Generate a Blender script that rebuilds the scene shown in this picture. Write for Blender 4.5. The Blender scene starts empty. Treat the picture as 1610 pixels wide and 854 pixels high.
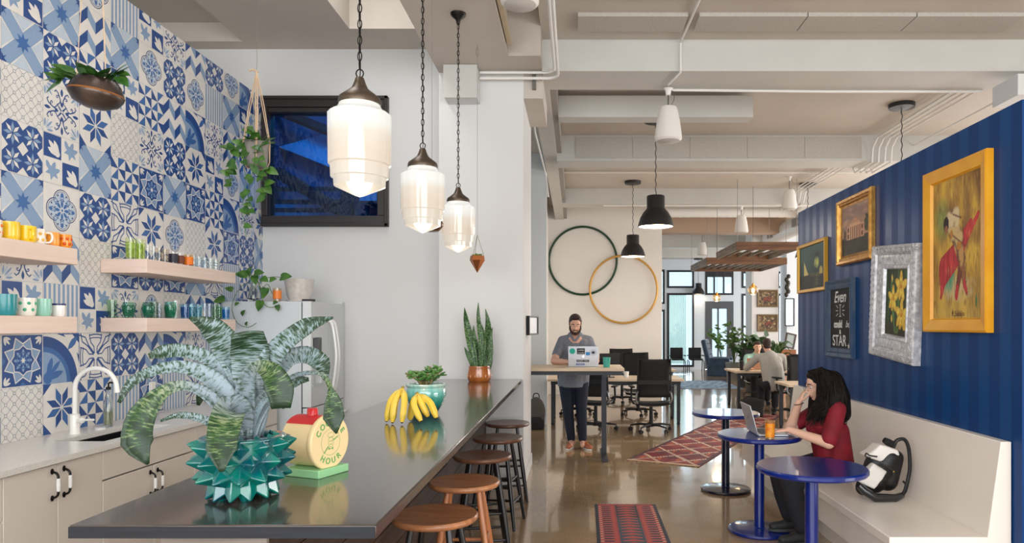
import bpy, math, random
from mathutils import Vector, Matrix, Euler, noise
from math import sin, cos, pi, radians, sqrt
random.seed(7)
SC = bpy.context.scene
COL = SC.collection

# ------------------------------------------------------------------ camera
EYE = 1.57
cam_data = bpy.data.cameras.new('camera')
cam_data.sensor_width = 36.0
cam_data.lens = 36.0 * 1097.0 / 1610.0
cam_data.shift_x = -100.0 / 1610.0
cam_data.shift_y = 85.0 / 1610.0
cam_data.clip_start = 0.05
cam = bpy.data.objects.new('camera', cam_data)
COL.objects.link(cam)
cam.location = (0, 0, EYE)
cam.rotation_euler = (radians(90), 0, 0)
SC.camera = cam

# ------------------------------------------------------------------ world, lights, exposure
W = bpy.data.worlds.new('daylight'); SC.world = W; W.use_nodes = True
bg = W.node_tree.nodes['Background']
bg.inputs[0].default_value = (0.80, 0.91, 1.0, 1)
bg.inputs[1].default_value = 1.5
SC.view_settings.view_transform = 'Standard'
SC.view_settings.look = 'None'
SC.view_settings.exposure = 0.08
SC.view_settings.gamma = 1.0
SC.view_settings.use_curve_mapping = False
SC.cycles.transparent_max_bounces = 24

def area(name, loc, rot, sx, sy, power, color=(1, 1, 1)):
    l = bpy.data.lights.new(name, 'AREA'); l.shape = 'RECTANGLE'; l.size = sx; l.size_y = sy
    l.energy = power; l.color = color
    o = bpy.data.objects.new(name, l); COL.objects.link(o); o.location = loc; o.rotation_euler = rot
    return o
def point(name, loc, power, color=(1, .78, .55), r=.04):
    l = bpy.data.lights.new(name, 'POINT'); l.energy = power; l.color = color; l.shadow_soft_size = r
    o = bpy.data.objects.new(name, l); COL.objects.link(o); o.location = loc
    return o
# light: ceiling recess over the kitchen, street windows behind the camera, added side fills by the blue
# partition, sky outside the far street front
area('ceiling_recess_light', (-1.85, 4.2, 4.9), (0, 0, 0), .7, 4.5, 34, (1, 1, 1))  # lamp in the ceiling coffer, not an open skylight
area('front_window_daylight', (-.6, -2.6, 2.3), (radians(90), 0, 0), 10, 3.2, 450, (.98, .99, 1))
area('cabinet_side_fill', (8.6, .6, 1.5), (0, radians(90), 0), 2, 5, 270, (1, .99, .97))  # added fill from the right for cabinets and stools, no window there
area('hall_side_fill', (8.7, 15.5, 2.2), (0, radians(90), 0), 3.4, 16, 760, (1, .97, .95))  # added fill for the middle of the hall, hidden by the partition
area('street_daylight', (3.4, 27.5, 2.4), (radians(-90), 0, 0), 9, 5, 900, (.86, .94, 1))

# ------------------------------------------------------------------ materials
def lin(c):
    out = []
    for v in c[:3]:
        v = v / 255.0
        out.append(v / 12.92 if v <= .04045 else ((v + .055) / 1.055) ** 2.4)
    return (*out, 1)
_M = {}
def mat(key, color=(200, 200, 200), rough=.5, metal=0, spec=.5, vary=0, scale=8, stretch=None, color2=None,
        bump=0, bscale=60, coat=0, trans=0, ior=1.45, emit=0, emit_color=None, alpha=1, sheen=0, sss=0):
    if key in _M: return _M[key]
    m = bpy.data.materials.new(key); m.use_nodes = True
    nt = m.node_tree; b = nt.nodes['Principled BSDF']
    c = lin(color)
    b.inputs['Base Color'].default_value = c
    b.inputs['Roughness'].default_value = rough
    b.inputs['Metallic'].default_value = metal
    b.inputs['Specular IOR Level'].default_value = spec
    b.inputs['Coat Weight'].default_value = coat
    b.inputs['Coat Roughness'].default_value = .08
    b.inputs['Transmission Weight'].default_value = trans
    b.inputs['IOR'].default_value = ior
    b.inputs['Alpha'].default_value = alpha
    b.inputs['Sheen Weight'].default_value = sheen
    if sss:
        b.inputs['Subsurface Weight'].default_value = sss
        b.inputs['Subsurface Radius'].default_value = (.02, .008, .004)
    if emit:
        b.inputs['Emission Color'].default_value = lin(emit_color or color)
        b.inputs['Emission Strength'].default_value = emit
    tc = nt.nodes.new('ShaderNodeTexCoord')
    mp = nt.nodes.new('ShaderNodeMapping')
    nt.links.new(tc.outputs['Object'], mp.inputs[0])
    if stretch: mp.inputs['Scale'].default_value = stretch
    nz = nt.nodes.new('ShaderNodeTexNoise'); nz.inputs['Scale'].default_value = scale
    nz.inputs['Detail'].default_value = 4
    nt.links.new(mp.outputs[0], nz.inputs[0])
    if color2 or vary:
        c2 = lin(color2) if color2 else tuple(min(1, x * (1 - vary)) for x in c[:3]) + (1,)
        r = nt.nodes.new('ShaderNodeValToRGB')
        r.color_ramp.elements[0].position = .35; r.color_ramp.elements[1].position = .65
        r.color_ramp.elements[0].color = c2; r.color_ramp.elements[1].color = c
        nt.links.new(nz.outputs[0], r.inputs[0])
        nt.links.new(r.outputs[0], b.inputs['Base Color'])
    if bump:
        n2 = nt.nodes.new('ShaderNodeTexNoise'); n2.inputs['Scale'].default_value = bscale
        nt.links.new(mp.outputs[0], n2.inputs[0])
        bn = nt.nodes.new('ShaderNodeBump'); bn.inputs['Strength'].default_value = bump; bn.inputs['Distance'].default_value = .01
        nt.links.new(n2.outputs[0], bn.inputs['Height'])
        nt.links.new(bn.outputs[0], b.inputs['Normal'])
    _M[key] = m
    return m
def thin_glass(key, color=(235, 245, 250), gloss=.12):
    if key in _M: return _M[key]
    m = bpy.data.materials.new(key); m.use_nodes = True; nt = m.node_tree; nt.nodes.clear()
    o = nt.nodes.new('ShaderNodeOutputMaterial'); t = nt.nodes.new('ShaderNodeBsdfTransparent')
    g = nt.nodes.new('ShaderNodeBsdfGlossy'); mx = nt.nodes.new('ShaderNodeMixShader')
    lw = nt.nodes.new('ShaderNodeLayerWeight'); pw = nt.nodes.new('ShaderNodeMath'); pw.operation = 'POWER'; pw.inputs[1].default_value = 3.5
    nt.links.new(lw.outputs['Facing'], pw.inputs[0]); fr = nt.nodes.new('ShaderNodeMath'); fr.operation = 'MULTIPLY_ADD'; fr.inputs[1].default_value = .55; fr.inputs[2].default_value = .05; nt.links.new(pw.outputs[0], fr.inputs[0])
    t.inputs[0].default_value = lin(color); g.inputs[0].default_value = (1, 1, 1, 1); g.inputs['Roughness'].default_value = .03
    nt.links.new(fr.outputs[0], mx.inputs[0])
    nt.links.new(t.outputs[0], mx.inputs[1]); nt.links.new(g.outputs[0], mx.inputs[2])
    nt.links.new(mx.outputs[0], o.inputs[0])
    _M[key] = m
    return m
def attr_mat(key='painted_canvas', rough=.6):
    if key in _M: return _M[key]
    m = bpy.data.materials.new(key); m.use_nodes = True; nt = m.node_tree; b = nt.nodes['Principled BSDF']
    a = nt.nodes.new('ShaderNodeAttribute'); a.attribute_name = 'paint'
    nt.links.new(a.outputs['Color'], b.inputs['Base Color']); b.inputs['Roughness'].default_value = rough
    _M[key] = m
    return m

# ------------------------------------------------------------------ mesh builder
class MB:
    def __init__(s):
        s.v = []; s.f = []; s.mi = []; s.uv = {}; s.M = Matrix()
    def add(s, vs, fs, m=0, uvs=None):
        k = len(s.v)
        for p in vs: s.v.append(s.M @ Vector(p))
        for i, f in enumerate(fs):
            if uvs: s.uv[len(s.f)] = [uvs[j] for j in f]
            s.f.append([k + j for j in f]); s.mi.append(m)
        return s
    def box(s, x0, x1, y0, y1, z0, z1, m=0):
        v = [(x0,y0,z0),(x1,y0,z0),(x1,y1,z0),(x0,y1,z0),(x0,y0,z1),(x1,y0,z1),(x1,y1,z1),(x0,y1,z1)]
        f = [(0,3,2,1),(4,5,6,7),(0,1,5,4),(1,2,6,5),(2,3,7,6),(3,0,4,7)]
        return s.add(v, f, m)
    def prism(s, pts, axis, a, b, m=0):
        """pts: 2-D outline, pushed along axis from a to b"""
        def P3(p, t):
            return {'x': (t, p[0], p[1]), 'y': (p[0], t, p[1]), 'z': (p[0], p[1], t)}[axis]
        n = len(pts); v = [P3(p, a) for p in pts] + [P3(p, b) for p in pts]
        f = [list(range(n))[::-1], list(range(n, 2*n))] + [[i, (i+1) % n, n+(i+1) % n, n+i] for i in range(n)]
        return s.add(v, f, m)
    def lathe(s, prof, c=(0,0,0), n=24, m=0, cap=True, sx=1, sy=1):
        v = []; f = []; k = len(prof)
        for i in range(n):
            a = 2*pi*i/n
            for r, z in prof: v.append((c[0]+r*cos(a)*sx, c[1]+r*sin(a)*sy, c[2]+z))
        for i in range(n):
            j = (i+1) % n
            for q in range(k-1): f.append((i*k+q, j*k+q, j*k+q+1, i*k+q+1))
        if cap:
            if prof[0][0] > 1e-5: f.append([i*k for i in range(n)][::-1])
            if prof[-1][0] > 1e-5: f.append([i*k+k-1 for i in range(n)])
        return s.add(v, f, m)
    def tube(s, pts, r, n=8, m=0, closed=False, cap=True, flat=1.0):
        pts = [Vector(p) for p in pts]; N = len(pts)
        rs = r if isinstance(r, (list, tuple)) else [r]*N
        v = []; f = []; up = None
        for i, p in enumerate(pts):
            if closed: t = pts[(i+1) % N] - pts[i-1]
            else: t = pts[min(i+1, N-1)] - pts[max(i-1, 0)]
            if t.length < 1e-9: t = Vector((0,0,1))
            t.normalize()
            if up is None:
                up = Vector((0,0,1)) if abs(t.z) < .9 else Vector((1,0,0))
            a = (up - t*up.dot(t))
            if a.length < 1e-6: a = t.orthogonal()
            a.normalize(); up = a; b = t.cross(a)
            for q in range(n):
                an = 2*pi*q/n
                v.append(p + a*cos(an)*rs[i]*flat + b*sin(an)*rs[i])
        for i in range(N if closed else N-1):
            j = (i+1) % N
            for q in range(n):
                w = (q+1) % n
                f.append((i*n+q, i*n+w, j*n+w, j*n+q))
        if cap and not closed:
            f.append(list(range(n))[::-1]); f.append([(N-1)*n+q for q in range(n)])
        return s.add(v, f, m)
    def cyl(s, p0, p1, r0, r1=None, n=12, m=0):
        return s.tube([p0, p1], [r0, r0 if r1 is None else r1], n, m)
    def ball(s, c, r, n=14, m=0, rot=None):
        if not isinstance(r, (tuple, list)): r = (r, r, r)
        h = max(4, n//2); v = [(0,0,-1)]; f = []
        for i in range(1, h):
            ph = -pi/2 + pi*i/h
            for j in range(n):
                a = 2*pi*j/n; v.append((cos(ph)*cos(a), cos(ph)*sin(a), sin(ph)))
        v.append((0,0,1)); T = len(v)-1
        for j in range(n):
            f.append((0, 1+(j+1) % n, 1+j)); f.append((T, T-n+j, T-n+(j+1) % n))
        for i in range(h-2):
            for j in range(n):
                a = 1+i*n+j; b = 1+i*n+(j+1) % n
                f.append((a, b, b+n, a+n))
        R = Euler(rot).to_matrix() if rot else Matrix.Identity(3)
        vv = [R @ Vector((p[0]*r[0], p[1]*r[1], p[2]*r[2])) + Vector(c) for p in v]
        return s.add(vv, f, m)
    def capsule(s, p0, p1, r0, r1, n=12, m=0):
        s.ball(p0, r0, n, m); s.ball(p1, r1, n, m)
        return s.tube([p0, p1], [r0, r1], n, m)
    def sheet(s, rows, m=0, uv=True, closed=False):
        """rows: list of equal-length lists of points"""
        k = len(rows[0]); v = [p for r in rows for p in r]; f = []
        uvs = [(j/(k-1), i/(len(rows)-1)) for i in range(len(rows)) for j in range(k)] if uv else None
        for i in range(len(rows)-1):
            for j in range(k-1):
                f.append((i*k+j, i*k+j+1, (i+1)*k+j+1, (i+1)*k+j))
        return s.add(v, f, m, uvs)
    def build(s, name, mats, parent=None, smooth=40, bevel=0, loc=None, mods=None):
        me = bpy.data.meshes.new(name)
        me.from_pydata([tuple(p) for p in s.v], [], s.f)
        if not isinstance(mats, (list, tuple)): mats = [mats]
        for m in mats: me.materials.append(m)
        me.polygons.foreach_set('material_index', s.mi)
        if s.uv:
            ul = me.uv_layers.new(name='UVMap')
            for p in me.polygons:
                if p.index in s.uv:
                    for li, uvc in zip(p.loop_indices, s.uv[p.index]): ul.data[li].uv = uvc
        if smooth:
            me.polygons.foreach_set('use_smooth', [True]*len(s.f))
            me.set_sharp_from_angle(angle=radians(smooth))
        me.validate(); me.update()
        o = bpy.data.objects.new(name, me); COL.objects.link(o)
        if parent is not None: o.parent = parent
        if loc: o.location = loc
        if bevel:
            b = o.modifiers.new('bevel', 'BEVEL'); b.width = bevel; b.segments = 2; b.limit_method = 'ANGLE'; b.angle_limit = radians(45)
        return o

def organic(mb, name, mats, parent=None, voxel=.006, smooth=4, disp=None):
    """fuse the overlapping closed shapes of mb into one continuous skin"""
    o = mb.build('tmp', mats, None, smooth=0)
    r = o.modifiers.new('r', 'REMESH'); r.mode = 'VOXEL'; r.voxel_size = voxel; r.use_smooth_shade = True
    if smooth:
        sm = o.modifiers.new('s', 'SMOOTH'); sm.iterations = smooth; sm.factor = .5
    dg = bpy.context.evaluated_depsgraph_get(); dg.update()
    me = bpy.data.meshes.new_from_object(o.evaluated_get(dg), preserve_all_data_layers=False, depsgraph=dg)
    me.name = name
    bpy.data.objects.remove(o, do_unlink=True)
    if not len(me.materials):
        for m in (mats if isinstance(mats, (list, tuple)) else [mats]): me.materials.append(m)
    if disp:
        for v in me.vertices: v.co = disp(v.co.copy())
    me.polygons.foreach_set('use_smooth', [True]*len(me.polygons)); me.update()
    n = bpy.data.objects.new(name, me); COL.objects.link(n)
    if parent is not None: n.parent = parent
    return n

def tag(o, label=None, cat=None, group=None, kind=None):
    if label: o['label'] = label
    if cat: o['category'] = cat
    if group: o['group'] = group
    if kind: o['kind'] = kind
    return o
def thing(name, label, cat, loc=(0,0,0), rz=0, group=None):
    o = bpy.data.objects.new(name, None); COL.objects.link(o); o.empty_display_size = .1
    o.location = loc; o.rotation_euler = (0, 0, rz)
    return tag(o, label, cat, group)
def struct(name, mb, m, label=None, bevel=0, smooth=40, parent=None):
    o = mb.build(name, m, parent, smooth, bevel)
    if parent is None:
        o['kind'] = 'structure'
        if label: o['label'] = label
    return o
_kids = {}
def dup(root, loc, rz=0, label=None, group=None, scale=None):
    kids = [o for o in bpy.data.objects if o.parent == root]
    r = root.copy(); COL.objects.link(r); r.location = loc; r.rotation_euler = (root.rotation_euler[0], root.rotation_euler[1], rz)
    if scale: r.scale = (scale, scale, scale)
    if label: r['label'] = label
    if group: r['group'] = group
    for ch in kids:
        c = ch.copy(); COL.objects.link(c); c.parent = r
        for g in [o for o in bpy.data.objects if o.parent == ch]:
            d = g.copy(); COL.objects.link(d); d.parent = c
    return r
def text_obj(name, body, size, m, parent, M, ext=.0008, align='CENTER', shear=0, bold=0):
    cu = bpy.data.curves.new(name, 'FONT'); cu.body = body; cu.size = size; cu.align_x = align; cu.align_y = 'CENTER'
    cu.extrude = ext; cu.shear = shear; cu.offset = bold
    t = bpy.data.objects.new('t', cu); COL.objects.link(t)
    dg = bpy.context.evaluated_depsgraph_get(); dg.update()
    me = bpy.data.meshes.new_from_object(t.evaluated_get(dg)); bpy.data.objects.remove(t, do_unlink=True)
    me.transform(M); me.name = name; me.materials.clear(); me.materials.append(m)
    o = bpy.data.objects.new(name, me); COL.objects.link(o); o.parent = parent
    return o
def frame_matrix(o, x, y):
    """matrix whose local x, y axes are the given world directions, origin o"""
    x = Vector(x).normalized(); z = x.cross(Vector(y)).normalized(); y = z.cross(x)
    M = Matrix((x, y, z)).transposed().to_4x4(); M.translation = Vector(o)
    return M
def at(px, py, d):
    return Vector(((px-905)*d/1097, d, EYE-(py-512)*d/1097))
def bez(pts, n=24):
    """smooth curve through pts (Catmull-Rom)"""
    P = [Vector(p) for p in pts]; P = [2*P[0]-P[1]] + P + [2*P[-1]-P[-2]]; out = []
    segs = len(P)-3
    for s_ in range(segs):
        for i in range(n//segs + (1 if s_ == segs-1 else 0)):
            t = i/(n//segs); a, b, c, d = P[s_:s_+4]
            out.append(.5*((2*b)+(c-a)*t+(2*a-5*b+4*c-d)*t*t+(3*b-a-3*c+d)*t**3))
    return out
# ================================================================== the setting
white = mat('white_wall_paint', (216, 216, 215), .6, bump=.03, bscale=120)
ceil_m = mat('ceiling_paint', (198, 190, 180), .7, vary=.06, scale=2)
beam_m = mat('beam_paint', (200, 199, 194), .65, vary=.04, scale=3)
beige = mat('warm_wall_paint', (228, 224, 218), .6)

# polished concrete floor
def floor_mat():
    m = bpy.data.materials.new('polished_concrete'); m.use_nodes = True; nt = m.node_tree; b = nt.nodes['Principled BSDF']
    tc = nt.nodes.new('ShaderNodeTexCoord'); n1 = nt.nodes.new('ShaderNodeTexNoise'); n1.inputs['Scale'].default_value = .9; n1.inputs['Detail'].default_value = 6
    n2 = nt.nodes.new('ShaderNodeTexNoise'); n2.inputs['Scale'].default_value = 90; n2.inputs['Detail'].default_value = 3
    nt.links.new(tc.outputs['Object'], n1.inputs[0]); nt.links.new(tc.outputs['Object'], n2.inputs[0])
    r = nt.nodes.new('ShaderNodeValToRGB'); r.color_ramp.elements[0].position = .3; r.color_ramp.elements[1].position = .7
    r.color_ramp.elements[0].color = lin((150, 122, 88)); r.color_ramp.elements[1].color = lin((194, 164, 126))
    mx = nt.nodes.new('ShaderNodeMixRGB'); mx.blend_type = 'MULTIPLY'; mx.inputs[0].default_value = .45
    r2 = nt.nodes.new('ShaderNodeValToRGB'); r2.color_ramp.elements[0].position = .35; r2.color_ramp.elements[1].position = .6
    r2.color_ramp.elements[0].color = (.45, .42, .4, 1); r2.color_ramp.elements[1].color = (1, 1, 1, 1)
    nt.links.new(n1.outputs[0], r.inputs[0]); nt.links.new(n2.outputs[0], r2.inputs[0])
    nt.links.new(r.outputs[0], mx.inputs[1]); nt.links.new(r2.outputs[0], mx.inputs[2])
    nt.links.new(mx.outputs[0], b.inputs['Base Color'])
    b.inputs['Roughness'].default_value = .16; b.inputs['Specular IOR Level'].default_value = .75
    b.inputs['Coat Weight'].default_value = .6; b.inputs['Coat Roughness'].default_value = .04
    bn = nt.nodes.new('ShaderNodeBump'); bn.inputs['Strength'].default_value = .05; bn.inputs['Distance'].default_value = .02
    n3 = nt.nodes.new('ShaderNodeTexNoise'); n3.inputs['Scale'].default_value = 2.2
    nt.links.new(tc.outputs['Object'], n3.inputs[0]); nt.links.new(n3.outputs[0], bn.inputs['Height']); nt.links.new(bn.outputs[0], b.inputs['Normal'])
    return m
struct('floor', MB().box(-6, 9, -3, 25.2, -.1, 0), floor_mat(), 'polished brown concrete floor')

# --- walls of the kitchen corner
struct('wall_left_outer', MB().box(-6.1, -6, 0, 7.4, 0, 4.7), white)
ww = MB()      # far kitchen wall with the window opening
X0, X1, Z0, Z1 = -3.23, -1.93, 2.59, 3.93
ww.box(-6, X0, 7.22, 7.4, 0, 4.7); ww.box(X1, -1.33, 7.22, 7.4, 0, 4.7)
ww.box(X0, X1, 7.22, 7.4, 0, Z0); ww.box(X0, X1, 7.22, 7.4, Z1, 4.7)
struct('wall_kitchen', ww, white)
pl = MB(); pl.box(-1.33, -.507, 6.79, 7.94, 0, 4.3)
struct('wall_pillar', pl, white, 'white pillar at the end of the bar')
struct('trim_1', MB().box(-.87, -.495, 6.775, 6.79, 0, .12).box(-.507, -.495, 6.775, 7.95, 0, .12), white, 'white skirting of the pillar')
struct('wall_middle', MB().box(-3, -.46, 11.05, 11.2, 0, 4.3), mat('grey_white_paint', (214, 216, 214), .6))
struct('wall_back', MB().box(-3, 1.98, 16, 16.2, 0, 4.3), beige, 'warm white wall with two hoops')
struct('wall_side', MB().box(-.77, -.62, 11.2, 16, 0, 4.3), beige)
struct('baseboard_back', MB().box(-.46, 1.98, 15.97, 16, 0, .12), white)

# --- ceilings
cl = MB()
cl.box(-6, -5.5, -3, 7.4, 4.43, 4.9)
cl.box(-5.5, -3.35, -3, .3, 4.43, 4.9); cl.box(-5.5, -3.35, 7.02, 7.4, 4.43, 4.9); cl.box(-5.5, -3.35, .3, 7.02, 4.62, 4.9)
cl.box(-3.35, -2.18, -3, 7.4, 4.43, 5.1)
cl.box(-2.18, -1.33, -3, 1.5, 4.43, 5.1); cl.box(-2.18, -1.33, 6.72, 7.4, 4.43, 5.1); cl.box(-2.18, -1.33, 1.5, 6.72, 4.95, 5.1)
struct('ceiling', cl, ceil_m)
sf = MB(); sf.box(-1.33, -.615, -3, 6.79, 4.03, 5.1); sf.box(-.615, -.32, 6.36, 6.79, 4.03, 4.6); sf.box(-.615, -.32, -3, 6.36, 4.5, 4.6)
sf.box(-.507, -.32, 6.79, 7.77, 3.78, 4.3)
struct('ceiling_soffit', sf, ceil_m, 'lowered white soffit over the bar')
struct('ceiling_hall', MB().box(-.32, 9, -3, 25.2, 4.3, 4.6).box(-3, -.32, 7.4, 25.2, 4.3, 4.6), ceil_m)
def trim(n, *bxs, m=beam_m):
    b = MB()
    for q in bxs: b.box(*q)
    return struct('trim_%d' % n, b, m)
trim(2, (-.32, 9, 6.66, 7.19, 4.0, 4.3))
trim(3, (-.46, -.27, 7.19, 16, 4.0, 4.3))
trim(4, (-.27, 9, 10.0, 10.45, 3.93, 4.3))
trim(5, (-.27, 9, 13.9, 14.3, 3.99, 4.3))
trim(6, (1.98, 9, 17.4, 17.8, 3.88, 4.3), m=mat('tan_beam_paint', (176, 150, 128), .7))
trim(7, (-3, 9, 21, 21.4, 3.92, 4.3)); trim(8, (-3, 9, 24.5, 25, 3.95, 4.3))
trim(9, (-.2, 2.07, 8.13, 8.36, 4.0, 4.25))            # small boxed duct under the slab
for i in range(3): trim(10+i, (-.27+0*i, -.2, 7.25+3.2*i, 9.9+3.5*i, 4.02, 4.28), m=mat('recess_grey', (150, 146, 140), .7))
# acoustic boards glued to slab and beam: pieces of one surface lining
ac = mat('acoustic_board', (190, 185, 177), .9, vary=.14, scale=60, bump=.1, bscale=90)
ap = MB()
ap.box(.02, .98, 6.08, 6.4, 4.265, 4.3)
for k in range(3): ap.box(1.08+.95*k, 2.02+.95*k, 6.08, 6.4, 4.265, 4.3)
ap.box(.02, .98, 5.3, 5.75, 4.265, 4.3)
for k in range(3): ap.box(1.12+.95*k, 2.06+.95*k, 5.3, 5.75, 4.265, 4.3)
struct('trim_13', ap, ac, 'grey acoustic boards on the ceiling')
ap = MB()
for k in range(5): ap.box(.0+.82*k, .815+.82*k, 9.985, 10.0, 3.97, 4.27)
struct('trim_14', ap, ac, 'grey acoustic boards on the beam')

# --- blue partition, glossy vertical stripes
def stripe_mat():
    m = bpy.data.materials.new('striped_blue_gloss'); m.use_nodes = True; nt = m.node_tree; b = nt.nodes['Principled BSDF']
    tc = nt.nodes.new('ShaderNodeTexCoord'); sp = nt.nodes.new('ShaderNodeSeparateXYZ'); nt.links.new(tc.outputs['Object'], sp.inputs[0])
    a = nt.nodes.new('ShaderNodeMath'); a.operation = 'MULTIPLY'; a.inputs[1].default_value = 5.0; nt.links.new(sp.outputs['Y'], a.inputs[0])
    fr = nt.nodes.new('ShaderNodeMath'); fr.operation = 'FRACT'; nt.links.new(a.outputs[0], fr.inputs[0])
    g = nt.nodes.new('ShaderNodeMath'); g.operation = 'GREATER_THAN'; g.inputs[1].default_value = .5; nt.links.new(fr.outputs[0], g.inputs[0])
    mx = nt.nodes.new('ShaderNodeMixRGB'); nt.links.new(g.outputs[0], mx.inputs[0])
    mx.inputs[1].default_value = lin((6, 56, 112)); mx.inputs[2].default_value = lin((9, 67, 124))
    nt.links.new(mx.outputs[0], b.inputs['Base Color'])
    mr = nt.nodes.new('ShaderNodeMapRange'); mr.inputs[3].default_value = .45; mr.inputs[4].default_value = .33; b.inputs['Specular IOR Level'].default_value = .2
    nt.links.new(g.outputs[0], mr.inputs[0]); nt.links.new(mr.outputs[0], b.inputs['Roughness'])
    return m
struct('wall_right', MB().box(2.31, 2.43, 3.61, 7.24, 0, 2.74), stripe_mat(), 'deep blue partition with glossy vertical stripes', smooth=0)
struct('wall_right_outer', MB().box(8.9, 9, -3, 25.2, 0, 4.3), white)
struct('wall_rear', MB().box(-6, 9, -3.1, -3, 0, .8).box(-6, 9, -3.1, -3, 3.9, 4.4).box(-6, -3.2, -3.1, -3, .8, 3.9).box(5, 9, -3.1, -3, .8, 3.9), white)

# --- far street front
fa = MB(); FY = 25.0
S = FY/1097
def fx(px): return (px-905)*S
def fz(py): return EYE-(py-512)*S
holes = [(1027, 1045, 424, 478), (1027, 1045, 487, 577), (1049, 1091, 425, 453), (1049, 1091, 461, 577), (1109, 1153, 427, 464), (1109, 1153, 474, 581),
         (1166, 1182, 427, 453), (1166, 1182, 462, 577), (1222, 1237, 427, 453), (1222, 1237, 462, 577), (1262, 1290, 427, 577)]
xs = sorted({h[0] for h in holes} | {h[1] for h in holes})
edges = [fx(905-160)] + [fx(x) for x in xs] + [9.0]
cols_ = [905-160] + xs + [905 + 9.0/S]
for i in range(len(cols_)-1):
    a, b_ = cols_[i], cols_[i+1]
    hs = sorted([h for h in holes if h[0] <= a and h[1] >= b_], key=lambda h: -h[3])
    z = 0
    for h in hs:
        zb, zt = fz(h[3]), fz(h[2])
        if h[3] < 581 or zb > .02: fa.box(fx(a), fx(b_), FY, FY+.25, z, max(z, zb))
        z = zt
    fa.box(fx(a), fx(b_), FY, FY+.25, z, 4.3)
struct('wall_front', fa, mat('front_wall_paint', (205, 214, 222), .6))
blackf = mat('black_window_frame', (22, 22, 26), .45)
pane = thin_glass('window_glass')
for n, h in enumerate(holes):
    x0, x1, z0, z1 = fx(h[0]), fx(h[1]), max(.01, fz(h[3])), fz(h[2])
    w = .07
    fm = blackf if n != 5 else mat('grey_door_paint', (70, 74, 80), .5)
    b = MB(); y0, y1 = FY-.03, FY+.12
    if n == 5: w = .24
    b.box(x0, x0+w, y0, y1, z0, z1); b.box(x1-w, x1, y0, y1, z0, z1); b.box(x0+w, x1-w, y0, y1, z1-w*(1 if n != 5 else 1.1), z1); b.box(x0+w, x1-w, y0, y1, z0, z0+w*(1 if n != 5 else 1.2))
    if n == 4:
        for q in (.28, .62): b.box(x0+(x1-x0)*q, x0+(x1-x0)*q+.06, y0, y1, z0+w, z1-w)
        b.box(x0+w, x1-w, y0+.02, y1-.02, z1-.2, z1-w)
    if n == 5: b.box((x0+x1)/2-.08, (x0+x1)/2-.02, y0, y1, z0+w, z1-w)
    fr = struct('window_%d' % (n+1) if n != 5 else 'door_1', b, fm)
    MB().box(x0+w*.9, x1-w*.9, FY+.03, FY+.04, z0+w*.9, z1-w*.9).build('pane', pane, fr)
    if n == 5: MB().box(x1-w*.65, x1-w*.4, y0-.06, y0, 1.0, 1.4).build('door_handle', mat('steel', (180, 182, 186), .3, 1), fr)
def curtain_mat():
    m = bpy.data.materials.new('pale_green_curtain'); m.use_nodes = True; nt = m.node_tree; nt.nodes.clear()
    o = nt.nodes.new('ShaderNodeOutputMaterial'); d = nt.nodes.new('ShaderNodeBsdfDiffuse'); t_ = nt.nodes.new('ShaderNodeBsdfTranslucent'); mx = nt.nodes.new('ShaderNodeMixShader')
    d.inputs[0].default_value = t_.inputs[0].default_value = lin((178, 186, 176)); mx.inputs[0].default_value = .6
    nt.links.new(d.outputs[0], mx.inputs[1]); nt.links.new(t_.outputs[0], mx.inputs[2]); nt.links.new(mx.outputs[0], o.inputs[0]); return m
# pale curtain and porch posts outside the far windows
cu = MB()
for (a, b_) in ((fx(1051), fx(1080)),):
    rows = []
    for z in (fz(572), fz(464)):
        rows.append([(a+(b_-a)*i/60, 25.16+.03*sin(i*1.3), z) for i in range(61)])
    cu.sheet(rows)
tag(cu.build('curtain', curtain_mat()), 'pale green curtain hanging behind the tall black framed window', 'curtain')
# pillars in the far room
p2 = MB().box(4.8, 5.53, 19, 19.7, 0, 4.3); struct('wall_far_pillar', p2, white, 'white pillar carrying two bronze pictures')
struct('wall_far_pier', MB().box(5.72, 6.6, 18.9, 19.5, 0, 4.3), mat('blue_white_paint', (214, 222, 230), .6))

# --- kitchen window: dark frame, blue-tinted glass, stairwell built behind it for the reflected stairs
wf = mat('dark_bronze_frame', (46, 42, 42), .4)
b = MB(); t = .11
for (a, c, d, e) in ((X0, X1, Z1-t, Z1), (X0, X1, Z0, Z0+t), (X0, X0+.06, Z0+t, Z1-t), (X1-t, X1, Z0+t, Z1-t)):
    b.box(a, c, 7.17, 7.36, d, e)
b.box(X0, X1-.03, 7.19, 7.34, Z1-t-.05, Z1-t); b.box(X0, X1, 7.15, 7.18, Z1-.035, Z1); b.box(X0, X1, 7.15, 7.18, Z0, Z0+.035); b.box(X1-.035, X1, 7.15, 7.18, Z0, Z1)
w1 = struct('window_12', b, wf, 'dark framed window with blue glass above the refrigerator', bevel=.006)
MB().box(X0+.05, X1-t+.01, 7.25, 7.262, Z0+t-.01, Z1-t).build('pane', thin_glass('blue_film_glass', (90, 178, 222), .1), w1)
b = MB()
b.box(-3.7, -1.5, 8.9, 9.0, 1.8, 4.6); b.box(-3.8, -3.7, 7.4, 9, 1.8, 4.6); b.box(-1.6, -1.5, 7.95, 9, 1.8, 4.6); b.box(-3.7, -1.5, 7.4, 9, 1.8, 1.9); b.box(-3.7, -1.5, 7.4, 9, 4.5, 4.6)
struct('wall_stairwell', b, mat('stairwell_blue', (44, 112, 150), .8, color2=(18, 62, 104), scale=2.5, bump=.1))
st = thing('staircase', 'dark steel stair with railings standing in for the reflection in the blue kitchen window', 'staircase', (-2.6, 8.3, 1.9))
sm_ = mat('stair_dark', (18, 24, 36), .6); sl_ = mat('stair_landing', (150, 185, 215), .6)
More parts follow.
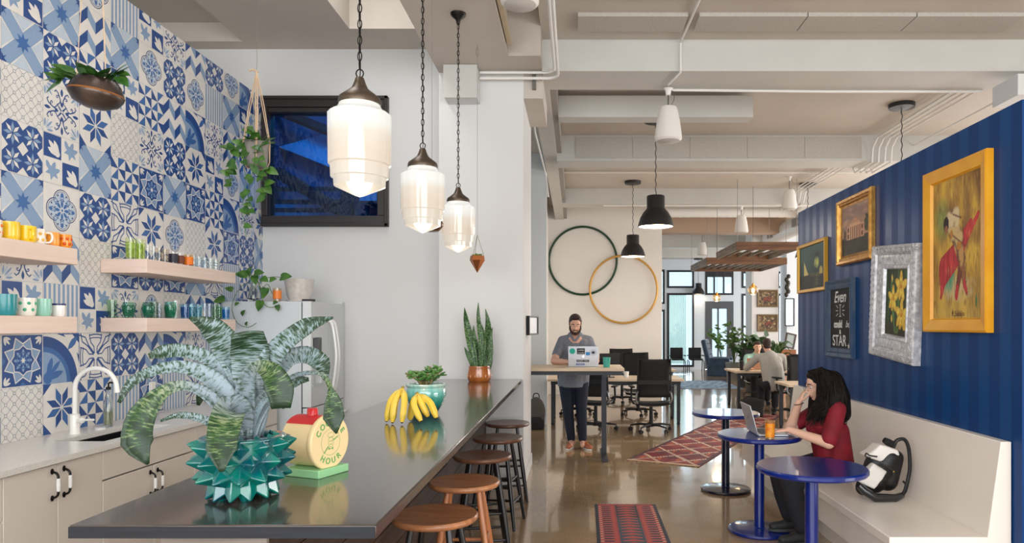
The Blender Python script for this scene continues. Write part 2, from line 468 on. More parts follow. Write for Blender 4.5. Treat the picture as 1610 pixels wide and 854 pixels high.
b = MB(); b.tube([(-1.05, .2, 1.55), (.9, .2, .35)], .07, 6); b.tube([(-1.05, .2, 2.3), (.9, .2, 1.5)], .06, 6); b.build('stringer', sm_, st)
b = MB()
for zz in (1.02, 1.12, 1.27): b.box(-1.1, -.1, .0, .03, zz, zz+.05)
b.box(.25, .35, -.05, .05, .0, 2.6); b.box(-.18, -.05, -.05, .05, 0, 2.6)
b.build('railing', sm_, st)
b = MB(); b.box(-1.1, -.2, .25, .5, 1.0, 1.18); b.box(-.05, .9, .25, .5, 1.2, 1.42); b.prism([(-1.1, 1.9), (-.1, 1.5), (.6, 1.5), (-.4, 2.1)], 'y', .4, .45)
b.build('landing', sl_, st)
point('window_fill_light', (-2.6, 7.8, 4.2), 60, (.7, .85, 1), .1)  # added fill that brightens the blue window from behind

# electrical box, conduits
jb = thing('junction_box', 'square white junction box high on the pillar', 'electrical box', (-1.08, 6.68, 3.72))
MB().box(-.16, .15, -.11, .108, 0, .305).build('box_body', white, jb, bevel=.005)
MB().box(-.165, .155, -.118, -.11, -.005, .306).build('cover', beam_m, jb)
wire_m = mat('hanger_steel', (150, 148, 142), .4, .7)
pipe = mat('conduit_white', (228, 226, 222), .35)
def conduit(pts, r=.012, label=None, group=None):
    o = MB().tube(pts, r, 8).build('conduit', pipe); return tag(o, label, 'pipe', group)
for k, nm in enumerate(('upper', 'lower')):
    z = 4.0-.055*k; x = -.2+.035*k
    arc = [(x-.1+.1*sin(a), 6.7-.12*(1-cos(a)), z) for a in [i*pi/12 for i in range(7)]]
    conduit([(-.92, 6.7, z), (-.33, 6.7, z)] + arc + [(x, 5.6, z+.1*0+.0), (x, 3.0, z)], .014, 'white conduit curving from the junction box along the soffit, %s of the pair' % nm)
ck = tag(MB().box(-.42, -.385, 6.755, 6.79, 3.86, 4.02).build('pipe_clamp', mat('galvanised', (120, 118, 112), .4, .8)), 'metal channel clamp holding the pair of conduits on the pillar', 'clamp')
conduit([(.93, 7.15, 3.985), (2.6, 7.2, 3.985), (4.2, 7.2, 3.985)], .014, 'white conduit running across the underside of the nearest beam')
conduit([(.93, 7.0, 3.985), (1.0, 6.66, 3.985), (1.0, 6.64, 4.0), (1.0, 6.64, 4.27), (1.05, 5.2, 4.28), (1.05, 3.5, 4.28)], .011, 'white conduit climbing the nearest beam beside the big white speaker')
for k in range(4):
    X = 4.22+.09*k
    conduit([(X, 7.2, 4.2), (X, 9.75, 4.2), (X, 9.9, 4.1), (X, 9.93, 3.9), (X, 10.55, 3.88), (X, 10.8, 4.2), (X, 13.6, 4.2), (X, 13.75, 4.0), (X, 14.4, 3.95), (X, 14.7, 4.2), (X, 15.3, 4.2)], .013,
            'white conduit of the bundle dipping under the beams above the blue wall', 'conduit bundle')
conduit([(4.75, 7.2, 4.1), (4.85, 10, 4.15), (4.85, 10.4, 3.9)], .013, 'single white conduit with a bend just right of the conduit bundle')
conduit([(-.35, 12.3, 4.27), (4.9, 12.3, 4.27)], .016, 'white conduit crossing the ceiling between the second and third beams')
conduit([(-.5, 7.95, 4.1), (-.5, 8.6, 3.95), (-.47, 10.9, 3.95), (-.43, 11.02, 3.6)], .013, 'thin white conduit beside the long girder behind the pillar')
conduit([(.55, 14.0, 3.98), (4.9, 14.0, 3.98)], .018, 'white conduit under the third beam over the desks')
tag(MB().box(4.12, 4.7, 6.5, 6.9, 3.72, 3.92).build('junction_box', white, bevel=.005), 'white pull box where the conduits meet above the blue wall', 'electrical box')
d = thing('air_duct', 'large white spiral duct with vents over the far hall', 'duct', (5.3, 15, 3.95))
rp = [(0.23+.006*(i % 2), i*.1) for i in range(61)]
b = MB(); b.M = Matrix.Rotation(radians(-90), 4, 'X'); b.lathe(rp, (0, 0, 0), 24); b.build('duct_body', pipe, d)
for q in (.9, 3.0, 4.8):
    MB().box(-.27, -.2, q, q+.35, -.1, .08).build('vent_grille', mat('vent_grey', (150, 148, 146), .5, .5), d)
dd = thing('air_duct', 'slimmer white duct running crosswise below the ceiling beyond the hoop wall', 'duct', (1.95, 15.6, 4.1))
b = MB(); b.M = Matrix.Rotation(radians(90), 4, 'Y'); b.lathe([(.11+.004*(i % 2), i*.08) for i in range(38)], (0, 0, 0), 20); b.build('duct_body', pipe, dd)
MB().cyl((.6, 0, .1), (.6, 0, .2), .01).cyl((2.2, 0, .1), (2.2, 0, .2), .01).build('hanger', wire_m, dd)
MB().cyl((0, 1, .22), (0, 1, .35), .01).cyl((0, 4, .22), (0, 4, .35), .01).build('hanger', wire_m, d)
# ================================================================== patterned tile wall
TW, T0, TZ = -3.24, 2.69+.004, .90     # plane, a column boundary (2.694 = 4.244 - 5*.31), counter height
TS = .31
class TP:
    """flat pattern pieces on the tile plane; layers lie .4 mm apart"""
    def __init__(s): s.b = MB(); s.o = (0, 0); s.rot = 0; s.k = 0
    def P(s, u, v, L):
        for _ in range(s.rot): u, v = v, 1-u
        return (TW + .0004*L + s.k, s.o[0] + u*TS, s.o[1] + v*TS)
    def poly(s, c, pts, L=1):
        s.k = (s.k+.00002) % .00038
        s.b.add([s.P(u, v, L) for u, v in pts], [list(range(len(pts)))], c)
    def stroke(s, c, pts, w, L=2, closed=False):
        s.k = (s.k+.00002) % .00038
        n = len(pts); V = []
        for i in range(n):
            a = pts[(i-1) % n] if (closed or i) else pts[0]; b_ = pts[(i+1) % n] if (closed or i < n-1) else pts[-1]
            dx, dy = b_[0]-a[0], b_[1]-a[1]; l = max(1e-6, sqrt(dx*dx+dy*dy)); nx, ny = -dy/l*w/2, dx/l*w/2
            V.append((pts[i][0]+nx, pts[i][1]+ny)); V.append((pts[i][0]-nx, pts[i][1]-ny))
        s.b.add([s.P(u, v, L) for u, v in V], [[2*i, 2*i+1, (2*i+3) % (2*n), (2*i+2) % (2*n)] for i in range(n if closed else n-1)], c)
    def disc(s, c, x, y, r, L=2, n=14, ry=None):
        s.poly(c, [(x+r*cos(2*pi*i/n), y+(ry or r)*sin(2*pi*i/n)) for i in range(n)], L)
    def ring(s, c, x, y, r, w, L=2, n=16):
        s.stroke(c, [(x+r*cos(2*pi*i/n), y+r*sin(2*pi*i/n)) for i in range(n)], w, L, True)
    def star(s, c, x, y, r, r2, n=8, L=3, ph=0):
        s.poly(c, [(x+(r if i % 2 == 0 else r2)*cos(pi*i/n+ph), y+(r if i % 2 == 0 else r2)*sin(pi*i/n+ph)) for i in range(2*n)], L)
    def petal(s, c, x, y, a, r0, r1, w, L=3):
        pts = []
        for t, k in ((0, 0), (.3, .8), (.6, 1), (.85, .6), (1, 0), (.85, -.6), (.6, -1), (.3, -.8)):
            d = r0+(r1-r0)*t; pts.append((x+d*cos(a)-k*w*sin(a), y+d*sin(a)+k*w*cos(a)))
        s.poly(c, pts, L)
tp = TP()
Wt, Lt, LL, Bt, Nt, Kt, Gt = range(7)   # white, light, very light, mid, navy, ink, grey
def clip01(pts): return [(min(1, max(0, x)), min(1, max(0, y))) for x, y in pts]
def tA():
    tp.poly(LL, [(.25, 0), (.75, 0), (.5, .28)]); tp.poly(LL, [(.25, 1), (.75, 1), (.5, .72)]); tp.poly(LL, [(0, .25), (0, .75), (.28, .5)]); tp.poly(LL, [(1, .25), (1, .75), (.72, .5)])
    for a in (0, 1):
        q = [(0, 0), (.2, 0), (1, .8), (1, 1), (.8, 1), (0, .2)]
        tp.poly(Lt, q if not a else [(1-x, y) for x, y in q], 2+a)
    for x, y in ((0, 0), (1, 0), (0, 1), (1, 1)):
        sx, sy = (1 if x == 0 else -1), (1 if y == 0 else -1)
        tp.poly(Nt, [(x, y), (x+.13*sx, y), (x+.06*sx, y+.06*sy), (x+.12*sx, y+.13*sy), (x+.05*sx, y+.09*sy), (x, y+.15*sy)], 4)
    tp.star(Bt, .5, .5, .19, .10, 8, 4)
def tB():
    for cx in (.26, .74):
        for cy in (.26, .74):
            r = .265
            tp.poly(Nt, [(cx+r*cos(pi/8+pi*i/4), cy+r*sin(pi/8+pi*i/4)) for i in range(8)], 1)
            for k in range(8):
                a = pi/4*k; tp.poly(Wt if k % 2 else Lt, [(cx+.02*cos(a), cy+.02*sin(a)), (cx+.12*cos(a+.3), cy+.12*sin(a+.3)), (cx+.22*cos(a), cy+.22*sin(a)), (cx+.12*cos(a-.3), cy+.12*sin(a-.3))], 2)
    tp.poly(Wt, [(.5, .42), (.58, .5), (.5, .58), (.42, .5)], 3)
    for x, y in ((.5, 0), (.5, 1)): pass
def tC():
    for k in range(8):
        a = pi/4*k+pi/8
        tp.poly(Nt if k % 2 else Bt, [(.5+.03*cos(a), .5+.03*sin(a)), (.5+.25*cos(a+.32), .5+.25*sin(a+.32)), (.5+.44*cos(a), .5+.44*sin(a)), (.5+.25*cos(a-.32), .5+.25*sin(a-.32))], 1)
    for x, y in ((0, 0), (1, 0), (0, 1), (1, 1)):
        sx, sy = (1 if x == 0 else -1), (1 if y == 0 else -1)
        tp.poly(Nt, [(x, y), (x+.22*sx, y), (x, y+.22*sy)], 1)
def tD():
    n = 5
    for k in range(-n+1, n):
        for f_ in (0, 1):
            a = (max(0, k/n), max(0, -k/n)); b_ = (min(1, 1+k/n), min(1, 1-k/n))
            pts = [a, b_]
            if f_: pts = [(1-x, y) for x, y in pts]
            tp.stroke(Gt, pts, .009, 1)
    for i in range(n):
        for j in range(n):
            tp.disc(Wt, (i+.5)/n, (j+.5)/n, .028, 2, 8); tp.ring(Gt, (i+.5)/n, (j+.5)/n, .03, .012, 3, 8)
def tE():
    for o, c, r in ((0, Kt, .235), (1, Wt, .215), (2, Kt, .195), (3, LL, .185)):
        for dx, dy in ((.19, 0), (-.19, 0), (0, .19), (0, -.19)): tp.disc(c, .5+dx, .5+dy, r, 1+o, 18)
        tp.disc(c, .5, .5, r, 1+o, 12)
    rn = random.Random(3)
    for k in range(8):
        a = k*pi/4; tp.petal(Bt, .5, .5, a, .05, .2, .035, 5); tp.ring(Bt, .5+.26*cos(a), .5+.26*sin(a), .045, .016, 5, 9)
    for k in range(16):
        a = k*pi/8+.2; tp.disc(Kt if k % 2 else Bt, .5+.2*cos(a), .5+.2*sin(a), .022, 6, 6)
    for k in range(4):
        a = k*pi/2; tp.petal(Bt, .5, .5, a, .25, .36, .04, 6)
        for q in (-.38, .38): tp.disc(Kt, .5+.31*cos(a+q), .5+.31*sin(a+q), .022, 6, 6)
    tp.disc(Wt, .5, .5, .05, 6, 10); tp.disc(Bt, .5, .5, .03, 7, 8)
def tF():
    for k in range(8): tp.poly(Lt, [(k/8+.02, 0), (k/8+.083, 0), (k/8+.083, 1), (k/8+.02, 1)], 1)
def tG():
    for i in range(2):
        for j in range(2):
            x, y = i*.5, j*.5
            tp.poly(Nt, [(x, y), (x+.25, y+.25), (x+.25, y+.5), (x, y+.25)], 1)
            tp.poly(Lt, [(x+.25, y+.25), (x+.5, y), (x+.5, y+.25), (x+.25, y+.5)], 1)
def tH():
    pat = [(0, 1, 2, 3), (1, 2, 3, 0), (2, 3, 0, 1), (3, 0, 1, 2)]
    for i in range(4):
        for j in range(4):
            x, y, h = i/4, j/4, .25; c4 = [(x, y), (x+h, y), (x+h, y+h), (x, y+h)]
            k = ((0, 1), (3, 2))[j % 2][i % 2]
            tp.poly(Nt if (i+j) % 2 else Bt, [c4[k], c4[(k+1) % 4], c4[(k+2) % 4]], 1)
def tI():
    for q in range(4):
        tp.rot = q
        tp.petal(Nt, .5, .5, 0, .30, .47, .035, 2); tp.petal(Nt, .5, .5, 0, .08, .2, .022, 2)
        for s_ in (1, -1):
            pts = []
            for i in range(14):
                t = i/13; a = t*2.1*pi; r = .085*(1-t*.8)
                pts.append((.5+.22+r*cos(a+pi)*1.0+.07*t, .5+s_*(.11+r*sin(a+pi))))
            tp.stroke(Nt, pts, .02, 2)
            tp.stroke(Nt, [(.5, .5), (.56, .5+s_*.05), (.6, .5+s_*.1), (.635, .5+s_*.12)], .022, 2)
            tp.stroke(Nt, [(.62, .5+s_*.02), (.74, .5+s_*.04), (.86, .5+s_*.1), (.9, .5+s_*.16), (.86, .5+s_*.2)], .026, 2)
        for k in range(5):
            a = pi/4+(k-2)*.34; tp.petal(LL if k % 2 else Lt, .03+.94*0, .03, a, .06, .30-.03*abs(k-2), .024, 1)
    tp.rot = 0; tp.disc(Wt, .5, .5, .03, 3, 8); tp.ring(Nt, .5, .5, .035, .012, 4, 8)
def tJ():
    tp.poly(Nt, [(.02, .02), (.98, .02), (.98, .98), (.02, .98)], 1)
    def oc(r, ph=pi/8): return [(.5+r*cos(ph+pi*i/4), .5+r*sin(ph+pi*i/4)) for i in range(8)]
    tp.star(Wt, .5, .5, .47, .33, 8, 2, pi/8); tp.star(Lt, .5, .5, .44, .30, 8, 3, pi/8)
    tp.star(Wt, .5, .5, .30, .245, 8, 4, 0); tp.star(Nt, .5, .5, .275, .225, 8, 5, 0)
    for k in range(8): tp.petal(Lt, .5, .5, k*pi/4, .08, .22, .03, 6)
    tp.ring(Bt, .5, .5, .15, .02, 7); tp.disc(Bt, .5, .5, .09, 7, 12); tp.star(Wt, .5, .5, .07, .03, 6, 8)
    for q in range(4):
        tp.rot = q
        for k in (-1, 0, 1): tp.petal(Wt, .05, .05, pi/4+k*.5, .01, .2-.03*abs(k), .026, 4)
        tp.poly(Bt, [(.42, .02), (.58, .02), (.5, .1)], 2)
    tp.rot = 0
def tK():
    def arc(r0, r1, c, L, n=14):
        pts = [(r0*cos(pi/2*i/n), r0*sin(pi/2*i/n)) for i in range(n+1)] + [(r1*cos(pi/2*i/n), r1*sin(pi/2*i/n)) for i in range(n, -1, -1)]
        tp.poly(c, clip01(pts), L)
    tp.poly(Nt, [(1, .35), (1, 1), (.35, 1), (.62, .92), (.8, .8), (.92, .62)], 1)
    tp.poly(Wt, [(.55, .98), (.98, .55), (.98, .8), (.8, .98)], 2); tp.petal(Bt, .72, .72, pi/4, -.08, .3, .07, 3)
    arc(.74, .95, Nt, 3); arc(.64, .74, Bt, 3); arc(.001, .64, Lt, 3)
    tp.petal(Bt, .1, .1, .3, .0, .45, .07, 4); tp.petal(Bt, .1, .1, pi/4, .1, .5, .05, 4); tp.petal(Bt, .1, .1, 1.27, .0, .45, .07, 4); tp.disc(Bt, .12, .12, .12, 4, 10)
def tL():
    for i in range(2):
        for j in range(2):
            x, y = i*.5, j*.5
            if (i+j) % 2:
                tp.poly(Nt, [(x+.015, y+.015), (x+.485, y+.015), (x+.485, y+.485), (x+.015, y+.485)], 1)
                ox, oy, s_ = x+.4, y+.1, 1
                for a in (.55, .9, 1.25): tp.petal(Wt, x+.44, y+.06, pi/2+a-.1, .04, .42-.07*abs(a-.9)/.35, .055, 2)
                tp.disc(Wt, x+.38, y+.12, .07, 2, 9)
            else:
                tp.star(Lt, x+.25, y+.25, .2, .1, 6, 1, .3)
                for a in (.4, 1.1, 2.0): tp.petal(Lt, x+.2, y+.2, a, .05, .27, .05, 2)
def tM():
    for q in range(4):
        tp.rot = q
        tp.stroke(Nt, [(.04, .0), (.09, .18), (.26, .28), (.44, .46)], .028, 1)
        tp.stroke(Nt, [(.0, .04), (.18, .09), (.28, .26), (.46, .44)], .028, 1)
        tp.stroke(Nt, [(.3, .02), (.35, .2), (.45, .3), (.46, .44)], .026, 1); tp.stroke(Nt, [(.7, .02), (.65, .2), (.55, .3), (.54, .44)], .026, 1)
        tp.stroke(Nt, [(.3, .05), (.44, .03), (.56, .03), (.7, .05)], .026, 1)
        tp.stroke(Nt, [(.12, .3), (.1, .42), (.1, .58), (.12, .7)], .022, 1)
    tp.rot = 0
TF = dict(A=tA, B=tB, C=tC, D=tD, E=tE, F=tF, G=tG, H=tH, I=tI, J=tJ, K=tK, L=tL, M=tM)
# columns from the near end; one string per column, bottom row first
tmap = ['HJBKDEGACF', 'AFCLIBHDEJ', 'MBDGEKAJCI', 'LEIMHFBCAD', 'DJLIABDALG', 'CKFGELIBAF', 'HMLDBACHGE', 'FBIJMHDLAF', 'JGEBCJIHEL',
        'FKDJEABGBI', 'MIGADJCKEG', 'HFKMCHLIFB', 'ECAFJKEGAE', 'KDJHBIAHLK', 'ILBGACFJIC']
ncol = 15
for c in range(ncol):
    s_ = tmap[c]
    for r_ in range(10):
        y0 = T0+c*TS; z0 = TZ+r_*TS
        tp.o = (y0, z0); tp.rot = 0
        TF[s_[r_]]()
        tp.stroke(Gt, [(0, 0), (1, 0), (1, 1), (0, 1)], .006, 1, True)
tile_cols = [(228, 224, 218), (136, 162, 194), (190, 203, 216), (62, 106, 166), (40, 76, 138), (38, 64, 118), (148, 156, 168)]
tile_m = [mat('tile_%d' % i, c, .32, vary=.05, scale=25) for i, c in enumerate(tile_cols)]
tp.b.box(TW-.12, TW, -.5, 7.22, 0, 3.92, 0)
# cut what rises over the top edge of the partition
for v in tp.b.v:
    if v.z > 3.92: v.z = 3.92
    if v.y > 7.219: v.y = 7.219
struct('wall_left', tp.b, tile_m, 'kitchen partition covered in blue and white patterned tiles', smooth=0)

# ================================================================== kitchen run
cab = mat('cream_cabinet', (236, 227, 217), .4, coat=.2)
quartz = mat('pale_quartz', (234, 231, 225), .22, vary=.10, scale=120)
iron = mat('black_iron', (30, 28, 28), .35, .6)
porc = mat('white_porcelain', (240, 240, 238), .15, coat=.6)
CX = -2.66; BX = -3.24
def pull(parent, x, y, z):
    b = MB(); pts = bez([(0, 0, .065), (.02, 0, .062), (.034, 0, .045), (.036, 0, 0), (.034, 0, -.045), (.02, 0, -.062), (0, 0, -.065)], 24)
    b.tube(pts, .006, 8); b.ball((0.004, 0, .068), (.006, .011, .016), 10); b.ball((0.004, 0, -.068), (.006, .011, .016), 10)
    h = b.build('handle', iron, parent, loc=(x, y, z))
    MB().lathe([(.004, -.035), (.009, -.03), (.010, 0), (.009, .03), (.004, .035)], (.036, 0, 0), 12).build('grip', porc, h)['label'] = 'white porcelain grip'
    return h
def cabinet(y0, y1, label, parts, group=None):
    t = thing('base_cabinet', label, 'cabinet', (-2.95, y0, 0), group='cream cabinets under the worktop')
    w = y1-y0
    zt = .69 if 'sink' in label and 'blank' in label else .865
    b = MB(); b.box(BX+2.95+.01, CX+2.95-.02, 0.002, w-.002, .1, zt); b.box(BX+2.95+.01, CX+2.95-.08, .01, w-.01, 0, .1); b.build('body', cab, t)
    X = CX+2.95
    for kind, a, c, z0, z1, hs in parts:
        f_ = MB().box(X-.02, X, a*w+.003, c*w-.003, z0, z1).build(kind, cab, t, bevel=.002)
        for (hy, hz, vert) in hs:
            if vert: pull(f_, X, hy*w, hz)
            else: MB().tube(bez([(X, hy*w-.06, hz), (X+.025, hy*w-.045, hz), (X+.03, hy*w, hz), (X+.025, hy*w+.045, hz), (X, hy*w+.06, hz)], 16), .006, 8).build('handle', iron, f_)
    return t
cabinet(2.35, 3.24, 'cream drawer cabinet nearest the camera at the counter end', [('drawer', 0, 1, .66, .86, []), ('drawer', 0, 1, .11, .65, [])])
cabinet(3.24, 3.925, 'cream two-door cabinet with black and white pulls left of the sink', [('door', 0, .5, .11, .86, [(.44, .76, 1)]), ('door', .5, 1, .11, .86, [(.56, .76, 1)])])
cabinet(3.925, 4.87, 'cream sink cabinet with a blank top panel above two doors', [('drawer_front', 0, 1, .70, .86, []), ('door', 0, .5, .11, .69, [(.46, .585, 1)]), ('door', .5, 1, .11, .69, [(.54, .585, 1)])])
cabinet(4.87, 5.55, 'cream drawer cabinet between sink and refrigerator with a hidden pull', [('drawer', 0, 1, .70, .86, [(.5, .78, 0)]), ('drawer', 0, 1, .11, .69, [(.5, .6, 0)])])
cabinet(5.55, 6.22, 'pale cabinet beside the refrigerator with a small dark drawer pull', [('drawer', 0, 1, .70, .86, [(.5, .78, 0)]), ('door', 0, 1, .11, .69, [])])
wk = thing('worktop', 'pale speckled stone worktop along the tiled wall', 'counter', (-2.935, 2.35, .87))
SX0, SX1, SY0, SY1 = -3.02, -2.73, 4.04, 4.72
ox, oy = 2.935, -2.35
b = MB(); b.box(BX+ox, SX0+ox, 0, 6.24+oy, 0, .03); b.box(SX1+ox, -2.63+ox, 0, 6.24+oy, 0, .03); b.box(SX0+ox, SX1+ox, 0, SY0+oy, 0, .03); b.box(SX0+ox, SX1+ox, SY1+oy, 6.24+oy, 0, .03)
b.build('slab', quartz, wk)
sk = thing('sink', 'black undermount sink basin set into the pale worktop', 'sink', (-2.875, 4.38, .70))
b = MB(); bx = mat('black_composite', (14, 15, 18), .35)
b.box(-.145, .145, -.34, .34, 0, .01); b.box(-.15, -.14, -.345, .345, 0, .169); b.box(.14, .15, -.345, .345, 0, .169); b.box(-.14, .14, -.345, -.335, 0, .169); b.box(-.14, .14, .335, .345, 0, .169)
b.build('basin', bx, sk); MB().lathe([(.0, .011), (.035, .011), (.04, .012), (.04, .014), (0, .014)], (0, .1, 0)).build('drain', mat('steel', (180, 182, 186), .3, 1), sk)
fc = thing('faucet', 'white gooseneck faucet with side lever behind the black sink', 'faucet', (-3.10, 4.32, .9))
wm = mat('white_enamel_metal', (238, 236, 230), .25, coat=.4)
b = MB(); b.lathe([(.03, 0), (.03, .006), (.027, .01), (.027, .12), (.016, .125)], n=20)
b.tube([(0, 0, .1), (0, 0, .28)] + [(.13-.13*cos(a), 0, .28+.126*sin(a)) for a in [i*pi*.93/16 for i in range(1, 17)]] + [(.262, 0, .255)], [.014]*18+[.0155], 12)
b.build('spout', wm, fc)
b = MB(); b.cyl((.02, 0, .085), (.06, -.02, .085), .017); b.cyl((.055, -.02, .087), (.15, -.05, .093), .007); b.build('lever', wm, fc)
b = MB(); b.lathe([(0, 0), (.026, 0), (.028, .02), (.027, .15), (.018, .2), (.014, .22), (.014, .245), (.012, .245), (.012, .22), (.025, .15), (.025, .01), (0, .01)], n=18)
so = thing('soap_bottle', 'clear glass pump bottle of dish soap beside the white faucet', 'bottle', (-3.10, 4.63, .9))
b.build('bottle_body', mat('clear_glass', (235, 240, 236), .02, trans=1, ior=1.45), so)
MB().lathe([(0, .012), (.024, .012), (.0245, .1), (0, .1)], n=16).build('soap', mat('pale_soap', (226, 224, 190), .2, trans=.7), so)
b = MB(); b.lathe([(.015, .245), (.015, .262), (.005, .265), (.005, .29)], n=12); b.tube([(0, 0, .285), (.01, 0, .292), (.045, 0, .288)], .006, 8); b.build('pump', iron, so)
tag(MB().lathe([(0, 0), (.03, 0), (.034, .008), (.03, .006), (0, .004)], (-3.08, 4.52, .9)).build('soap_dish', porc), 'tiny white dish on the worktop between faucet and soap bottle', 'dish')
ot = thing('wall_outlet', 'white double outlet plate on the tiles beyond the faucet', 'outlet', (-3.236, 5.33, 1.08))
MB().box(0, .006, -.04, .04, -.06, .06).build('cover_plate', porc, ot, bevel=.002); MB().box(.006, .009, -.018, .018, .01, .045).box(.006, .009, -.018, .018, -.045, -.01).build('socket', cab, ot)

# floating shelves
shm = mat('blush_wood', (234, 212, 198), .5, color2=(228, 202, 186), scale=5, stretch=(1, .3, 8))
def shelf(y0, y1, z, label):
    return tag(MB().box(BX+.002, -2.923, y0, y1, z-.095, z).build('floating_shelf', shm, bevel=.003), label, 'shelf', 'blush wood shelves on the tiles')
shelf(4.755, 6.0, 2.025, 'blush wood shelf carrying the yellow-green glasses and shot glasses')
shelf(4.755, 6.0, 1.622, 'blush wood shelf carrying the green and blue tumblers')
shelf(2.75, 4.095, 2.02, 'blush wood shelf carrying the yellow and orange mugs')
shelf(2.75, 4.095, 1.622, 'blush wood shelf carrying the teal and mint mugs')

def mug(y, x, z, h, r, col, label, deco=None, hand=1, rz=.6):
    t = thing('mug', label, 'mug', (x, y, z), rz, 'mugs on the left shelves')
    m = mat('mug_%s_%s_%s' % col, col, .25, coat=.3)
    b = MB(); b.lathe([(0, 0), (r*.82, 0), (r*.9, .006), (r, h*.3), (r, h), (r-.004, h), (r-.004, h*.3), (r*.8, .01), (0, .01)], n=20); b.build('cup', m, t)
    if hand: MB().tube(bez([(r-.003, 0, h*.8), (r+.022, 0, h*.78), (r+.028, 0, h*.5), (r+.018, 0, h*.26), (r-.003, 0, h*.22)], 16), .006, 8).build('handle', m, t)
    if deco:
        kind, dc = deco; dm = mat('deco_%s_%s_%s' % dc, dc, .3); b = MB()
        if kind == 'rim': b.lathe([(r+.0008, h*.88), (r+.0008, h+.001), (r-.004, h+.001)], n=20, cap=False)
        else:
            for i in range(8):
                a = i*pi/4
                for k in range(2):
                    zc = h*(.35+.35*k); cx, cy = (r+.0012)*cos(a+k*.39), (r+.0012)*sin(a+k*.39)
                    b.ball((cx*(r-.0065)/r, cy*(r-.0065)/r, zc), (.0105, .0105, .0105), 10)
        b.build('pattern', dm, t)
    return t
sy = lambda px, X=-3.03: abs(X)*1097/(905-px)
Y_, O_ = (246, 200, 40), (244, 160, 48)
mug(sy(-12), -3.03, 2.02, .1, .042, (236, 226, 210), 'pale mug with orange pattern at the left end of the upper mug row', ('dots', (228, 120, 50)), 0)
mug(sy(16), -3.03, 2.02, .105, .043, Y_, 'taller plain yellow mug on the upper mug shelf', hand=0)
mug(sy(41), -3.03, 2.02, .098, .047, (246, 206, 24), 'wide lemon yellow mug with visible handle on the upper mug shelf', rz=-.5)
mug(sy(62), -3.04, 2.02, .095, .038, (240, 236, 226), 'white mug with faint orange marks beside the lemon yellow mug', ('dots', (240, 190, 90)))
mug(sy(82), -3.03, 2.02, .088, .036, O_, 'plain light orange mug on the upper mug shelf', hand=0)
mug(sy(99), -3.02, 2.02, .086, .036, (244, 150, 30), 'orange mug with red ring pattern at the right shelf end', ('dots', (214, 84, 30)), 0)
mug(sy(8), -3.03, 1.622, .115, .052, (46, 140, 146), 'large plain dark teal mug on the lower mug shelf', hand=0)
mug(sy(40), -3.03, 1.622, .1, .05, (236, 232, 220), 'white mug with green dot pattern on the lower mug shelf', ('dots', (70, 170, 130)), 0)
mug(sy(66), -3.03, 1.622, .1, .046, (150, 206, 186), 'plain mint green mug on the lower mug shelf', hand=0)
mug(sy(89), -3.02, 1.622, .075, .036, (242, 240, 236), 'short white enamel mug with navy rim on the lower mug shelf', ('rim', (30, 40, 100)), 0)

def tint_glass(c):
    k = 'tint_%s_%s_%s' % c
    if k in _M: return _M[k]
    m = bpy.data.materials.new(k); m.use_nodes = True; nt = m.node_tree; nt.nodes.clear()
    o = nt.nodes.new('ShaderNodeOutputMaterial'); t = nt.nodes.new('ShaderNodeBsdfTransparent'); d = nt.nodes.new('ShaderNodeBsdfPrincipled'); mx = nt.nodes.new('ShaderNodeMixShader')
    t.inputs[0].default_value = lin(tuple(int(q*.5+127) for q in c)); d.inputs['Base Color'].default_value = lin(c); d.inputs['Roughness'].default_value = .1; mx.inputs[0].default_value = .3
    nt.links.new(t.outputs[0], mx.inputs[1]); nt.links.new(d.outputs[0], mx.inputs[2]); nt.links.new(mx.outputs[0], o.inputs[0]); _M[k] = m
    return m
def glass(x, y, z, r, h, col, label, taper=.85, bulge=0, fill=None, band=None):
    t = thing('drinking_glass', label, 'glass', (x, y, z), 0, 'glasses on the right shelves')
    pr = [(0, 0), (r*taper, 0)]
    for i in range(1, 7):
        q = i/6; pr.append((r*(taper+(1-taper)*q)+bulge*sin(pi*q), h*q))
    col = tuple(int(q*.45+255*.55) for q in col); m = thin_glass('glass_%s_%s_%s' % col, col)
    MB().lathe(pr, n=16, cap=False).build('tumbler', m, t)
    if fill: MB().lathe([(r*taper*.9+bulge*.4, .013), (r*.93+bulge*.8, h*.62), (r*.93, h*.8)], n=16, cap=False).build('colour_band', tint_glass(fill), t)
    if band: MB().lathe([(r+.0008, h*.2), (r+.001, h*.8)], n=16, cap=False).build('printed_band', mat('print_%s_%s_%s' % band, band, .4), t)
CLR = (250, 252, 251)
Z1s, Z2s = 2.025, 1.622
up = [(4.80, .033, .15, (226, 238, 180), 'pale yellow-green tall glass, first on the upper glass shelf', (200, 220, 110)), (4.90, .035, .15, (226, 238, 180), 'pale yellow-green tall glass, second on the upper glass shelf', (200, 220, 110)),
      (4.99, .028, .13, CLR, 'clear straight glass next to the yellow-green pair', None), (5.06, .026, .12, CLR, 'clear narrow glass with dark rim marks on the upper shelf', None),
      (5.13, .028, .115, (228, 214, 196), 'faintly amber glass third left of the dark one', None), (5.20, .028, .115, (220, 206, 186), 'faintly brown glass beside the dark one', None)]
for y, r, h, c, l, f_ in up: glass(-3.06, y, Z1s, r, h, c, l, .95, 0, f_)
glass(-3.05, 5.29, Z1s, .032, .11, CLR, 'glass with a nearly black printed band on the upper shelf', .9, band=(30, 28, 50))
glass(-3.05, 5.38, Z1s, .03, .105, CLR, 'glass with a dark brown printed band on the upper shelf', .9, band=(110, 52, 24))
glass(-3.03, 5.46, Z1s, .034, .1, (240, 190, 120), 'glass with a bright orange printed band on the upper shelf', .95, band=(238, 124, 24))
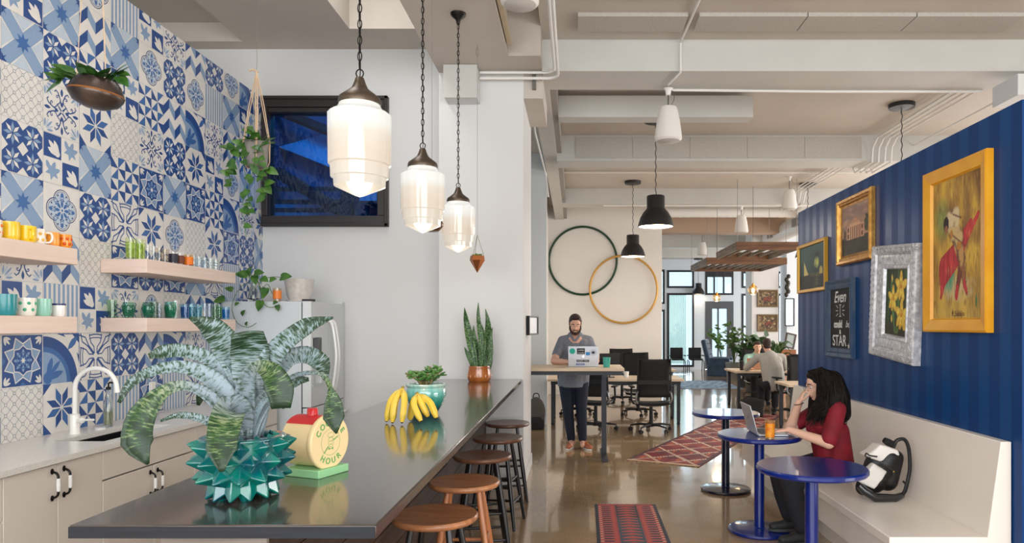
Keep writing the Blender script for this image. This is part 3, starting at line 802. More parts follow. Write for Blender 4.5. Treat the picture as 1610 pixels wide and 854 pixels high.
for i, l in enumerate(('nearest to the orange one', 'second past the orange one', 'third past the orange one', 'fourth past the orange one', 'last on the upper glass shelf')):
    glass(-3.05, 5.56+.088*i, Z1s, .033, .105, (226, 236, 236), 'plain clear short tumbler %s' % l, .9)
lo = [(-3.19, 4.80, .03, .125, (150, 196, 160), 'pale green clear glass at the left end of the lower shelf', 0, None), (-3.1, 4.84, .035, .11, (150, 214, 190), 'dark green bulbous goblet, first of the lower shelf', .012, (24, 150, 124)),
      (-3.17, 4.92, .024, .13, CLR, 'clear glass behind the first dark green goblet', 0, None), (-3.05, 4.98, .034, .115, (150, 216, 194), 'dark green bulbous goblet, second of the lower shelf', .012, (28, 156, 130)),
      (-3.02, 5.06, .022, .105, (200, 214, 226), 'narrow clear glass between the two green goblets on the lower shelf', 0, None), (-3.1, 5.13, .03, .12, (150, 180, 120), 'olive tinted glass left of the teal goblet', 0, None),
      (-3.02, 5.2, .036, .125, (140, 220, 196), 'teal green goblet with oval swirl on the lower shelf', .01, (10, 160, 126)), (-3.04, 5.30, .034, .14, CLR, 'tall clear glass right of the teal goblet', 0, None),
      (-3.14, 5.38, .028, .13, (150, 180, 200), 'smoky dark blue glass in the back of the lower shelf', 0, (40, 76, 100)), (-3.04, 5.43, .033, .115, (130, 190, 230), 'deep blue tumbler on the lower shelf', 0, (20, 120, 196)),
      (-3.04, 5.52, .036, .12, (160, 224, 236), 'aqua tumbler with a plaid print beside the deep blue one', 0, (24, 164, 190)), (-3.04, 5.61, .036, .12, (160, 224, 236), 'second aqua plaid tumbler farther along the lower shelf', 0, (34, 170, 196)),
      (-3.03, 5.70, .03, .13, CLR, 'clear glass with pale rim right of the aqua tumblers', 0, None), (-3.03, 5.77, .03, .13, CLR, 'clear straight glass left of the green ones', 0, None),
      (-3.02, 5.84, .028, .13, (190, 222, 190), 'grass green glass near the right end of the lower shelf', 0, (110, 170, 120)), (-3.02, 5.905, .028, .13, (180, 220, 190), 'green glass with yellow foot at the right of the lower shelf', 0, (60, 170, 110)),
      (-2.99, 5.965, .032, .105, (130, 200, 236), 'turquoise blue tumbler at the right end of the lower shelf', 0, (20, 146, 206))]
for x, y, r, h, c, l, bu, f_ in lo: glass(x, y, Z2s, r, h, c, l, .85 if not bu else .7, bu, f_)

# refrigerator
rf = thing('refrigerator', 'white side-by-side refrigerator with a water dispenser', 'refrigerator', (-2.84, 6.75, 0))
fw = mat('fridge_white', (216, 220, 222), .35, coat=.3); fs_ = mat('fridge_side', (206, 212, 216), .5); gk = mat('dark_gasket', (50, 50, 54), .6)
MB().box(-.36, .36, -.44, .44, .02, 1.79).build('body', fs_, rf, bevel=.01)
MB().box(.36, .372, -.435, .435, .05, 1.775).build('gasket', gk, rf)
for y0, y1, nm in ((-.445, -.003, 'near'), (.003, .445, 'far')):
    b = MB()
    if nm == 'near':
        d0, d1, dz0, dz1 = -.40, -.18, 1.02, 1.46
        b.box(.372, .45, y0, d0, .83, 1.79); b.box(.372, .45, d1, y1, .83, 1.79); b.box(.372, .45, d0, d1, .83, dz0); b.box(.372, .45, d0, d1, dz1, 1.79); b.box(.372, .39, d0, d1, dz0, dz1)
    else: b.box(.372, .45, y0, y1, .83, 1.79)
    dr = b.build('door', fw, rf)
    if nm == 'near':
        MB().box(.39, .452, d0+.01, d1-.01, dz1-.16, dz1-.01).build('control_panel', mat('panel_black', (16, 20, 34), .15), dr)['label'] = 'black dispenser panel'
        MB().box(.39, .45, d0+.02, d1-.02, dz1-.2, dz1-.175).box(.39, .43, -.31, -.27, dz1-.27, dz1-.2).build('spout', gk, dr)
        MB().box(.39, .455, d0, d1, dz0-.01, dz0+.012).build('drip_tray', fs_, dr)
    hy = -.04 if nm == 'near' else .04
    MB().tube(bez([(.45, hy, 1.62), (.50, hy, 1.58), (.535, hy, 1.35), (.535, hy, 1.2), (.50, hy, .95), (.45, hy, .90)], 24), .014, 10).build('handle', porc, dr)
bt = MB().box(.372, .45, -.445, .445, .08, .82).build('freezer_drawer', fw, rf, bevel=.006)
MB().tube(bez([(.45, -.38, .70), (.5, -.34, .705), (.53, 0, .71), (.5, .34, .705), (.45, .38, .70)], 24), .014, 10).build('handle', porc, bt)
for y in (-.40, .40): MB().box(.36, .46, y-.03, y+.03, 1.79, 1.81).build('hinge_cover', gk if y < 0 else fw, rf)
# ================================================================== bar
top_m = mat('dark_bar_top', (56, 48, 43), .2, color2=(72, 62, 55), scale=3, stretch=(1, .25, 1), coat=.6, bump=.015, bscale=200)
def edge_mat():
    return mat('dark_bar_edge', (20, 26, 38), .5, color2=(10, 12, 18), scale=14, stretch=(.4, .4, 6))
bar = thing('bar_counter', 'long dark stained wooden bar with a plank-clad base', 'bar', (-.92, 4.3, 0))
b = MB(); b.box(-.40, .40, 1.817-4.3, 6.785-4.3, 1.014, 1.05); o = b.build('bar_top', top_m, bar, bevel=.004)
MB().box(-.398, .398, 1.812-4.3, 1.8165-4.3, 1.017, 1.046).build('front_edge', edge_mat(), bar)
wd = mat('dark_plank', (72, 54, 44), .5, color2=(48, 36, 30), scale=6, stretch=(1, .2, 8))
b = MB()
for k in range(8):
    z0 = .02+k*.1235; b.box(.035, .05, 1.98-4.3, 6.775-4.3, z0, z0+.12)
b.build('cladding', wd, bar)
MB().box(-.25, .035, 1.98-4.3, 6.775-4.3, 0, 1.014).build('base', mat('dark_core', (40, 32, 28), .7), bar)
b = MB()
for k in range(6): b.box(-.25, .05, 1.965-4.3, 1.98-4.3, .02+k*.165, .18+k*.165)
b.build('end_planks', mat('grey_plank', (150, 140, 132), .6, color2=(120, 108, 100), scale=6, stretch=(.3, 1, 8)), bar)

# bar stools
def stool(loc, label, seat_c, leg_c, rz, group='round wooden bar stools'):
    t = thing('bar_stool', label, 'stool', loc, rz, group)
    sm = mat('seat_%s_%s_%s' % seat_c, seat_c, .35, color2=tuple(int(x*.8) for x in seat_c), scale=5, stretch=(1, 9, 1), coat=.25)
    lm = mat('leg_%s_%s_%s' % leg_c, leg_c, .35, color2=tuple(int(x*.8) for x in leg_c), scale=7, stretch=(5, 5, .6), coat=.2)
    MB().lathe([(0, .655), (.17, .655), (.19, .66), (.2, .672), (.2, .68), (.193, .69), (.16, .689), (0, .684)], n=40).build('seat', sm, t)
    L = []
    for i, (sx, sy_) in enumerate(((1, 1), (1, -1), (-1, -1), (-1, 1))):
        a = Vector((.085*sx, .085*sy_, .657)); c = Vector((.175*sx, .175*sy_, 0)); L.append((a, c))
        p = [a.lerp(c, q) for q in (0, .3, .6, .92, 1)]
        MB().tube(p, [.014, .018, .019, .014, .012], 10).build('leg', lm, t)
    for i in range(4):
        for q in ((.52, .78) if i % 2 else (.45, .70)):
            a = L[i][0].lerp(L[i][1], q); c = L[(i+1) % 4][0].lerp(L[(i+1) % 4][1], q); md = a.lerp(c, .5)
            MB().tube([a, md, c], [.008, .012, .008], 8).build('stretcher', lm, t)
    return t
BR, DK, BL, NT = (124, 76, 50), (112, 78, 62), (30, 28, 30), (190, 120, 74)
stool((-.62, 6.35, 0), 'dark brown bar stool nearest the white pillar, farthest down the row', DK, BL, .1)
stool((-.615, 5.52, 0), 'dark brown bar stool with black legs, second from the white pillar', (118, 82, 62), BL, -.15)
stool((-.635, 4.76, 0), 'mid brown bar stool with black legs, middle of the row', (128, 86, 62), BL, .2)
stool((-.63, 3.96, 0), 'light natural bar stool with honey-coloured legs', (196, 132, 88), NT, .05)
stool((-.655, 3.26, 0), 'orange brown seated bar stool with black legs, nearest the camera', (184, 122, 80), BL, -.1)

# ---------------------------------------------------------------- leaves
def stripe_leaf_mat(name, lo, hi, pale, green, base=None):
    m = bpy.data.materials.new(name); m.use_nodes = True; nt = m.node_tree; b = nt.nodes['Principled BSDF']
    uv = nt.nodes.new('ShaderNodeTexCoord'); mp = nt.nodes.new('ShaderNodeMapping'); mp.inputs['Scale'].default_value = (.9, 22, 1)
    nt.links.new(uv.outputs['UV'], mp.inputs[0])
    n = nt.nodes.new('ShaderNodeTexNoise'); n.inputs['Scale'].default_value = 2.4; n.inputs['Detail'].default_value = 7; n.inputs['Roughness'].default_value = .62; n.inputs['Distortion'].default_value = .35
    nt.links.new(mp.outputs[0], n.inputs[0])
    sp = nt.nodes.new('ShaderNodeSeparateXYZ'); nt.links.new(uv.outputs['UV'], sp.inputs[0])
    mr = nt.nodes.new('ShaderNodeMapRange'); mr.inputs[1].default_value = .1; mr.inputs[2].default_value = 1.0; mr.inputs[3].default_value = lo; mr.inputs[4].default_value = hi
    nt.links.new(sp.outputs['Y'], mr.inputs[0])
    ad = nt.nodes.new('ShaderNodeMath'); ad.operation = 'ADD'; nt.links.new(n.outputs[0], ad.inputs[0]); nt.links.new(mr.outputs[0], ad.inputs[1])
    r = nt.nodes.new('ShaderNodeValToRGB'); e = r.color_ramp.elements
    e[0].position = .44; e[0].color = lin(pale); e[1].position = .66; e[1].color = lin((30, 50, 32))
    k = e.new(.53); k.color = lin(tuple(int(pale[i]*.6+green[i]*.4) for i in range(3))); k2 = e.new(.57); k2.color = lin(green)
    nt.links.new(ad.outputs[0], r.inputs[0]); out = r.outputs[0]
    if base:
        r0 = nt.nodes.new('ShaderNodeValToRGB'); e0 = r0.color_ramp.elements; e0[0].position = .46; e0[0].color = lin(base); e0[1].position = .60; e0[1].color = lin((60, 80, 66))
        nt.links.new(n.outputs[0], r0.inputs[0]); m2 = nt.nodes.new('ShaderNodeMapRange'); m2.inputs[1].default_value = .38; m2.inputs[2].default_value = .58
        nt.links.new(sp.outputs['Y'], m2.inputs[0]); mx = nt.nodes.new('ShaderNodeMixRGB'); nt.links.new(m2.outputs[0], mx.inputs[0]); nt.links.new(r0.outputs[0], mx.inputs[1]); nt.links.new(out, mx.inputs[2]); out = mx.outputs[0]
    nt.links.new(out, b.inputs['Base Color']); b.inputs['Specular IOR Level'].default_value = .3
    b.inputs['Roughness'].default_value = .42; b.inputs['Coat Weight'].default_value = .08
    return m
brm = stripe_leaf_mat('silver_banded_leaf', -.12, .14, (132, 148, 156), (50, 74, 52))
brg = stripe_leaf_mat('green_banded_leaf', -.13, .24, (130, 136, 102), (48, 82, 36), (126, 140, 148))
def ribbon(mb, path, widths, side=None, curl=.15, m=0, n=22, k=7):
    """leaf blade: path of centre points, widths, blade faces roughly the viewer side given by 'side' normal"""
    P = bez(path, n); N = len(P); nrm = Vector(side or (0, -1, 0)); rows = []
    for i, p in enumerate(P):
        t = i/(N-1); q = t*(len(widths)-1); a = int(min(q, len(widths)-2)); w = widths[a]+(widths[a+1]-widths[a])*(q-a)
        tg = (P[min(i+1, N-1)]-P[max(i-1, 0)]).normalized()
        s_ = tg.cross(nrm)
        if s_.length < .15: s_ = tg.cross(nrm+Vector((.3, 0, .3)))
        s_.normalize(); up = s_.cross(tg).normalized()
        rows.append([p + s_*w*.5*x - up*curl*w*(1-x*x) for x in [-1+2*j/(k-1) for j in range(k)]])
    mb.sheet(rows, m)
BD = 2.12
pt = thing('potted_bromeliad', 'large silver banded bromeliad in a spiky teal glazed pot', 'plant', (-1.01, BD, 1.05))
orig = Vector((-1.01, BD, 1.05))
teal = mat('teal_glaze', (2, 112, 96), .08, color2=(2, 74, 88), scale=14, coat=1)
b = MB(); b.lathe([(0, .02), (.05, .02), (.085, .045), (.105, .085), (.115, .13), (.118, .175), (.124, .182), (.118, .186), (.088, .186), (.082, .17), (.08, .13), (0, .13)], n=32)
for row, (z, r, tilt, ln, off) in enumerate(((.045, .085, -.75, .044, 0), (.08, .10, -.25, .052, .5), (.118, .11, .02, .056, 0), (.155, .112, .22, .052, .5))):
    for i in range(12):
        a = 2*pi*(i+off)/12+.1; dr = Vector((cos(a)*cos(tilt), sin(a)*cos(tilt), sin(tilt))); c = Vector((cos(a)*(r-.022), sin(a)*(r-.022), z))
        u = Vector((-sin(a), cos(a), 0)); w = dr.cross(u)
        tip = c+dr*(ln+.018); h = .043
        v = [c+u*h, c+w*h, c-u*h, c-w*h, tip]
        b.add(v, [(0, 1, 4), (1, 2, 4), (2, 3, 4), (3, 0, 4), (3, 2, 1, 0)])
b.build('pot', teal, pt, smooth=25, bevel=.004)
for i in range(5):
    a = 2*pi*i/5+.2; MB().lathe([(.0, 0), (.010, 0), (.016, .012), (.022, .04), (0, .05)], (.062*cos(a), .062*sin(a), 0), 8).build('foot', teal, pt)
MB().lathe([(0, .145), (.08, .14), (.0801, .12)], n=24).build('soil', mat('potting_soil', (52, 38, 28), .9, bump=.5), pt)
K = BD/1097
leaves = [
 ([(386, 690, 0), (382, 635, .02), (368, 585, .03), (350, 549, .04), (316, 514, .06), (278, 499, .07)], [20, 28, 38, 46, 36, 4]),
 ([(388, 690, .02), (387, 640, .03), (384, 590, .03), (386, 556, .03), (389, 524, .0)], [22, 34, 48, 58, 46]),
 ([(390, 690, .02), (400, 630, .04), (406, 583, .05), (428, 546, .05), (472, 513, .05), (516, 499, .04)], [24, 34, 36, 32, 28, 3]),
 ([(382, 690, 0), (370, 635, .0), (345, 590, .01), (320, 563, .02), (285, 551, .0), (258, 553, -.01), (240, 560, -.02)], [24, 30, 30, 22, 22, 22, 8]),
 ([(384, 690, -.02), (376, 650, -.02), (345, 600, -.02), (300, 576, -.03), (255, 581, -.04), (222, 600, -.05), (207, 630, -.06)], [22, 28, 28, 20, 17, 14, 5]),
 ([(384, 690, -.03), (376, 665, -.04), (348, 622, -.06), (318, 603, -.08), (288, 610, -.10), (262, 645, -.12), (256, 685, -.125), (271, 718, -.12)], [16, 18, 18, 14, 20, 38, 42, 3]),
 ([(384, 692, -.03), (372, 680, -.05), (345, 655, -.08), (312, 646, -.10), (286, 654, -.11)], [12, 14, 12, 9, 3]),
 ([(386, 692, -.02), (386, 655, -.03), (387, 634, -.08), (391, 652, -.14), (394, 690, -.175), (397, 722, -.185)], [26, 36, 44, 44, 40, 5]),
 ([(386, 690, -.01), (388, 640, -.02), (398, 596, -.04), (420, 574, -.07), (448, 580, -.10), (464, 606, -.11), (466, 636, -.11)], [24, 32, 24, 18, 30, 40, 26]),
 ([(390, 690, .04), (402, 620, .07), (428, 570, .10), (456, 560, .12), (482, 574, .12), (492, 602, .11)], [20, 26, 26, 30, 30, 6]),
 ([(388, 690, .03), (402, 640, .06), (436, 600, .06), (472, 588, .05), (502, 590, .03), (518, 611, .01), (524, 634, .0), (525, 657, .0), (529, 682, 0)], [12, 12, 8, 7, 7, 7, 26, 32, 2]),
 ([(388, 690, .0), (398, 650, .02), (420, 618, .04), (448, 602, .07), (466, 600, .1)], [24, 28, 24, 20, 6]),
 ([(388, 690, .0), (405, 645, .0), (424, 625, -.01), (442, 622, -.03), (455, 640, -.04)], [10, 10, 7, 6, 3]),
 ([(384, 690, .05), (372, 640, .09), (350, 600, .13), (322, 590, .17), (300, 600, .2)], [22, 26, 24, 20, 4]),
 ([(388, 690, .06), (392, 620, .10), (402, 570, .14), (420, 540, .18)], [22, 30, 30, 4]),
 ([(384, 690, .03), (372, 650, .02), (350, 625, .02), (335, 612, .02), (310, 620, .03), (300, 640, .04)], [22, 30, 28, 24, 18, 4]),
]
for li_, (path, wd_) in enumerate(leaves):
    b = MB(); P = [at(x, y, BD)+Vector((-(905-x)/1097*0, dd, 0))-orig for x, y, dd in path]
    ribbon(b, P, [w*K for w in wd_], (.35, -.9, .35), .16)
    lf = b.build('leaf', brg if li_ in (5, 7, 8, 10, 15) else brm, pt, smooth=80)
    so_ = lf.modifiers.new('t', 'SOLIDIFY'); so_.thickness = .0015

# toy cookie timer
ck = thing('cookie_timer', 'cream toy timer clock with red top and green foot reading COOKIE HOUR', 'timer', (-.90, 2.45, 1.05), radians(-22))
cr_ = mat('cream_plastic', (240, 214, 160), .4, coat=.2, sss=.0)
# local +x is the face direction
b = MB()
def circ(r, n=40): return [(r*cos(2*pi*i/n), .115+r*sin(2*pi*i/n)) for i in range(n)]
b.prism(circ(.088), 'x', -.09, .03); b.build('body', cr_, ck, smooth=40)
b = MB(); b.prism(circ(.096), 'x', .03, .05); b.build('face', cr_, ck, bevel=.006)
b = MB(); a0, a1 = radians(48), radians(132)
arc = [(.0905*cos(a0+(a1-a0)*i/10), .115+.0905*sin(a0+(a1-a0)*i/10)) for i in range(11)]
b.prism(arc + [(.084*cos(a1-(a1-a0)*i/10), .115+.084*sin(a1-(a1-a0)*i/10)) for i in range(11)], 'x', -.092, .034)
rd = mat('red_plastic', (204, 34, 40), .35, coat=.3)
tr = b.build('roof_panel', rd, ck, bevel=.001)
MB().lathe([(.0, 0), (.019, 0), (.018, .022), (.015, .026), (0, .027)], (-.03, 0, .203), 20).build('knob', rd, ck)
MB().box(-.095, .065, -.075, .075, 0, .028).build('foot', mat('mint_plastic', (150, 206, 150), .4), ck, bevel=.003)
gr_ = mat('green_print', (104, 170, 96), .5)
b = MB()
def ring3(r, w, x=.0512):
    n = 36; v = [(x, r2*cos(2*pi*i/n), .115+r2*sin(2*pi*i/n)) for i in range(n) for r2 in (r-w/2, r+w/2)]
    b.add(v, [(2*i, 2*i+1, (2*i+3) % (2*n), (2*i+2) % (2*n)) for i in range(n)])
ring3(.046, .001)
def ln3(p, q, w=.0018, x=.0514):
    dx, dy = q[0]-p[0], q[1]-p[1]; l = sqrt(dx*dx+dy*dy); nx, ny = -dy/l*w/2, dx/l*w/2
    b.add([(x, p[0]+nx, .115+p[1]+ny), (x, p[0]-nx, .115+p[1]-ny), (x, q[0]-nx, .115+q[1]-ny), (x, q[0]+nx, .115+q[1]+ny)], [(0, 1, 2, 3)])
def loop3(cx, cy, rx, ry, n=16, w=.0012):
    pts = [(cx+rx*cos(2*pi*i/n), cy+ry*sin(2*pi*i/n)) for i in range(n+1)]
    for i in range(n): ln3(pts[i], pts[i+1], w)
loop3(0, 0, .013, .018); loop3(0, .024, .016, .009); loop3(-.005, .003, .002, .002, 6); loop3(.005, .003, .002, .002, 6)
ln3((-.006, -.008), (.006, -.008)); ln3((.012, .004), (.036, .016), .004); ln3((-.012, -.014), (-.034, -.036), .004)
b.add([(.0516, -.011, .115-.028), (.0516, -.011, .115-.018), (.0516, 0, .115-.023), (.0516, .011, .115-.018), (.0516, .011, .115-.028)], [(0, 1, 2), (2, 3, 4)])
b.build('printed_dial', gr_, ck)
for word, a_mid, step, flip in (('COOKIE', 90, -24, 0), ('HOUR', -90, 24, 1)):
    n = len(word)
    for i, chh in enumerate(word):
        a = radians(a_mid+(i-(n-1)/2)*step); r = .067
        y, z = r*cos(a), .115+r*sin(a)
        up = Vector((0, cos(a), sin(a)))*(1 if not flip else -1)
        text_obj('letter', chh, .029, gr_, ck, frame_matrix((.051, y, z), up.cross(Vector((1, 0, 0))), up), .0004, bold=.0006)

# bananas (each its own)
yb = mat('banana_yellow', (238, 200, 70), .4, color2=(214, 186, 70), scale=5)
tipm = mat('banana_tip', (58, 42, 24), .7)
def banana(stem, tip, sag, r, label, grp='bananas beside the green pot'):
    stem, tip = Vector(stem), Vector(tip); mid = stem.lerp(tip, .5)+Vector(sag)
    P = bez([stem, stem.lerp(mid, .5)+Vector(sag)*.15, mid, mid.lerp(tip, .5)+Vector(sag)*.12, tip], 24); n = len(P)
    t = thing('banana', label, 'banana', tuple(tip), 0, grp)
    P = [p-tip for p in P]
    rr = [r*(.30 if i/n < .08 else .38+.62*min(1, (i/n-.08)/.17)) if i/n < .25 else r*(1 if i/n < .8 else max(.35, 1-((i/n-.8)/.2)**1.6*.65)) for i in range(n)]
    MB().tube(P, rr, 6).build('peel', yb, t, smooth=60)
    MB().ball(P[-1], r*.38, 8).build('tip', tipm, t)
    MB().cyl(P[0]+(P[0]-P[1])*1.0, P[1], r*.34, r*.32, 8).build('stem', mat('banana_stem', (150, 128, 60), .7), t)
BZ = 1.05
s1 = tuple(at(633, 610, 3.80)); s2 = tuple(at(656, 619, 3.74))
for i, (st, tp_, sg, lb) in enumerate((
    (s1, at(608, 662, 3.72), (-.012, -.03, .02), 'leftmost banana of the taller bunch, leaning furthest out'),
    (s1, at(617, 664, 3.68), (-.004, -.035, .02), 'second banana of the taller bunch'),
    (s1, at(632, 664, 3.66), (.02, -.035, .02), 'third banana of the taller bunch, curving beside the small bunch'),
    (s2, at(662, 662, 3.62), (-.02, -.03, .015), 'leftmost banana of the shorter bunch, tip towards the camera'),
    (s2, at(673, 655, 3.68), (.0, -.03, .012), 'middle banana of the shorter bunch'),
    (s2, at(686, 657, 3.66), (.02, -.02, .02), 'rightmost banana of the shorter bunch pointing outwards'),
    (s2, at(645, 660, 3.78), (-.01, .0, .0), 'small banana half hidden between the two bunches'))):
    banana(st, tp_, sg, .0185, lb)

# jade plant in green glazed pot
def heart(mb, p, d, nrm, size, m=0, long=1.25, fold=.18):
    d = Vector(d).normalized(); nrm = Vector(nrm); s_ = d.cross(nrm)
    if s_.length < .1: s_ = d.orthogonal()
    s_.normalize(); up = s_.cross(d); p = Vector(p)
    prof = [(0, .03), (-.06, .3), (.12, .48), (.4, .46), (.7, .28), (1, .0)]
    c = []; rows = []
    for t, w in prof:
        cc = p+d*max(0, t)*size*long - up*(t*t*.12*size)
        rows.append([p+d*t*size*long+s_*w*size-up*(t*t*.12*size)+up*fold*w*size, cc, p+d*t*size*long-s_*w*size-up*(t*t*.12*size)+up*fold*w*size])
    mb.sheet(rows, m)
jd = thing('potted_jade', 'jade plant in a turquoise and green glazed bowl behind the bananas', 'plant', (-.885, 4.13, 1.05))
gz = bpy.data.materials.new('dripped_green_glaze'); gz.use_nodes = True; nt = gz.node_tree; bb = nt.nodes['Principled BSDF']
tc = nt.nodes.new('ShaderNodeTexCoord'); sp = nt.nodes.new('ShaderNodeSeparateXYZ'); nt.links.new(tc.outputs['Object'], sp.inputs[0])
mp = nt.nodes.new('ShaderNodeMapping'); mp.inputs['Scale'].default_value = (1, 1, .18); nt.links.new(tc.outputs['Object'], mp.inputs[0])
nz = nt.nodes.new('ShaderNodeTexNoise'); nz.inputs['Scale'].default_value = 30; nt.links.new(mp.outputs[0], nz.inputs[0])
a1 = nt.nodes.new('ShaderNodeMath'); a1.operation = 'MULTIPLY_ADD'; a1.inputs[1].default_value = .09; nt.links.new(nz.outputs[0], a1.inputs[0]); nt.links.new(sp.outputs['Z'], a1.inputs[2])
rr_ = nt.nodes.new('ShaderNodeValToRGB'); e = rr_.color_ramp.elements; e[0].position = .07; e[0].color = lin((10, 84, 96)); e[1].position = .23; e[1].color = lin((200, 220, 205))
k_ = e.new(.13); k_.color = lin((40, 140, 120)); k_ = e.new(.185); k_.color = lin((120, 186, 176)); nt.links.new(a1.outputs[0], rr_.inputs[0]); nt.links.new(rr_.outputs[0], bb.inputs['Base Color'])
bb.inputs['Roughness'].default_value = .1; bb.inputs['Coat Weight'].default_value = 1
b = MB(); b.lathe([(0, 0), (.06, 0), (.07, .01), (.1, .06), (.118, .11), (.115, .14), (.108, .155), (.118, .165), (.12, .172), (.114, .178), (.1, .176), (.098, .15), (.085, .14), (0, .14)], n=32); b.build('pot', gz, jd)
MB().lathe([(0, .152), (.0995, .15)], n=24, cap=False).build('soil', _M['potting_soil'], jd)
rn = random.Random(5); jl = mat('jade_leaf', (96, 140, 70), .35, color2=(70, 116, 56), scale=9, coat=.2)
b = MB(); lb = MB()
for i in range(11):
    a = rn.uniform(0, 2*pi); r = rn.uniform(.04, .17); h = rn.uniform(.07, .15)*(1 if r < .1 else .7)
    P = bez([(0.02*cos(a), .02*sin(a), .14), (.4*r*cos(a), .4*r*sin(a), .14+h*.6), (r*cos(a), r*sin(a), .15+h)], 10); b.tube(P, .006, 6)
    for q in (5, 7, 8, 9):
        if q >= len(P): continue
        for s_ in range(3 if q < 9 else 4):
            aa = rn.uniform(0, 2*pi); dr = Vector((cos(aa), sin(aa), rn.uniform(-.1, .9))).normalized()
            L_ = rn.uniform(.026, .04); c = P[q]+dr*L_*.6
            rot = dr.to_track_quat('X', 'Z').to_euler()
            lb.ball(c, (L_*.62, L_*.34, .006), 8, 0, rot)
b.build('stem', mat('jade_stem', (120, 110, 70), .7), jd); lb.build('foliage', jl, jd)

# snake plant in orange pot
sn = thing('potted_snake_plant', 'upright snake plant in an orange brown glazed pot at the pillar', 'plant', (-.90, 6.52, 1.05))
b = MB(); b.lathe([(0, 0), (.095, 0), (.107, .015), (.112, .05), (.108, .09), (.1, .125), (.103, .135), (.1, .145), (.088, .145), (.088, .12), (0, .12)], n=32)
b.build('pot', mat('amber_glaze', (188, 112, 52), .15, color2=(150, 78, 34), scale=10, coat=.9), sn)
b = MB()
for i in range(14):
    a = 2*pi*i/14; b.ball((.112*cos(a), .112*sin(a), .05), (.004, .004, .016), 6)
b.build('ridges', mat('amber_glaze_pale', (206, 140, 80), .2, coat=.9), sn)
MB().lathe([(0, .126), (.09, .125)], n=20, cap=False).build('soil', _M['potting_soil'], sn)
def snake_mat():
    m = bpy.data.materials.new('snake_leaf'); m.use_nodes = True; nt = m.node_tree; b = nt.nodes['Principled BSDF']
    uv = nt.nodes.new('ShaderNodeTexCoord'); mp = nt.nodes.new('ShaderNodeMapping'); mp.inputs['Scale'].default_value = (.8, 14, 1); nt.links.new(uv.outputs['UV'], mp.inputs[0])
    n = nt.nodes.new('ShaderNodeTexNoise'); n.inputs['Scale'].default_value = 3; nt.links.new(mp.outputs[0], n.inputs[0])
    r = nt.nodes.new('ShaderNodeValToRGB'); e = r.color_ramp.elements; e[0].position = .42; e[0].color = lin((28, 60, 34)); e[1].position = .62; e[1].color = lin((104, 140, 84))
    nt.links.new(n.outputs[0], r.inputs[0]); nt.links.new(r.outputs[0], b.inputs['Base Color']); b.inputs['Roughness'].default_value = .4
    return m
snm = snake_mat(); SD = 6.52; so0 = Vector((-.90, SD, 1.05))
for path, w in (([(750, 588), (742, 545), (733, 508), (731, 484)], 14), ([(756, 588), (757, 540), (752, 500), (752, 476)], 9), ([(761, 588), (766, 545), (768, 510), (764, 486)], 13), ([(758, 588), (760, 550), (758, 520), (750, 500)], 9),
                ([(766, 590), (770, 565), (768, 552), (772, 542)], 10), ([(748, 590), (742, 570), (735, 555), (731, 546)], 8), ([(754, 590), (751, 560), (746, 530), (744, 512)], 10), ([(764, 588), (772, 560), (772, 530), (774, 515)], 8)):
    b = MB(); j = len(path); P = [at(x, y, SD)-so0+Vector((0, .03*sin(x*1.7), 0)) for x, y in path]
    ribbon(b, P, [w*.5*SD/1097, w*.8*SD/1097, w*SD/1097*.85, w*.5*SD/1097, .002], (.2, -1, .1), .22, n=16)
    lf = b.build('leaf', snm, sn, smooth=80); q_ = lf.modifiers.new('t', 'SOLIDIFY'); q_.thickness = .003

# ================================================================== glass pendants over the bar
cap_m = mat('bronze_cap', (92, 80, 68), .35, .7); chm = mat('chain_black', (26, 22, 20), .4, .6)
def shade_mat():
    m = bpy.data.materials.new('opal_glass'); m.use_nodes = True; nt = m.node_tree; b = nt.nodes['Principled BSDF']
    b.inputs['Base Color'].default_value = lin((130, 126, 120)); b.inputs['Roughness'].default_value = .18; b.inputs['Coat Weight'].default_value = .6
    tc = nt.nodes.new('ShaderNodeTexCoord'); sp = nt.nodes.new('ShaderNodeSeparateXYZ'); nt.links.new(tc.outputs['Object'], sp.inputs[0])
    mr = nt.nodes.new('ShaderNodeMapRange'); mr.inputs[1].default_value = 0; mr.inputs[2].default_value = .41; nt.links.new(sp.outputs['Z'], mr.inputs[0])
    r = nt.nodes.new('ShaderNodeValToRGB'); e = r.color_ramp.elements
    e[0].position = 0; e[0].color = (.62, .56, .47, 1); e[1].position = 1; e[1].color = (.97, .99, .95, 1)
    for p_, c in ((.22, (.70, .62, .50, 1)), (.42, (.74, .60, .46, 1)), (.62, (.80, .70, .58, 1)), (.74, (.90, .92, .88, 1))):
        k = e.new(p_); k.color = c
    nt.links.new(mr.outputs[0], r.inputs[0]); nt.links.new(r.outputs[0], b.inputs['Emission Color']); b.inputs['Emission Strength'].default_value = .72
    return m
opal = shade_mat()
def chain(mb, z0, z1, pitch=.034):
    n = int((z1-z0)/pitch)
    for i in range(n+1):
        z = z0+(z1-z0)*i/n; pts = []
        for k in range(10):
            a = 2*pi*k/10; u, w = .0085*cos(a), (.021 if abs(sin(a)) > .3 else .021)*sin(a)
            pts.append((u, 0, z+w) if i % 2 else (0, u, z+w))
        mb.tube(pts, .0026, 5, closed=True)
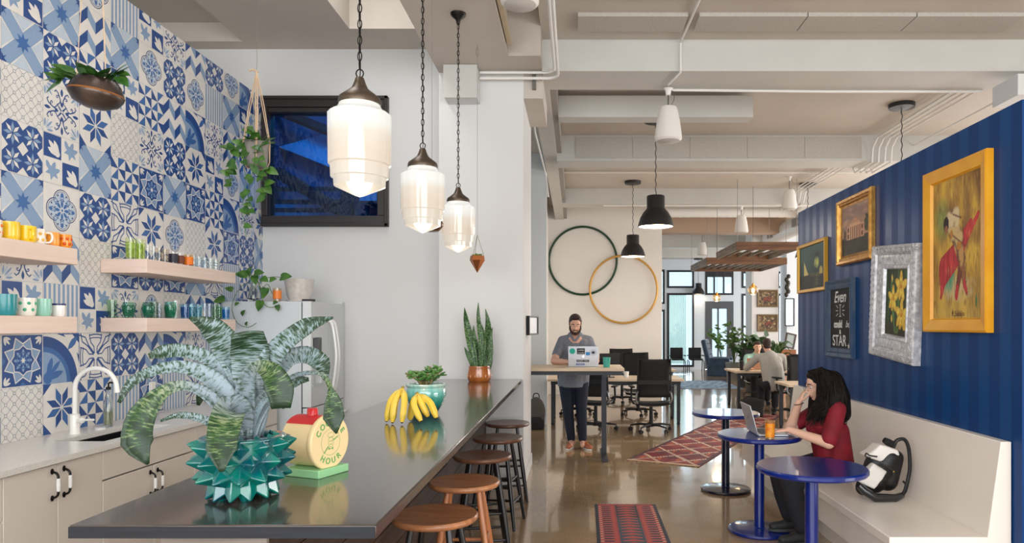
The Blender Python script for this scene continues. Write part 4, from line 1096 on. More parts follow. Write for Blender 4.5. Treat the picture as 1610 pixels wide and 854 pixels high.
def deco(loc, label, top):
    t = thing('pendant_lamp', label, 'pendant lamp', loc, 0, 'stepped opal glass pendants over the bar')
    prof = [(0.0, 0), (.02, .006), (.105, .046), (.107, .08), (.118, .083), (.120, .134), (.128, .138), (.130, .352), (.118, .362), (.1, .37), (.088, .388), (.083, .406)]
    n = 64; b = MB(); v = []; k = len(prof); f = []
    for i in range(n):
        a = 2*pi*i/n
        for q, (r, z) in enumerate(prof):
            rib = 1+(.018*(1 if (i % 8) in (0, 2, 4) else 0) if 1 < q < 8 else 0)
            sq = 1-.05*abs(sin(2*a))**2*0
            v.append((r*cos(a)*rib*sq, r*sin(a)*rib*sq, z))
    for i in range(n):
        j = (i+1) % n
        for q in range(k-1): f.append((i*k+q, j*k+q, j*k+q+1, i*k+q+1))
    b.add(v, f); b.build('glass_shade', opal, t, smooth=35)
    MB().lathe([(.088, .395), (.09, .41), (.085, .425), (.06, .445), (.035, .465), (.024, .49), (.018, .51), (.012, .515), (0, .516)], n=32).build('cap', cap_m, t)
    b = MB(); b.tube([(.016*cos(2*pi*i/12), 0, .53+.018*sin(2*pi*i/12)) for i in range(12)], .003, 6, closed=True); chain(b, .57, top-.07); b.build('chain', chm, t)
    MB().tube([(.003*sin(i*1.3), .003*cos(i*1.3), .52+(top-.6)*i/40) for i in range(41)], .0022, 5).build('cord', chm, t)
    MB().lathe([(.0, top-.09), (.012, top-.085), (.02, top-.05), (.055, top-.02), (.062, top)], n=24).build('canopy', chm, t)
    return t
deco((-.925, 2.99, 2.12), 'large glowing stepped opal glass pendant nearest the camera', 5.1-2.12-1.07)
deco((-.927, 4.23, 2.13), 'glowing stepped opal glass pendant, middle one of the three', 4.03-2.13)
deco((-.925, 5.50, 2.145), 'glowing stepped opal glass pendant nearest the pillar', 4.03-2.145)
for y, p in ((2.99, 4), (4.23, 4), (5.5, 4)): point('pendant_glow', (-.925, y, 2.05), p, (1, .86, .68), .1)

# ================================================================== hanging planters
wire = mat('steel_wire', (150, 148, 142), .4, .7); rope = mat('jute_rope', (214, 186, 156), .9, bump=.5, bscale=200)
leafA = mat('pothos_leaf', (82, 124, 50), .35, color2=(40, 84, 34), scale=14, coat=.2)
leafB = mat('dark_waxy_leaf', (30, 62, 26), .3, color2=(56, 96, 40), scale=10, coat=.3)
t = thing('hanging_planter', 'squat dark metal bowl planter hanging before the tiles', 'planter', (-2.48, 3.6, 2.69)); t.scale = (.84, .84, .9)
raku = mat('raku_metal', (92, 78, 70), .3, .6, color2=(36, 30, 30), scale=6)
b = MB(); b.M = Euler((0, radians(6), 0)).to_matrix().to_4x4()
b.lathe([(0, 0), (.06, .004), (.12, .03), (.145, .065), (.149, .08), (.145, .1), (.125, .145), (.105, .165), (.1, .16), (.1, .12), (0, .11)], n=36); b.build('bowl', raku, t)
b = MB(); b.M = Euler((0, radians(6), 0)).to_matrix().to_4x4(); b.lathe([(.1475, .078), (.151, .084), (.1475, .09)], n=36, cap=False); b.build('rust_band', mat('rust_band', (150, 92, 40), .5, .3), t)
for x, y in ((-.1, -.02), (.09, -.03), (0, .1)): MB().tube([(x, y, .15), (x*.1, y*.1, 1.65)], .0025, 5).build('cord', rope, t)
b = MB(); rn = random.Random(11)
for i in range(34):
    a = rn.uniform(0, 2*pi); r = rn.uniform(.02, .1); L_ = rn.uniform(.055, .10)
    p = Vector((r*cos(a), r*sin(a), .15)); dr = Vector((cos(a)*.9, sin(a)*.8, rn.uniform(.0, 1.1)))
    heart(b, p+Vector((0, 0, .01)), dr, (0, -.4, 1), L_, 0, 1.3)
b.build('waxy_foliage', leafB, t)
b = MB()
for P in ([(-.08, 0, .15), (-.16, -.02, .18), (-.2, -.03, .13)], [(-.08, .02, .15), (-.14, 0, .21), (-.17, 0, .2)], [(.08, 0, .15), (.14, -.02, .2), (.16, -.02, .17)]):
    Q = bez(P, 10); b.tube(Q, .0025, 5, m=0)
    for i in (2, 4, 5, 7, 8, 9): heart(b, Q[i], Vector((-.6 if P[0][0] < 0 else .6, -.2, -.5+.4*(i % 3))), (0, -.8, 1), .07, 0, 1.5)
b.build('trailing_foliage', leafA, t)

t = thing('hanging_planter', 'grey concrete pot with trailing pothos in a rope macrame hanger', 'planter', (-2.56, 5.6, 2.84))
MB().lathe([(0, 0), (.075, 0), (.08, .01), (.09, .19), (.092, .2), (.082, .2), (.078, .15), (0, .15)], n=28).build('pot', mat('concrete_grey', (150, 144, 138), .8, vary=.2, scale=15), t)
b = MB()
for i in range(4):
    a = i*pi/2+.4; x, y = .095*cos(a), .095*sin(a)
    for s_ in (-.004, .004): b.tube([(0, 0, -.02), (x*.8, y*.8, -.008), (x, y, .05), (x+s_, y, .2), (x*.5+s_*2, y*.5, .5), (s_, 0, .76)], .004, 5)
b.ball((0, 0, -.03), .014, 8); b.tube([(-.06, 0, .775), (-.03, 0, .785), (.012, 0, .765)], .009, 6); b.cyl((0, 0, .70), (0, 0, .775), .009)
b.build('rope_hanger', rope, t); MB().tube([(0, 0, .78), (.003, 0, .85), (.0, 0, 1.59)], .0018, 5).build('cable', wire, t)
b = MB(); rn = random.Random(3)
o5 = Vector((-2.56, 5.6, 2.84))
def V5(x, y, dd=0): return at(x, y, 5.6)-o5+Vector((0, dd, 0))
vs = [[V5(400, 225), V5(385, 228, -.05), V5(372, 240, -.08), V5(362, 232, -.08)], [V5(402, 225), V5(392, 250, -.1), V5(396, 290, -.1), V5(390, 330, -.09), V5(394, 375, -.08)],
      [V5(405, 225), V5(418, 235, -.08), V5(428, 268, -.1), V5(432, 270, -.1)], [V5(398, 225), V5(375, 262, -.1), V5(370, 275, -.1), V5(374, 298, -.1)], [V5(400, 222), V5(410, 260, -.11), V5(400, 310, -.11), V5(412, 340, -.11)],
      [V5(402, 225), V5(405, 212, -.03), V5(398, 205, -.02)], [V5(404, 262, -.1), V5(425, 290, -.1), V5(424, 315, -.1)]]
for P in vs:
    Q = bez(P, 20); b.tube(Q, .0028, 5)
    for i in range(3, len(Q), 2 if len(P) < 5 else 3): heart(b, Q[i], Vector((rn.uniform(-1, 1), rn.uniform(-.6, 0), rn.uniform(-.9, .2))), (0, -1, .5), rn.uniform(.05, .075), 0, 1.2)
for i in range(26):
    a = rn.uniform(0, 2*pi); heart(b, (.07*cos(a), .07*sin(a), .2), (cos(a)*.7, sin(a)*.7, rn.uniform(-.2, .8)), (0, -.6, 1), rn.uniform(.05, .08))
b.build('foliage', leafA, t)

brass = mat('brass', (186, 140, 66), .25, .9)
t = thing('hanging_planter', 'tiny faceted copper planter with a succulent hanging before the pillar', 'planter', (-.86, 6.1, 2.03))
b = MB(); n = 6
b.lathe([(0, 0), (.066, .11), (.06, .15), (.056, .15), (.05, .12), (0, .1)], n=6); b.build('bowl', mat('copper', (170, 104, 62), .25, .85), t, smooth=0)
for i in range(3): a = i*2*pi/3; MB().tube([(.058*cos(a), .058*sin(a), .15), (0, 0, .33)], .0015, 4).build('cord', brass, t)
MB().tube([(0, 0, .33), (0, 0, 2.0)], .0015, 5).build('cable', wire, t); MB().tube([(.012*cos(2*pi*i/10), 0, 1.93+.04*sin(2*pi*i/10)) for i in range(10)], .002, 5, closed=True).build('hook', wire, t)
b = MB(); rn = random.Random(2)
for i in range(26):
    a = rn.uniform(0, 2*pi); e_ = rn.uniform(.1, 1.2); heart(b, (.02*cos(a), .02*sin(a), .14), (cos(a), sin(a), e_), (0, 0, 1), .034, 0, 1.2)
b.build('succulent', mat('succulent_green', (110, 150, 80), .4), t)
t = thing('hanging_planter', 'small brown bowl planter half hidden behind the middle glass pendant', 'planter', (-1.03, 5.0, 2.24))
MB().lathe([(0, 0), (.05, .005), (.08, .04), (.082, .06), (.07, .085), (.065, .08), (0, .07)], n=24).build('bowl', mat('brown_bowl', (96, 70, 48), .3, .5), t)
for s_ in (-1, 1): MB().tube([(.07*s_, 0, .08), (0, 0, .5)], .0015, 4).build('cord', wire, t)
MB().tube([(0, 0, .5), (0, 0, 1.79)], .0015, 5).build('cable', wire, t)

# fridge-top things
FT = 1.79
t = thing('flower_pot', 'empty white glazed pot with saucer on top of the refrigerator', 'pot', (-2.62, 6.62, FT))
MB().lathe([(0, 0), (.11, 0), (.118, .012), (.114, .022), (.1, .024), (0, .024)], n=32).build('saucer', mat('speckled_white_glaze', (216, 208, 200), .2, vary=.12, scale=30, coat=.6), t)
MB().lathe([(0, .02), (.095, .02), (.115, .07), (.13, .17), (.136, .215), (.13, .22), (.122, .21), (.105, .08), (0, .05)], n=32).build('pot_body', _M['speckled_white_glaze'], t)
t = thing('glass_vase', 'clear glass vase with rooting pothos at the fridge edge', 'vase', (-2.96, 6.42, FT))
MB().lathe([(0, 0), (.05, 0), (.055, .03), (.045, .09), (.028, .14), (.034, .18), (.031, .18), (.025, .14), (.042, .09), (.05, .03), (0, .012)], n=20).build('vase_body', _M['clear_glass'], t)
b = MB(); o6 = Vector((-2.96, 6.42, FT)); rn = random.Random(9)
def V6(x, y, dd=0): return at(x, y, 6.3)-o6+Vector((0, dd, 0))
for P, st in (([V6(405, 468, .1), V6(398, 440, .08), V6(380, 450, 0), V6(372, 470, -.05), V6(370, 488, -.06), V6(378, 508, -.06), V6(395, 515, -.06), V6(408, 508, -.06)], 0),
              ([V6(404, 466, .1), V6(400, 438, .05), V6(392, 432, 0)], 1), ([V6(404, 466, .1), V6(408, 445, 0), V6(425, 436, 0), V6(450, 437, 0)], 2),
              ([V6(428, 462, 0), V6(422, 447, -.02), V6(415, 460, -.05), V6(420, 478, -.06), V6(430, 484, -.06), V6(438, 482, -.06)], 3)):
    Q = bez(P, 20); b.tube(Q, .003, 5)
for x, y, s_, dx, dz in ((350, 472, .1, -1, -.25), (365, 455, .07, -.7, .2), (385, 432, .11, -1, .1), (398, 428, .11, .2, .3), (410, 430, .1, .9, .1), (420, 440, .08, .6, -.3), (432, 440, .07, 1, .2), (452, 436, .11, 1, .1), (420, 460, .1, -.2, -1), (412, 480, .1, -.2, -1),
                        (386, 492, .06, .5, .6), (391, 509, .04, .3, .6), (436, 476, .05, .9, .2), (440, 484, .06, .3, -1), (376, 478, .05, .8, .3), (405, 440, .09, .2, -.6)):
    heart(b, V6(x, y, -.04)-Vector((dx, 0, dz)).normalized()*s_*.4, (dx, -.25, dz), (0, -1, .6), s_*.85, 0, 1.2)
b.build('pothos_cutting', leafA, t)
glass(-2.72, 6.36, FT, .037, .12, (240, 200, 150), 'orange patterned glass on the refrigerator before the white pot', .92, band=(236, 130, 50))
# ================================================================== bench and cafe tables
bm = mat('cream_laminate', (240, 231, 220), .38, coat=.15, vary=.04, scale=2)
be = thing('bench', 'long built-in cream bench with a high back along the blue wall', 'bench', (1.95, 5.4, 0))
Y0, Y1 = 3.69-5.4, 7.2-5.4
b = MB(); b.prism([(1.66-1.95, .40), (1.66-1.95, .45), (2.18-1.95, .45), (2.18-1.95, .40)], 'y', Y0, Y1); b.build('seat', bm, be, bevel=.004)
b = MB(); b.prism([(2.18-1.95, .45), (2.25-1.95, .955), (2.305-1.95, .955), (2.305-1.95, 0), (2.18-1.95, 0)], 'y', Y0, Y1); b.build('backrest', bm, be, bevel=.003)
MB().box(1.72-1.95, 2.18-1.95, Y0+.002, Y1-.002, .2, .40).build('base', bm, be)
MB().box(1.85-1.95, 2.18-1.95, Y0+.03, Y1-.03, 0, .2).build('toe_kick', bm, be)
b = MB()
for y in (-.08, 1.15):
    b.add([(.231, y, .455), (.2995, y, .95), (.2995, y+.004, .95), (.231, y+.004, .455)], [(0, 1, 2, 3)])
b.build('seam', mat('seam_grey', (170, 158, 146), .6), be)
blue = mat('royal_blue_enamel', (8, 38, 124), .28, coat=.5, color2=(8, 30, 104), scale=3)
navy = mat('navy_enamel', (10, 18, 44), .25, coat=.5)
def cafe(loc, label, leg_m=None):
    t = thing('cafe_table', label, 'table', loc, 0, 'round blue cafe tables')
    MB().lathe([(0, .71), (.28, .71), (.306, .712), (.315, .722), (.315, .738), (.308, .746), (0, .747)], n=64).build('table_top', blue, t)
    b = MB(); b.lathe([(.05, .02), (.052, .03), (.038, .04), (.038, .70), (.06, .71)], n=28); b.build('pedestal', leg_m or blue, t)
    MB().lathe([(0, 0), (.225, 0), (.235, .012), (.23, .024), (.2, .03), (0, .034)], n=56).build('base', leg_m or blue, t)
    return t
cafe((1.385, 4.095, 0), 'round blue pedestal table nearest the camera, nothing on it')
cafe((1.40, 5.32, 0), 'round blue pedestal table carrying the open laptop and orange glass')
cafe((1.43, 6.65, 0), 'round blue pedestal table beyond the laptop table, standing by the red rug', navy)

# laptop on blue table
alu = mat('aluminium', (196, 198, 204), .35, .6); keyb = mat('keyboard_dark', (60, 62, 68), .6)
lp = thing('laptop', 'open silver laptop on the blue table before the woman', 'laptop', (1.36, 5.33, .748))
MB().box(0, .22, -.155, .155, 0, .014).build('base', alu, lp, bevel=.003)
MB().box(.02, .13, -.135, .135, .014, .016).build('keyboard', keyb, lp)
b = MB(); b.M = Matrix.Rotation(radians(-15), 4, 'Y'); b.box(-.008, 0, -.155, .155, .008, .235); ld = b.build('lid', alu, lp, bevel=.003)
b = MB(); b.M = Matrix.Rotation(radians(-15), 4, 'Y'); b.box(.0, .001, -.145, .145, .02, .225); b.build('screen', mat('screen_glow', (190, 205, 220), .2, emit=.6), ld)
b = MB(); b.M = Matrix.Rotation(radians(-15), 4, 'Y')
for s_ in (0, 1): b.box(-.0095, -.008, -.012+s_*.014, -.002+s_*.014, .12, .14)
b.build('logo', mat('logo_grey', (120, 122, 130), .3, .8), ld)
t = thing('drinking_glass', 'glass with orange and yellow pattern on the blue laptop table', 'glass', (1.415, 5.08, .748))
MB().lathe([(0, 0), (.033, 0), (.036, .13), (.033, .13), (.030, .01), (0, .01)], n=20).build('tumbler', mat('orange_clear_glass', (246, 200, 140), .05, trans=.8, ior=1.4), t)
b = MB(); rn = random.Random(4)
MB().lathe([(.0342, .012), (.0362, .112)], n=24, cap=False).build('orange_print', mat('orange_print', (226, 106, 30), .4, color2=(240, 170, 40), scale=28), t)

# ================================================================== paintings
def vn(x, y, s=1, z=0.0): return noise.noise(Vector((x*s, y*s, z)))
def mixc(a, b_, t):
    t = max(0, min(1, t)); return tuple(a[i]*(1-t)+b_[i]*t for i in range(3))
def art(name, w, h, nx, ny, fn, parent, M, rough=.6):
    """flat canvas carrying a picture made in code; fn(u, v) gives its colour"""
    v = []; cols = []
    for j in range(ny+1):
        for i in range(nx+1):
            u, q = i/nx, j/ny; v.append(M @ Vector(((u-.5)*w, (q-.5)*h, 0))); cols.append(lin(fn(u, q)))
    f = [(j*(nx+1)+i, j*(nx+1)+i+1, (j+1)*(nx+1)+i+1, (j+1)*(nx+1)+i) for j in range(ny) for i in range(nx)]
    me = bpy.data.meshes.new(name); me.from_pydata([tuple(p) for p in v], [], f)
    a = me.color_attributes.new('paint', 'FLOAT_COLOR', 'POINT')
    for i, c in enumerate(cols): a.data[i].color = c
    me.materials.append(attr_mat(rough=rough)); me.update()
    o = bpy.data.objects.new(name, me); COL.objects.link(o); o.parent = parent
    return o
def in_ell(u, v, cx, cy, rx, ry, a=0):
    x, y = u-cx, v-cy; c, s_ = cos(a), sin(a); x, y = x*c+y*s_, -x*s_+y*c
    return (x/rx)**2+(y/ry)**2
def seg(u, v, ax, ay, bx, by):
    dx, dy = bx-ax, by-ay; t = max(0, min(1, ((u-ax)*dx+(v-ay)*dy)/(dx*dx+dy*dy)))
    return sqrt((u-ax-dx*t)**2+(v-ay-dy*t)**2), t
def frame_rect(b, w, h, prof, M, m=0):
    """mitred frame: prof is (inset, height) list; local x right, y up, z out"""
    k = len(prof); v = []
    for q, (ins, z) in enumerate(prof):
        for sx, sy_ in ((-1, -1), (1, -1), (1, 1), (-1, 1)): v.append(M @ Vector((sx*(w/2-ins), sy_*(h/2-ins), z)))
    f = [(q*4+i, q*4+(i+1) % 4, (q+1)*4+(i+1) % 4, (q+1)*4+i) for q in range(k-1) for i in range(4)]
    b.add(v, f, m)
WM = lambda: Matrix(((0, 0, -1, 0), (-1, 0, 0, 0), (0, 1, 0, 0), (0, 0, 0, 1)))   # local x -> -Y (towards camera), y -> Z, z -> -X
def wall_art(name, label, cat, y, z, w, h, tilt, group='pictures on the blue wall', X=2.308):
    t = thing(name, label, cat, (X, y, z), 0, group); t.rotation_euler = (tilt, 0, 0)
    return t
# 1 bullfighter-like figure with a red cape
t = wall_art('framed_painting', 'tall yellow framed painting of a bent figure with a red cape', 'painting', 4.205, 2.04, .70, 1.02, 0)
M = WM()
yf = mat('yellow_gloss_paint', (236, 172, 40), .35, color2=(226, 156, 30), scale=5)
b = MB(); frame_rect(b, .71, 1.02, [(0, 0), (0, .04), (.012, .045), (.075, .03), (.085, .012)], M); b.build('frame', yf, t, smooth=0)
def bull(u, v):
    c = mixc((214, 172, 66), (164, 124, 56), .5+vn(u*3, v*1.5, 2.2)*1.3); c = mixc(c, (110, 72, 44), max(0, vn(u, v, 4, 3)*1.2+(u-.55)*.9+(v-.6)*.6))
    c = mixc(c, (120, 150, 80), max(0, .8-in_ell(u, v, .2, .72, .22, .2))*.9); c = mixc(c, (210, 180, 90), max(0, .6-v*2))
    e = in_ell(u, v, .5, .22, .33, .1)
    if e < 1.3: c = mixc(c, (210, 196, 170), .6*max(0, min(1, 1.3-e+vn(u, v, 14)*.8)))
    e = in_ell(u, v, .34, .33, .14, .15); c = mixc(c, (70, 150, 120), max(0, 1-e+vn(u, v, 12)*.4)) if e < 1.1 else c
    # cape
    for (ax, ay, bx, by, r0, r1) in ((.18, .16, .24, .35, .02, .10), (.24, .35, .52, .46, .11, .09), (.52, .46, .78, .64, .09, .04), (.66, .52, .92, .70, .03, .02)):
        d, q = seg(u, v*1.0, ax, ay, bx, by); r = r0+(r1-r0)*q
        if d < r: c = mixc((206, 60, 62), (150, 26, 34), .4+vn(u*2, v, 7)+(d/r-.6)*.5)
    c = mixc(c, (92, 60, 40), max(0, vn(u*2, v*.6, 22, 1)*.9-.12)); c = mixc(c, (238, 206, 120), max(0, vn(u*2, v*.5, 26, 6)*.9-.15))
    # legs and torso
    for (ax, ay, bx, by, r0, r1, col) in ((.62, .42, .52, .22, .055, .035, (120, 60, 44)), (.60, .40, .66, .24, .05, .035, (150, 96, 60)), (.66, .24, .70, .18, .035, .02, (190, 60, 60)), (.52, .22, .50, .16, .03, .03, (196, 50, 50)),
                                          (.52, .56, .60, .42, .09, .06, (196, 150, 90)), (.42, .66, .54, .56, .10, .09, (206, 176, 120)), (.34, .71, .50, .72, .06, .07, (216, 196, 150))):
        d, q = seg(u, v, ax, ay, bx, by); r = r0+(r1-r0)*q
        if d < r: c = mixc(col, (90, 56, 40), max(0, min(.75, .15+vn(u, v, 16)*1.0+(d/r-.7)*.9)))
    for (ax, ay, bx, by) in ((.40, .60, .62, .52), (.43, .74, .60, .70), (.47, .54, .55, .40), (.62, .68, .66, .50), (.57, .40, .50, .24), (.68, .38, .68, .24)):
        if seg(u, v, ax, ay, bx, by)[0] < .007: c = mixc(c, (84, 52, 40), .7)
    if in_ell(u, v, .55, .51, .05, .03) < 1 or in_ell(u, v, .40, .60, .03, .03) < 1: c = (188, 126, 50)
    if in_ell(u, v, .29, .68, .055, .055) < 1: c = (40, 26, 30)
    if in_ell(u, v, .29, .64, .035, .03) < 1: c = (150, 100, 70)
    if in_ell(u, v, .88, .12, .012, .05) < 1: c = (60, 120, 70)
    return c
art('canvas', .55, .86, 110, 172, bull, t, WM() @ Matrix.Translation((0, 0, .013)))
text_obj('signature', 'F.Solajo', .045, mat('ink_brown', (90, 60, 50), .7), t, WM() @ Matrix.Translation((.02, -.40, .014)), .0003)
# 2 yellow flowers, silver ornate
t = wall_art('framed_painting', 'crooked ornate silver frame around a painting of yellow flowers', 'painting', 4.985, 1.735, .71, .81, radians(4.5))
sv = mat('silver_leaf', (224, 224, 226), .4, .3, color2=(176, 176, 182), scale=30)
b = MB(); frame_rect(b, .70, .82, [(0, 0), (0, .05), (.01, .06), (.06, .055), (.07, .04), (.085, .045), (.14, .03), (.145, .04), (.165, .035), (.175, .012)], WM()); fr = b.build('frame', sv, t, smooth=30)
b = MB(); rn = random.Random(8); M = WM(); b.M = M
def curls(x, y, dx, dy):
    for s_ in (1, -1):
        pts = [(x+dx*.02*q*1.2+(-dy)*s_*.022*sin(q*1.1)*(1-q*.12), y+dy*.02*q*1.2+dx*s_*.022*sin(q*1.1)*(1-q*.12), .060) for q in range(0, 5)]
        b.tube(pts, [.004, .007, .006, .005, .003], 5)
    b.ball((x, y, .06), (.009, .009, .007), 6)
for i in range(13):
    x = -.265+.53*i/12
    for y in (-.375, .375): curls(x, y, 1, 0)
for i in range(15):
    y = -.31+.62*i/14
    for x in (-.315, .315): curls(x, y, 0, 1)
b.build('carved_ornament', sv, fr)
def flow(u, v):
    c = mixc((56, 92, 50), (40, 44, 26), .5+vn(u*4, v, 2.5)*1.3); c = mixc(c, (120, 150, 90), max(0, .5-abs(u-.55)*3)*.7*(v)); c = mixc(c, (60, 40, 24), max(0, .35-v)*2)
    for ax, ay, bx, by in ((.45, .06, .35, .4), (.5, .05, .6, .6), (.55, .05, .75, .3), (.35, .3, .25, .8)):
        d, q = seg(u, v, ax, ay, bx, by)
        if d < .014: c = (110, 150, 70)
    for cx, cy, s_ in ((.66, .74, 1.0), (.34, .55, .9), (.72, .32, 1.05), (.93, .25, .7)):
        for k, (a, L_) in enumerate(((.4, .13), (1.6, .15), (2.7, .13), (3.9, .12), (5.2, .14), (4.5, .1))):
            ex = cx+L_*s_*.75*cos(a)*1.25; ey = cy+L_*s_*.6*sin(a); e = in_ell(u, v, ex, ey, .15*s_, .065*s_, a)
            if e < 1: c = mixc((250, 222, 90), (206, 150, 40), e*.7+vn(u, v, 16)*.6+(.15 if k % 2 else 0))
        if in_ell(u, v, cx, cy, .05*s_, .03*s_) < 1: c = (214, 140, 40)
    for cx, cy in ((.27, .86), (.3, .25)):
        e = in_ell(u, v, cx, cy, .035, .06, .2)
        if e < 1: c = mixc((240, 220, 120), (190, 160, 60), e)
    return c
art('canvas', .36, .48, 84, 112, flow, t, WM() @ Matrix.Translation((0, 0, .014)))
# 3 gold framed building
t = wall_art('framed_painting', 'gold framed painting of a columned building under a pink sky', 'painting', 5.725, 2.365, .71, .555, 0)
gf = mat('gold_leaf', (206, 158, 84), .28, .75, color2=(170, 122, 60), scale=22)
b = MB(); frame_rect(b, .71, .56, [(0, 0), (0, .03), (.012, .045), (.03, .04), (.036, .028), (.055, .034), (.062, .022), (.08, .014)], WM()); b.build('frame', gf, t, smooth=0)
def house(u, v):
    c = mixc((196, 146, 110), (150, 120, 110), v+vn(u*2, v*5, 2)*.6); c = mixc(c, (214, 176, 140), max(0, vn(u*1.5, v*4, 3, 5)))
    if v < .34+.05*vn(u, 0, 6): c = mixc((60, 56, 34), (40, 34, 24), .5+vn(u, v, 9))
    if .2 < u < .82 and .3 < v < .60: c = (206, 150, 112)
    if .3 < u < .68 and .3 < v < .62:
        c = (224, 176, 136) if (int((u-.3)/.032) % 2 == 0) else (110, 66, 48)
        if v > .57: c = (220, 170, 130)
    if .3 < u < .68 and .62 <= v < .62+.12*(1-abs(u-.49)/.19): c = (200, 146, 110)
    if (.22 < u < .28 or .72 < u < .78) and (.34 < v < .42 or .47 < v < .55): c = (90, 56, 44)
    if in_ell(u, v, .92, .55, .1, .17) < 1+vn(u, v, 12)*.6: c = mixc((50, 60, 36), (90, 80, 44), vn(u, v, 14)+.4)
    if in_ell(u, v, .12, .42, .05, .1) < 1: c = (90, 66, 44)
    return c
art('canvas', .56, .41, 96, 70, house, t, WM() @ Matrix.Translation((0, 0, .015)))
# 4 night palm
t = wall_art('framed_painting', 'thin yellow framed painting of a sailing boat and a palm at night', 'painting', 6.78, 2.14, .8, .48, 0)
b = MB(); frame_rect(b, .80, .485, [(0, 0), (0, .03), (.006, .034), (.03, .03), (.034, .01)], WM()); b.build('frame', mat('ochre_gold', (206, 156, 50), .4, .3), t, smooth=0)
def night(u, v):
    c = mixc((18, 44, 50), (44, 84, 80), v*1.1+vn(u, v, 2)*.4)
    e = in_ell(u, v, .68, .58, .1, .14); c = mixc(c, (220, 224, 110), max(0, 1-e)**.6) if e < 1 else c
    if v < .32: c = mixc((16, 30, 34), (150, 150, 80), max(0, .8-abs(u-.68)*5)*(.5+vn(u, v*6, 8)))
    if v < .36 and v > .28: c = mixc(c, (120, 110, 60), .5) if u > .3 else c
    if seg(u, v, .15, .3, .42, .3)[0] < .03: c = (30, 26, 22)
    if .18 < u < .36 and .33 < v < .33+.34*(1-(u-.18)/.18): c = (214, 196, 120)
    if seg(u, v, .62, .3, .68, .75)[0] < .012: c = (14, 18, 16)
    for a in (-.6, .1, .6, 1.4, 2.2, 3.0, 3.7):
        d, q = seg(u, v, .68, .76, .68+.17*cos(a), .78+.15*sin(a)-.03)
        if d < .016*(1.2-q): c = (12, 22, 18)
    if .78 < u < .9 and .3 < v < .5 and in_ell(u, v, .84, .35, .06, .13) < 1: c = (196, 176, 100)
    return c
art('canvas', .735, .42, 100, 60, night, t, WM() @ Matrix.Translation((0, 0, .012)))
# 5 chalkboard
t = wall_art('chalkboard_sign', 'blue wooden framed chalkboard lettered Even I could be a STAR', 'sign', 6.06, 1.63, .62, .68, 0)
b = MB(); frame_rect(b, .62, .68, [(0, 0), (0, .03), (.01, .036), (.04, .024), (.05, .03), (.08, .022), (.085, .008)], WM()); b.build('frame', mat('worn_blue_wood', (44, 74, 112), .6, color2=(78, 96, 112), scale=9, stretch=(2, 2, .5)), t, smooth=0)
bd = MB(); bd.M = WM(); bd.box(-.235, .235, -.265, .265, .004, .01); bd = bd.build('board', mat('chalkboard_black', (44, 42, 42), .8, vary=.2, scale=6), t)
chk = mat('chalk_white', (228, 226, 220), .9)
T_ = lambda x, y: WM() @ Matrix.Translation((x, y, .0105))
text_obj('chalk_lettering', 'Even', .14, chk, bd, T_(-.01, .185), .0004, shear=.35, bold=.0015)
text_obj('chalk_lettering', 'could', .085, chk, bd, T_(-.05, -.05), .0004, bold=.004); text_obj('chalk_lettering', 'be', .085, chk, bd, T_(.16, -.05), .0004, shear=.5)
text_obj('chalk_lettering', 'a', .07, chk, bd, T_(.0, -.11), .0004, bold=.003); text_obj('chalk_lettering', 'STAR', .135, chk, bd, T_(-.02, -.195), .0004, bold=.001)
b = MB(); b.M = T_(0, 0)
def cl_(p, q, w=.006):
    dx, dy = q[0]-p[0], q[1]-p[1]; l = sqrt(dx*dx+dy*dy); nx, ny = -dy/l*w/2, dx/l*w/2
    b.add([(p[0]+nx, p[1]+ny, 0), (p[0]-nx, p[1]-ny, 0), (q[0]-nx, q[1]-ny, 0), (q[0]+nx, q[1]+ny, 0)], [(0, 1, 2, 3)])
cl_((.0, .02), (.0, .12), .009); cl_((-.025, .12), (.025, .12)); cl_((-.025, .02), (.025, .02))
for a in (.4, 0, -.4):
    for s_ in (1, -1): cl_((s_*.05*cos(a), .07+.06*sin(a)), (s_*.1*cos(a), .07+.12*sin(a)))
b.build('chalk_rays', chk, bd, smooth=0); b = MB(); b.M = T_(0, 0)
pts = [(.19+(.028 if i % 2 == 0 else .012)*cos(pi/2+i*pi/5), -.235+(.028 if i % 2 == 0 else .012)*sin(pi/2+i*pi/5), 0) for i in range(10)]
b.add(pts, [list(range(10))]); b.build('chalk_star', chk, bd, smooth=0)

# pillar picture seen from the side + far pictures
t = thing('picture_frame', 'small black framed picture fixed on the side of the white pillar', 'picture frame', (-.505, 7.3, 1.57), 0)
M = Matrix(((0, 0, 1, 0), (1, 0, 0, 0), (0, 1, 0, 0), (0, 0, 0, 1)))
t.rotation_euler = (0, 0, radians(-12)); t.location.x = -.462
b = MB(); frame_rect(b, .36, .2, [(0, 0), (0, .03), (.015, .03), (.018, .02)], M); b.M = M; b.box(-.18, .18, -.1, .1, 0, .004); b.build('frame', blackf, t, smooth=0)
b = MB(); b.M = M; b.box(-.162, .162, -.082, .082, .015, .018); b.build('print', mat('white_print', (224, 224, 226), .3), t)
brf = mat('aged_bronze_frame', (118, 98, 70), .5, .3)
def brown_art(seed):
    def f_(u, v):
        c = mixc((120, 96, 66), (66, 50, 38), .5+vn(u*1.4, v, 5, seed)*1.6); c = mixc(c, (196, 170, 120), max(0, vn(u, v, 8, seed+4)*1.6-.1))
        if in_ell(u, v, .5+.05*seed, .45, .28, .16, .3) < 1: c = mixc((150, 66, 44), (70, 46, 34), .5+vn(u, v, 12, seed)*1.5)
        for k in range(4):
            if seg(u, v, .34+.1*k, .35, .28+.12*k, .1)[0] < .025: c = (60, 40, 30)
        return c
    return f_
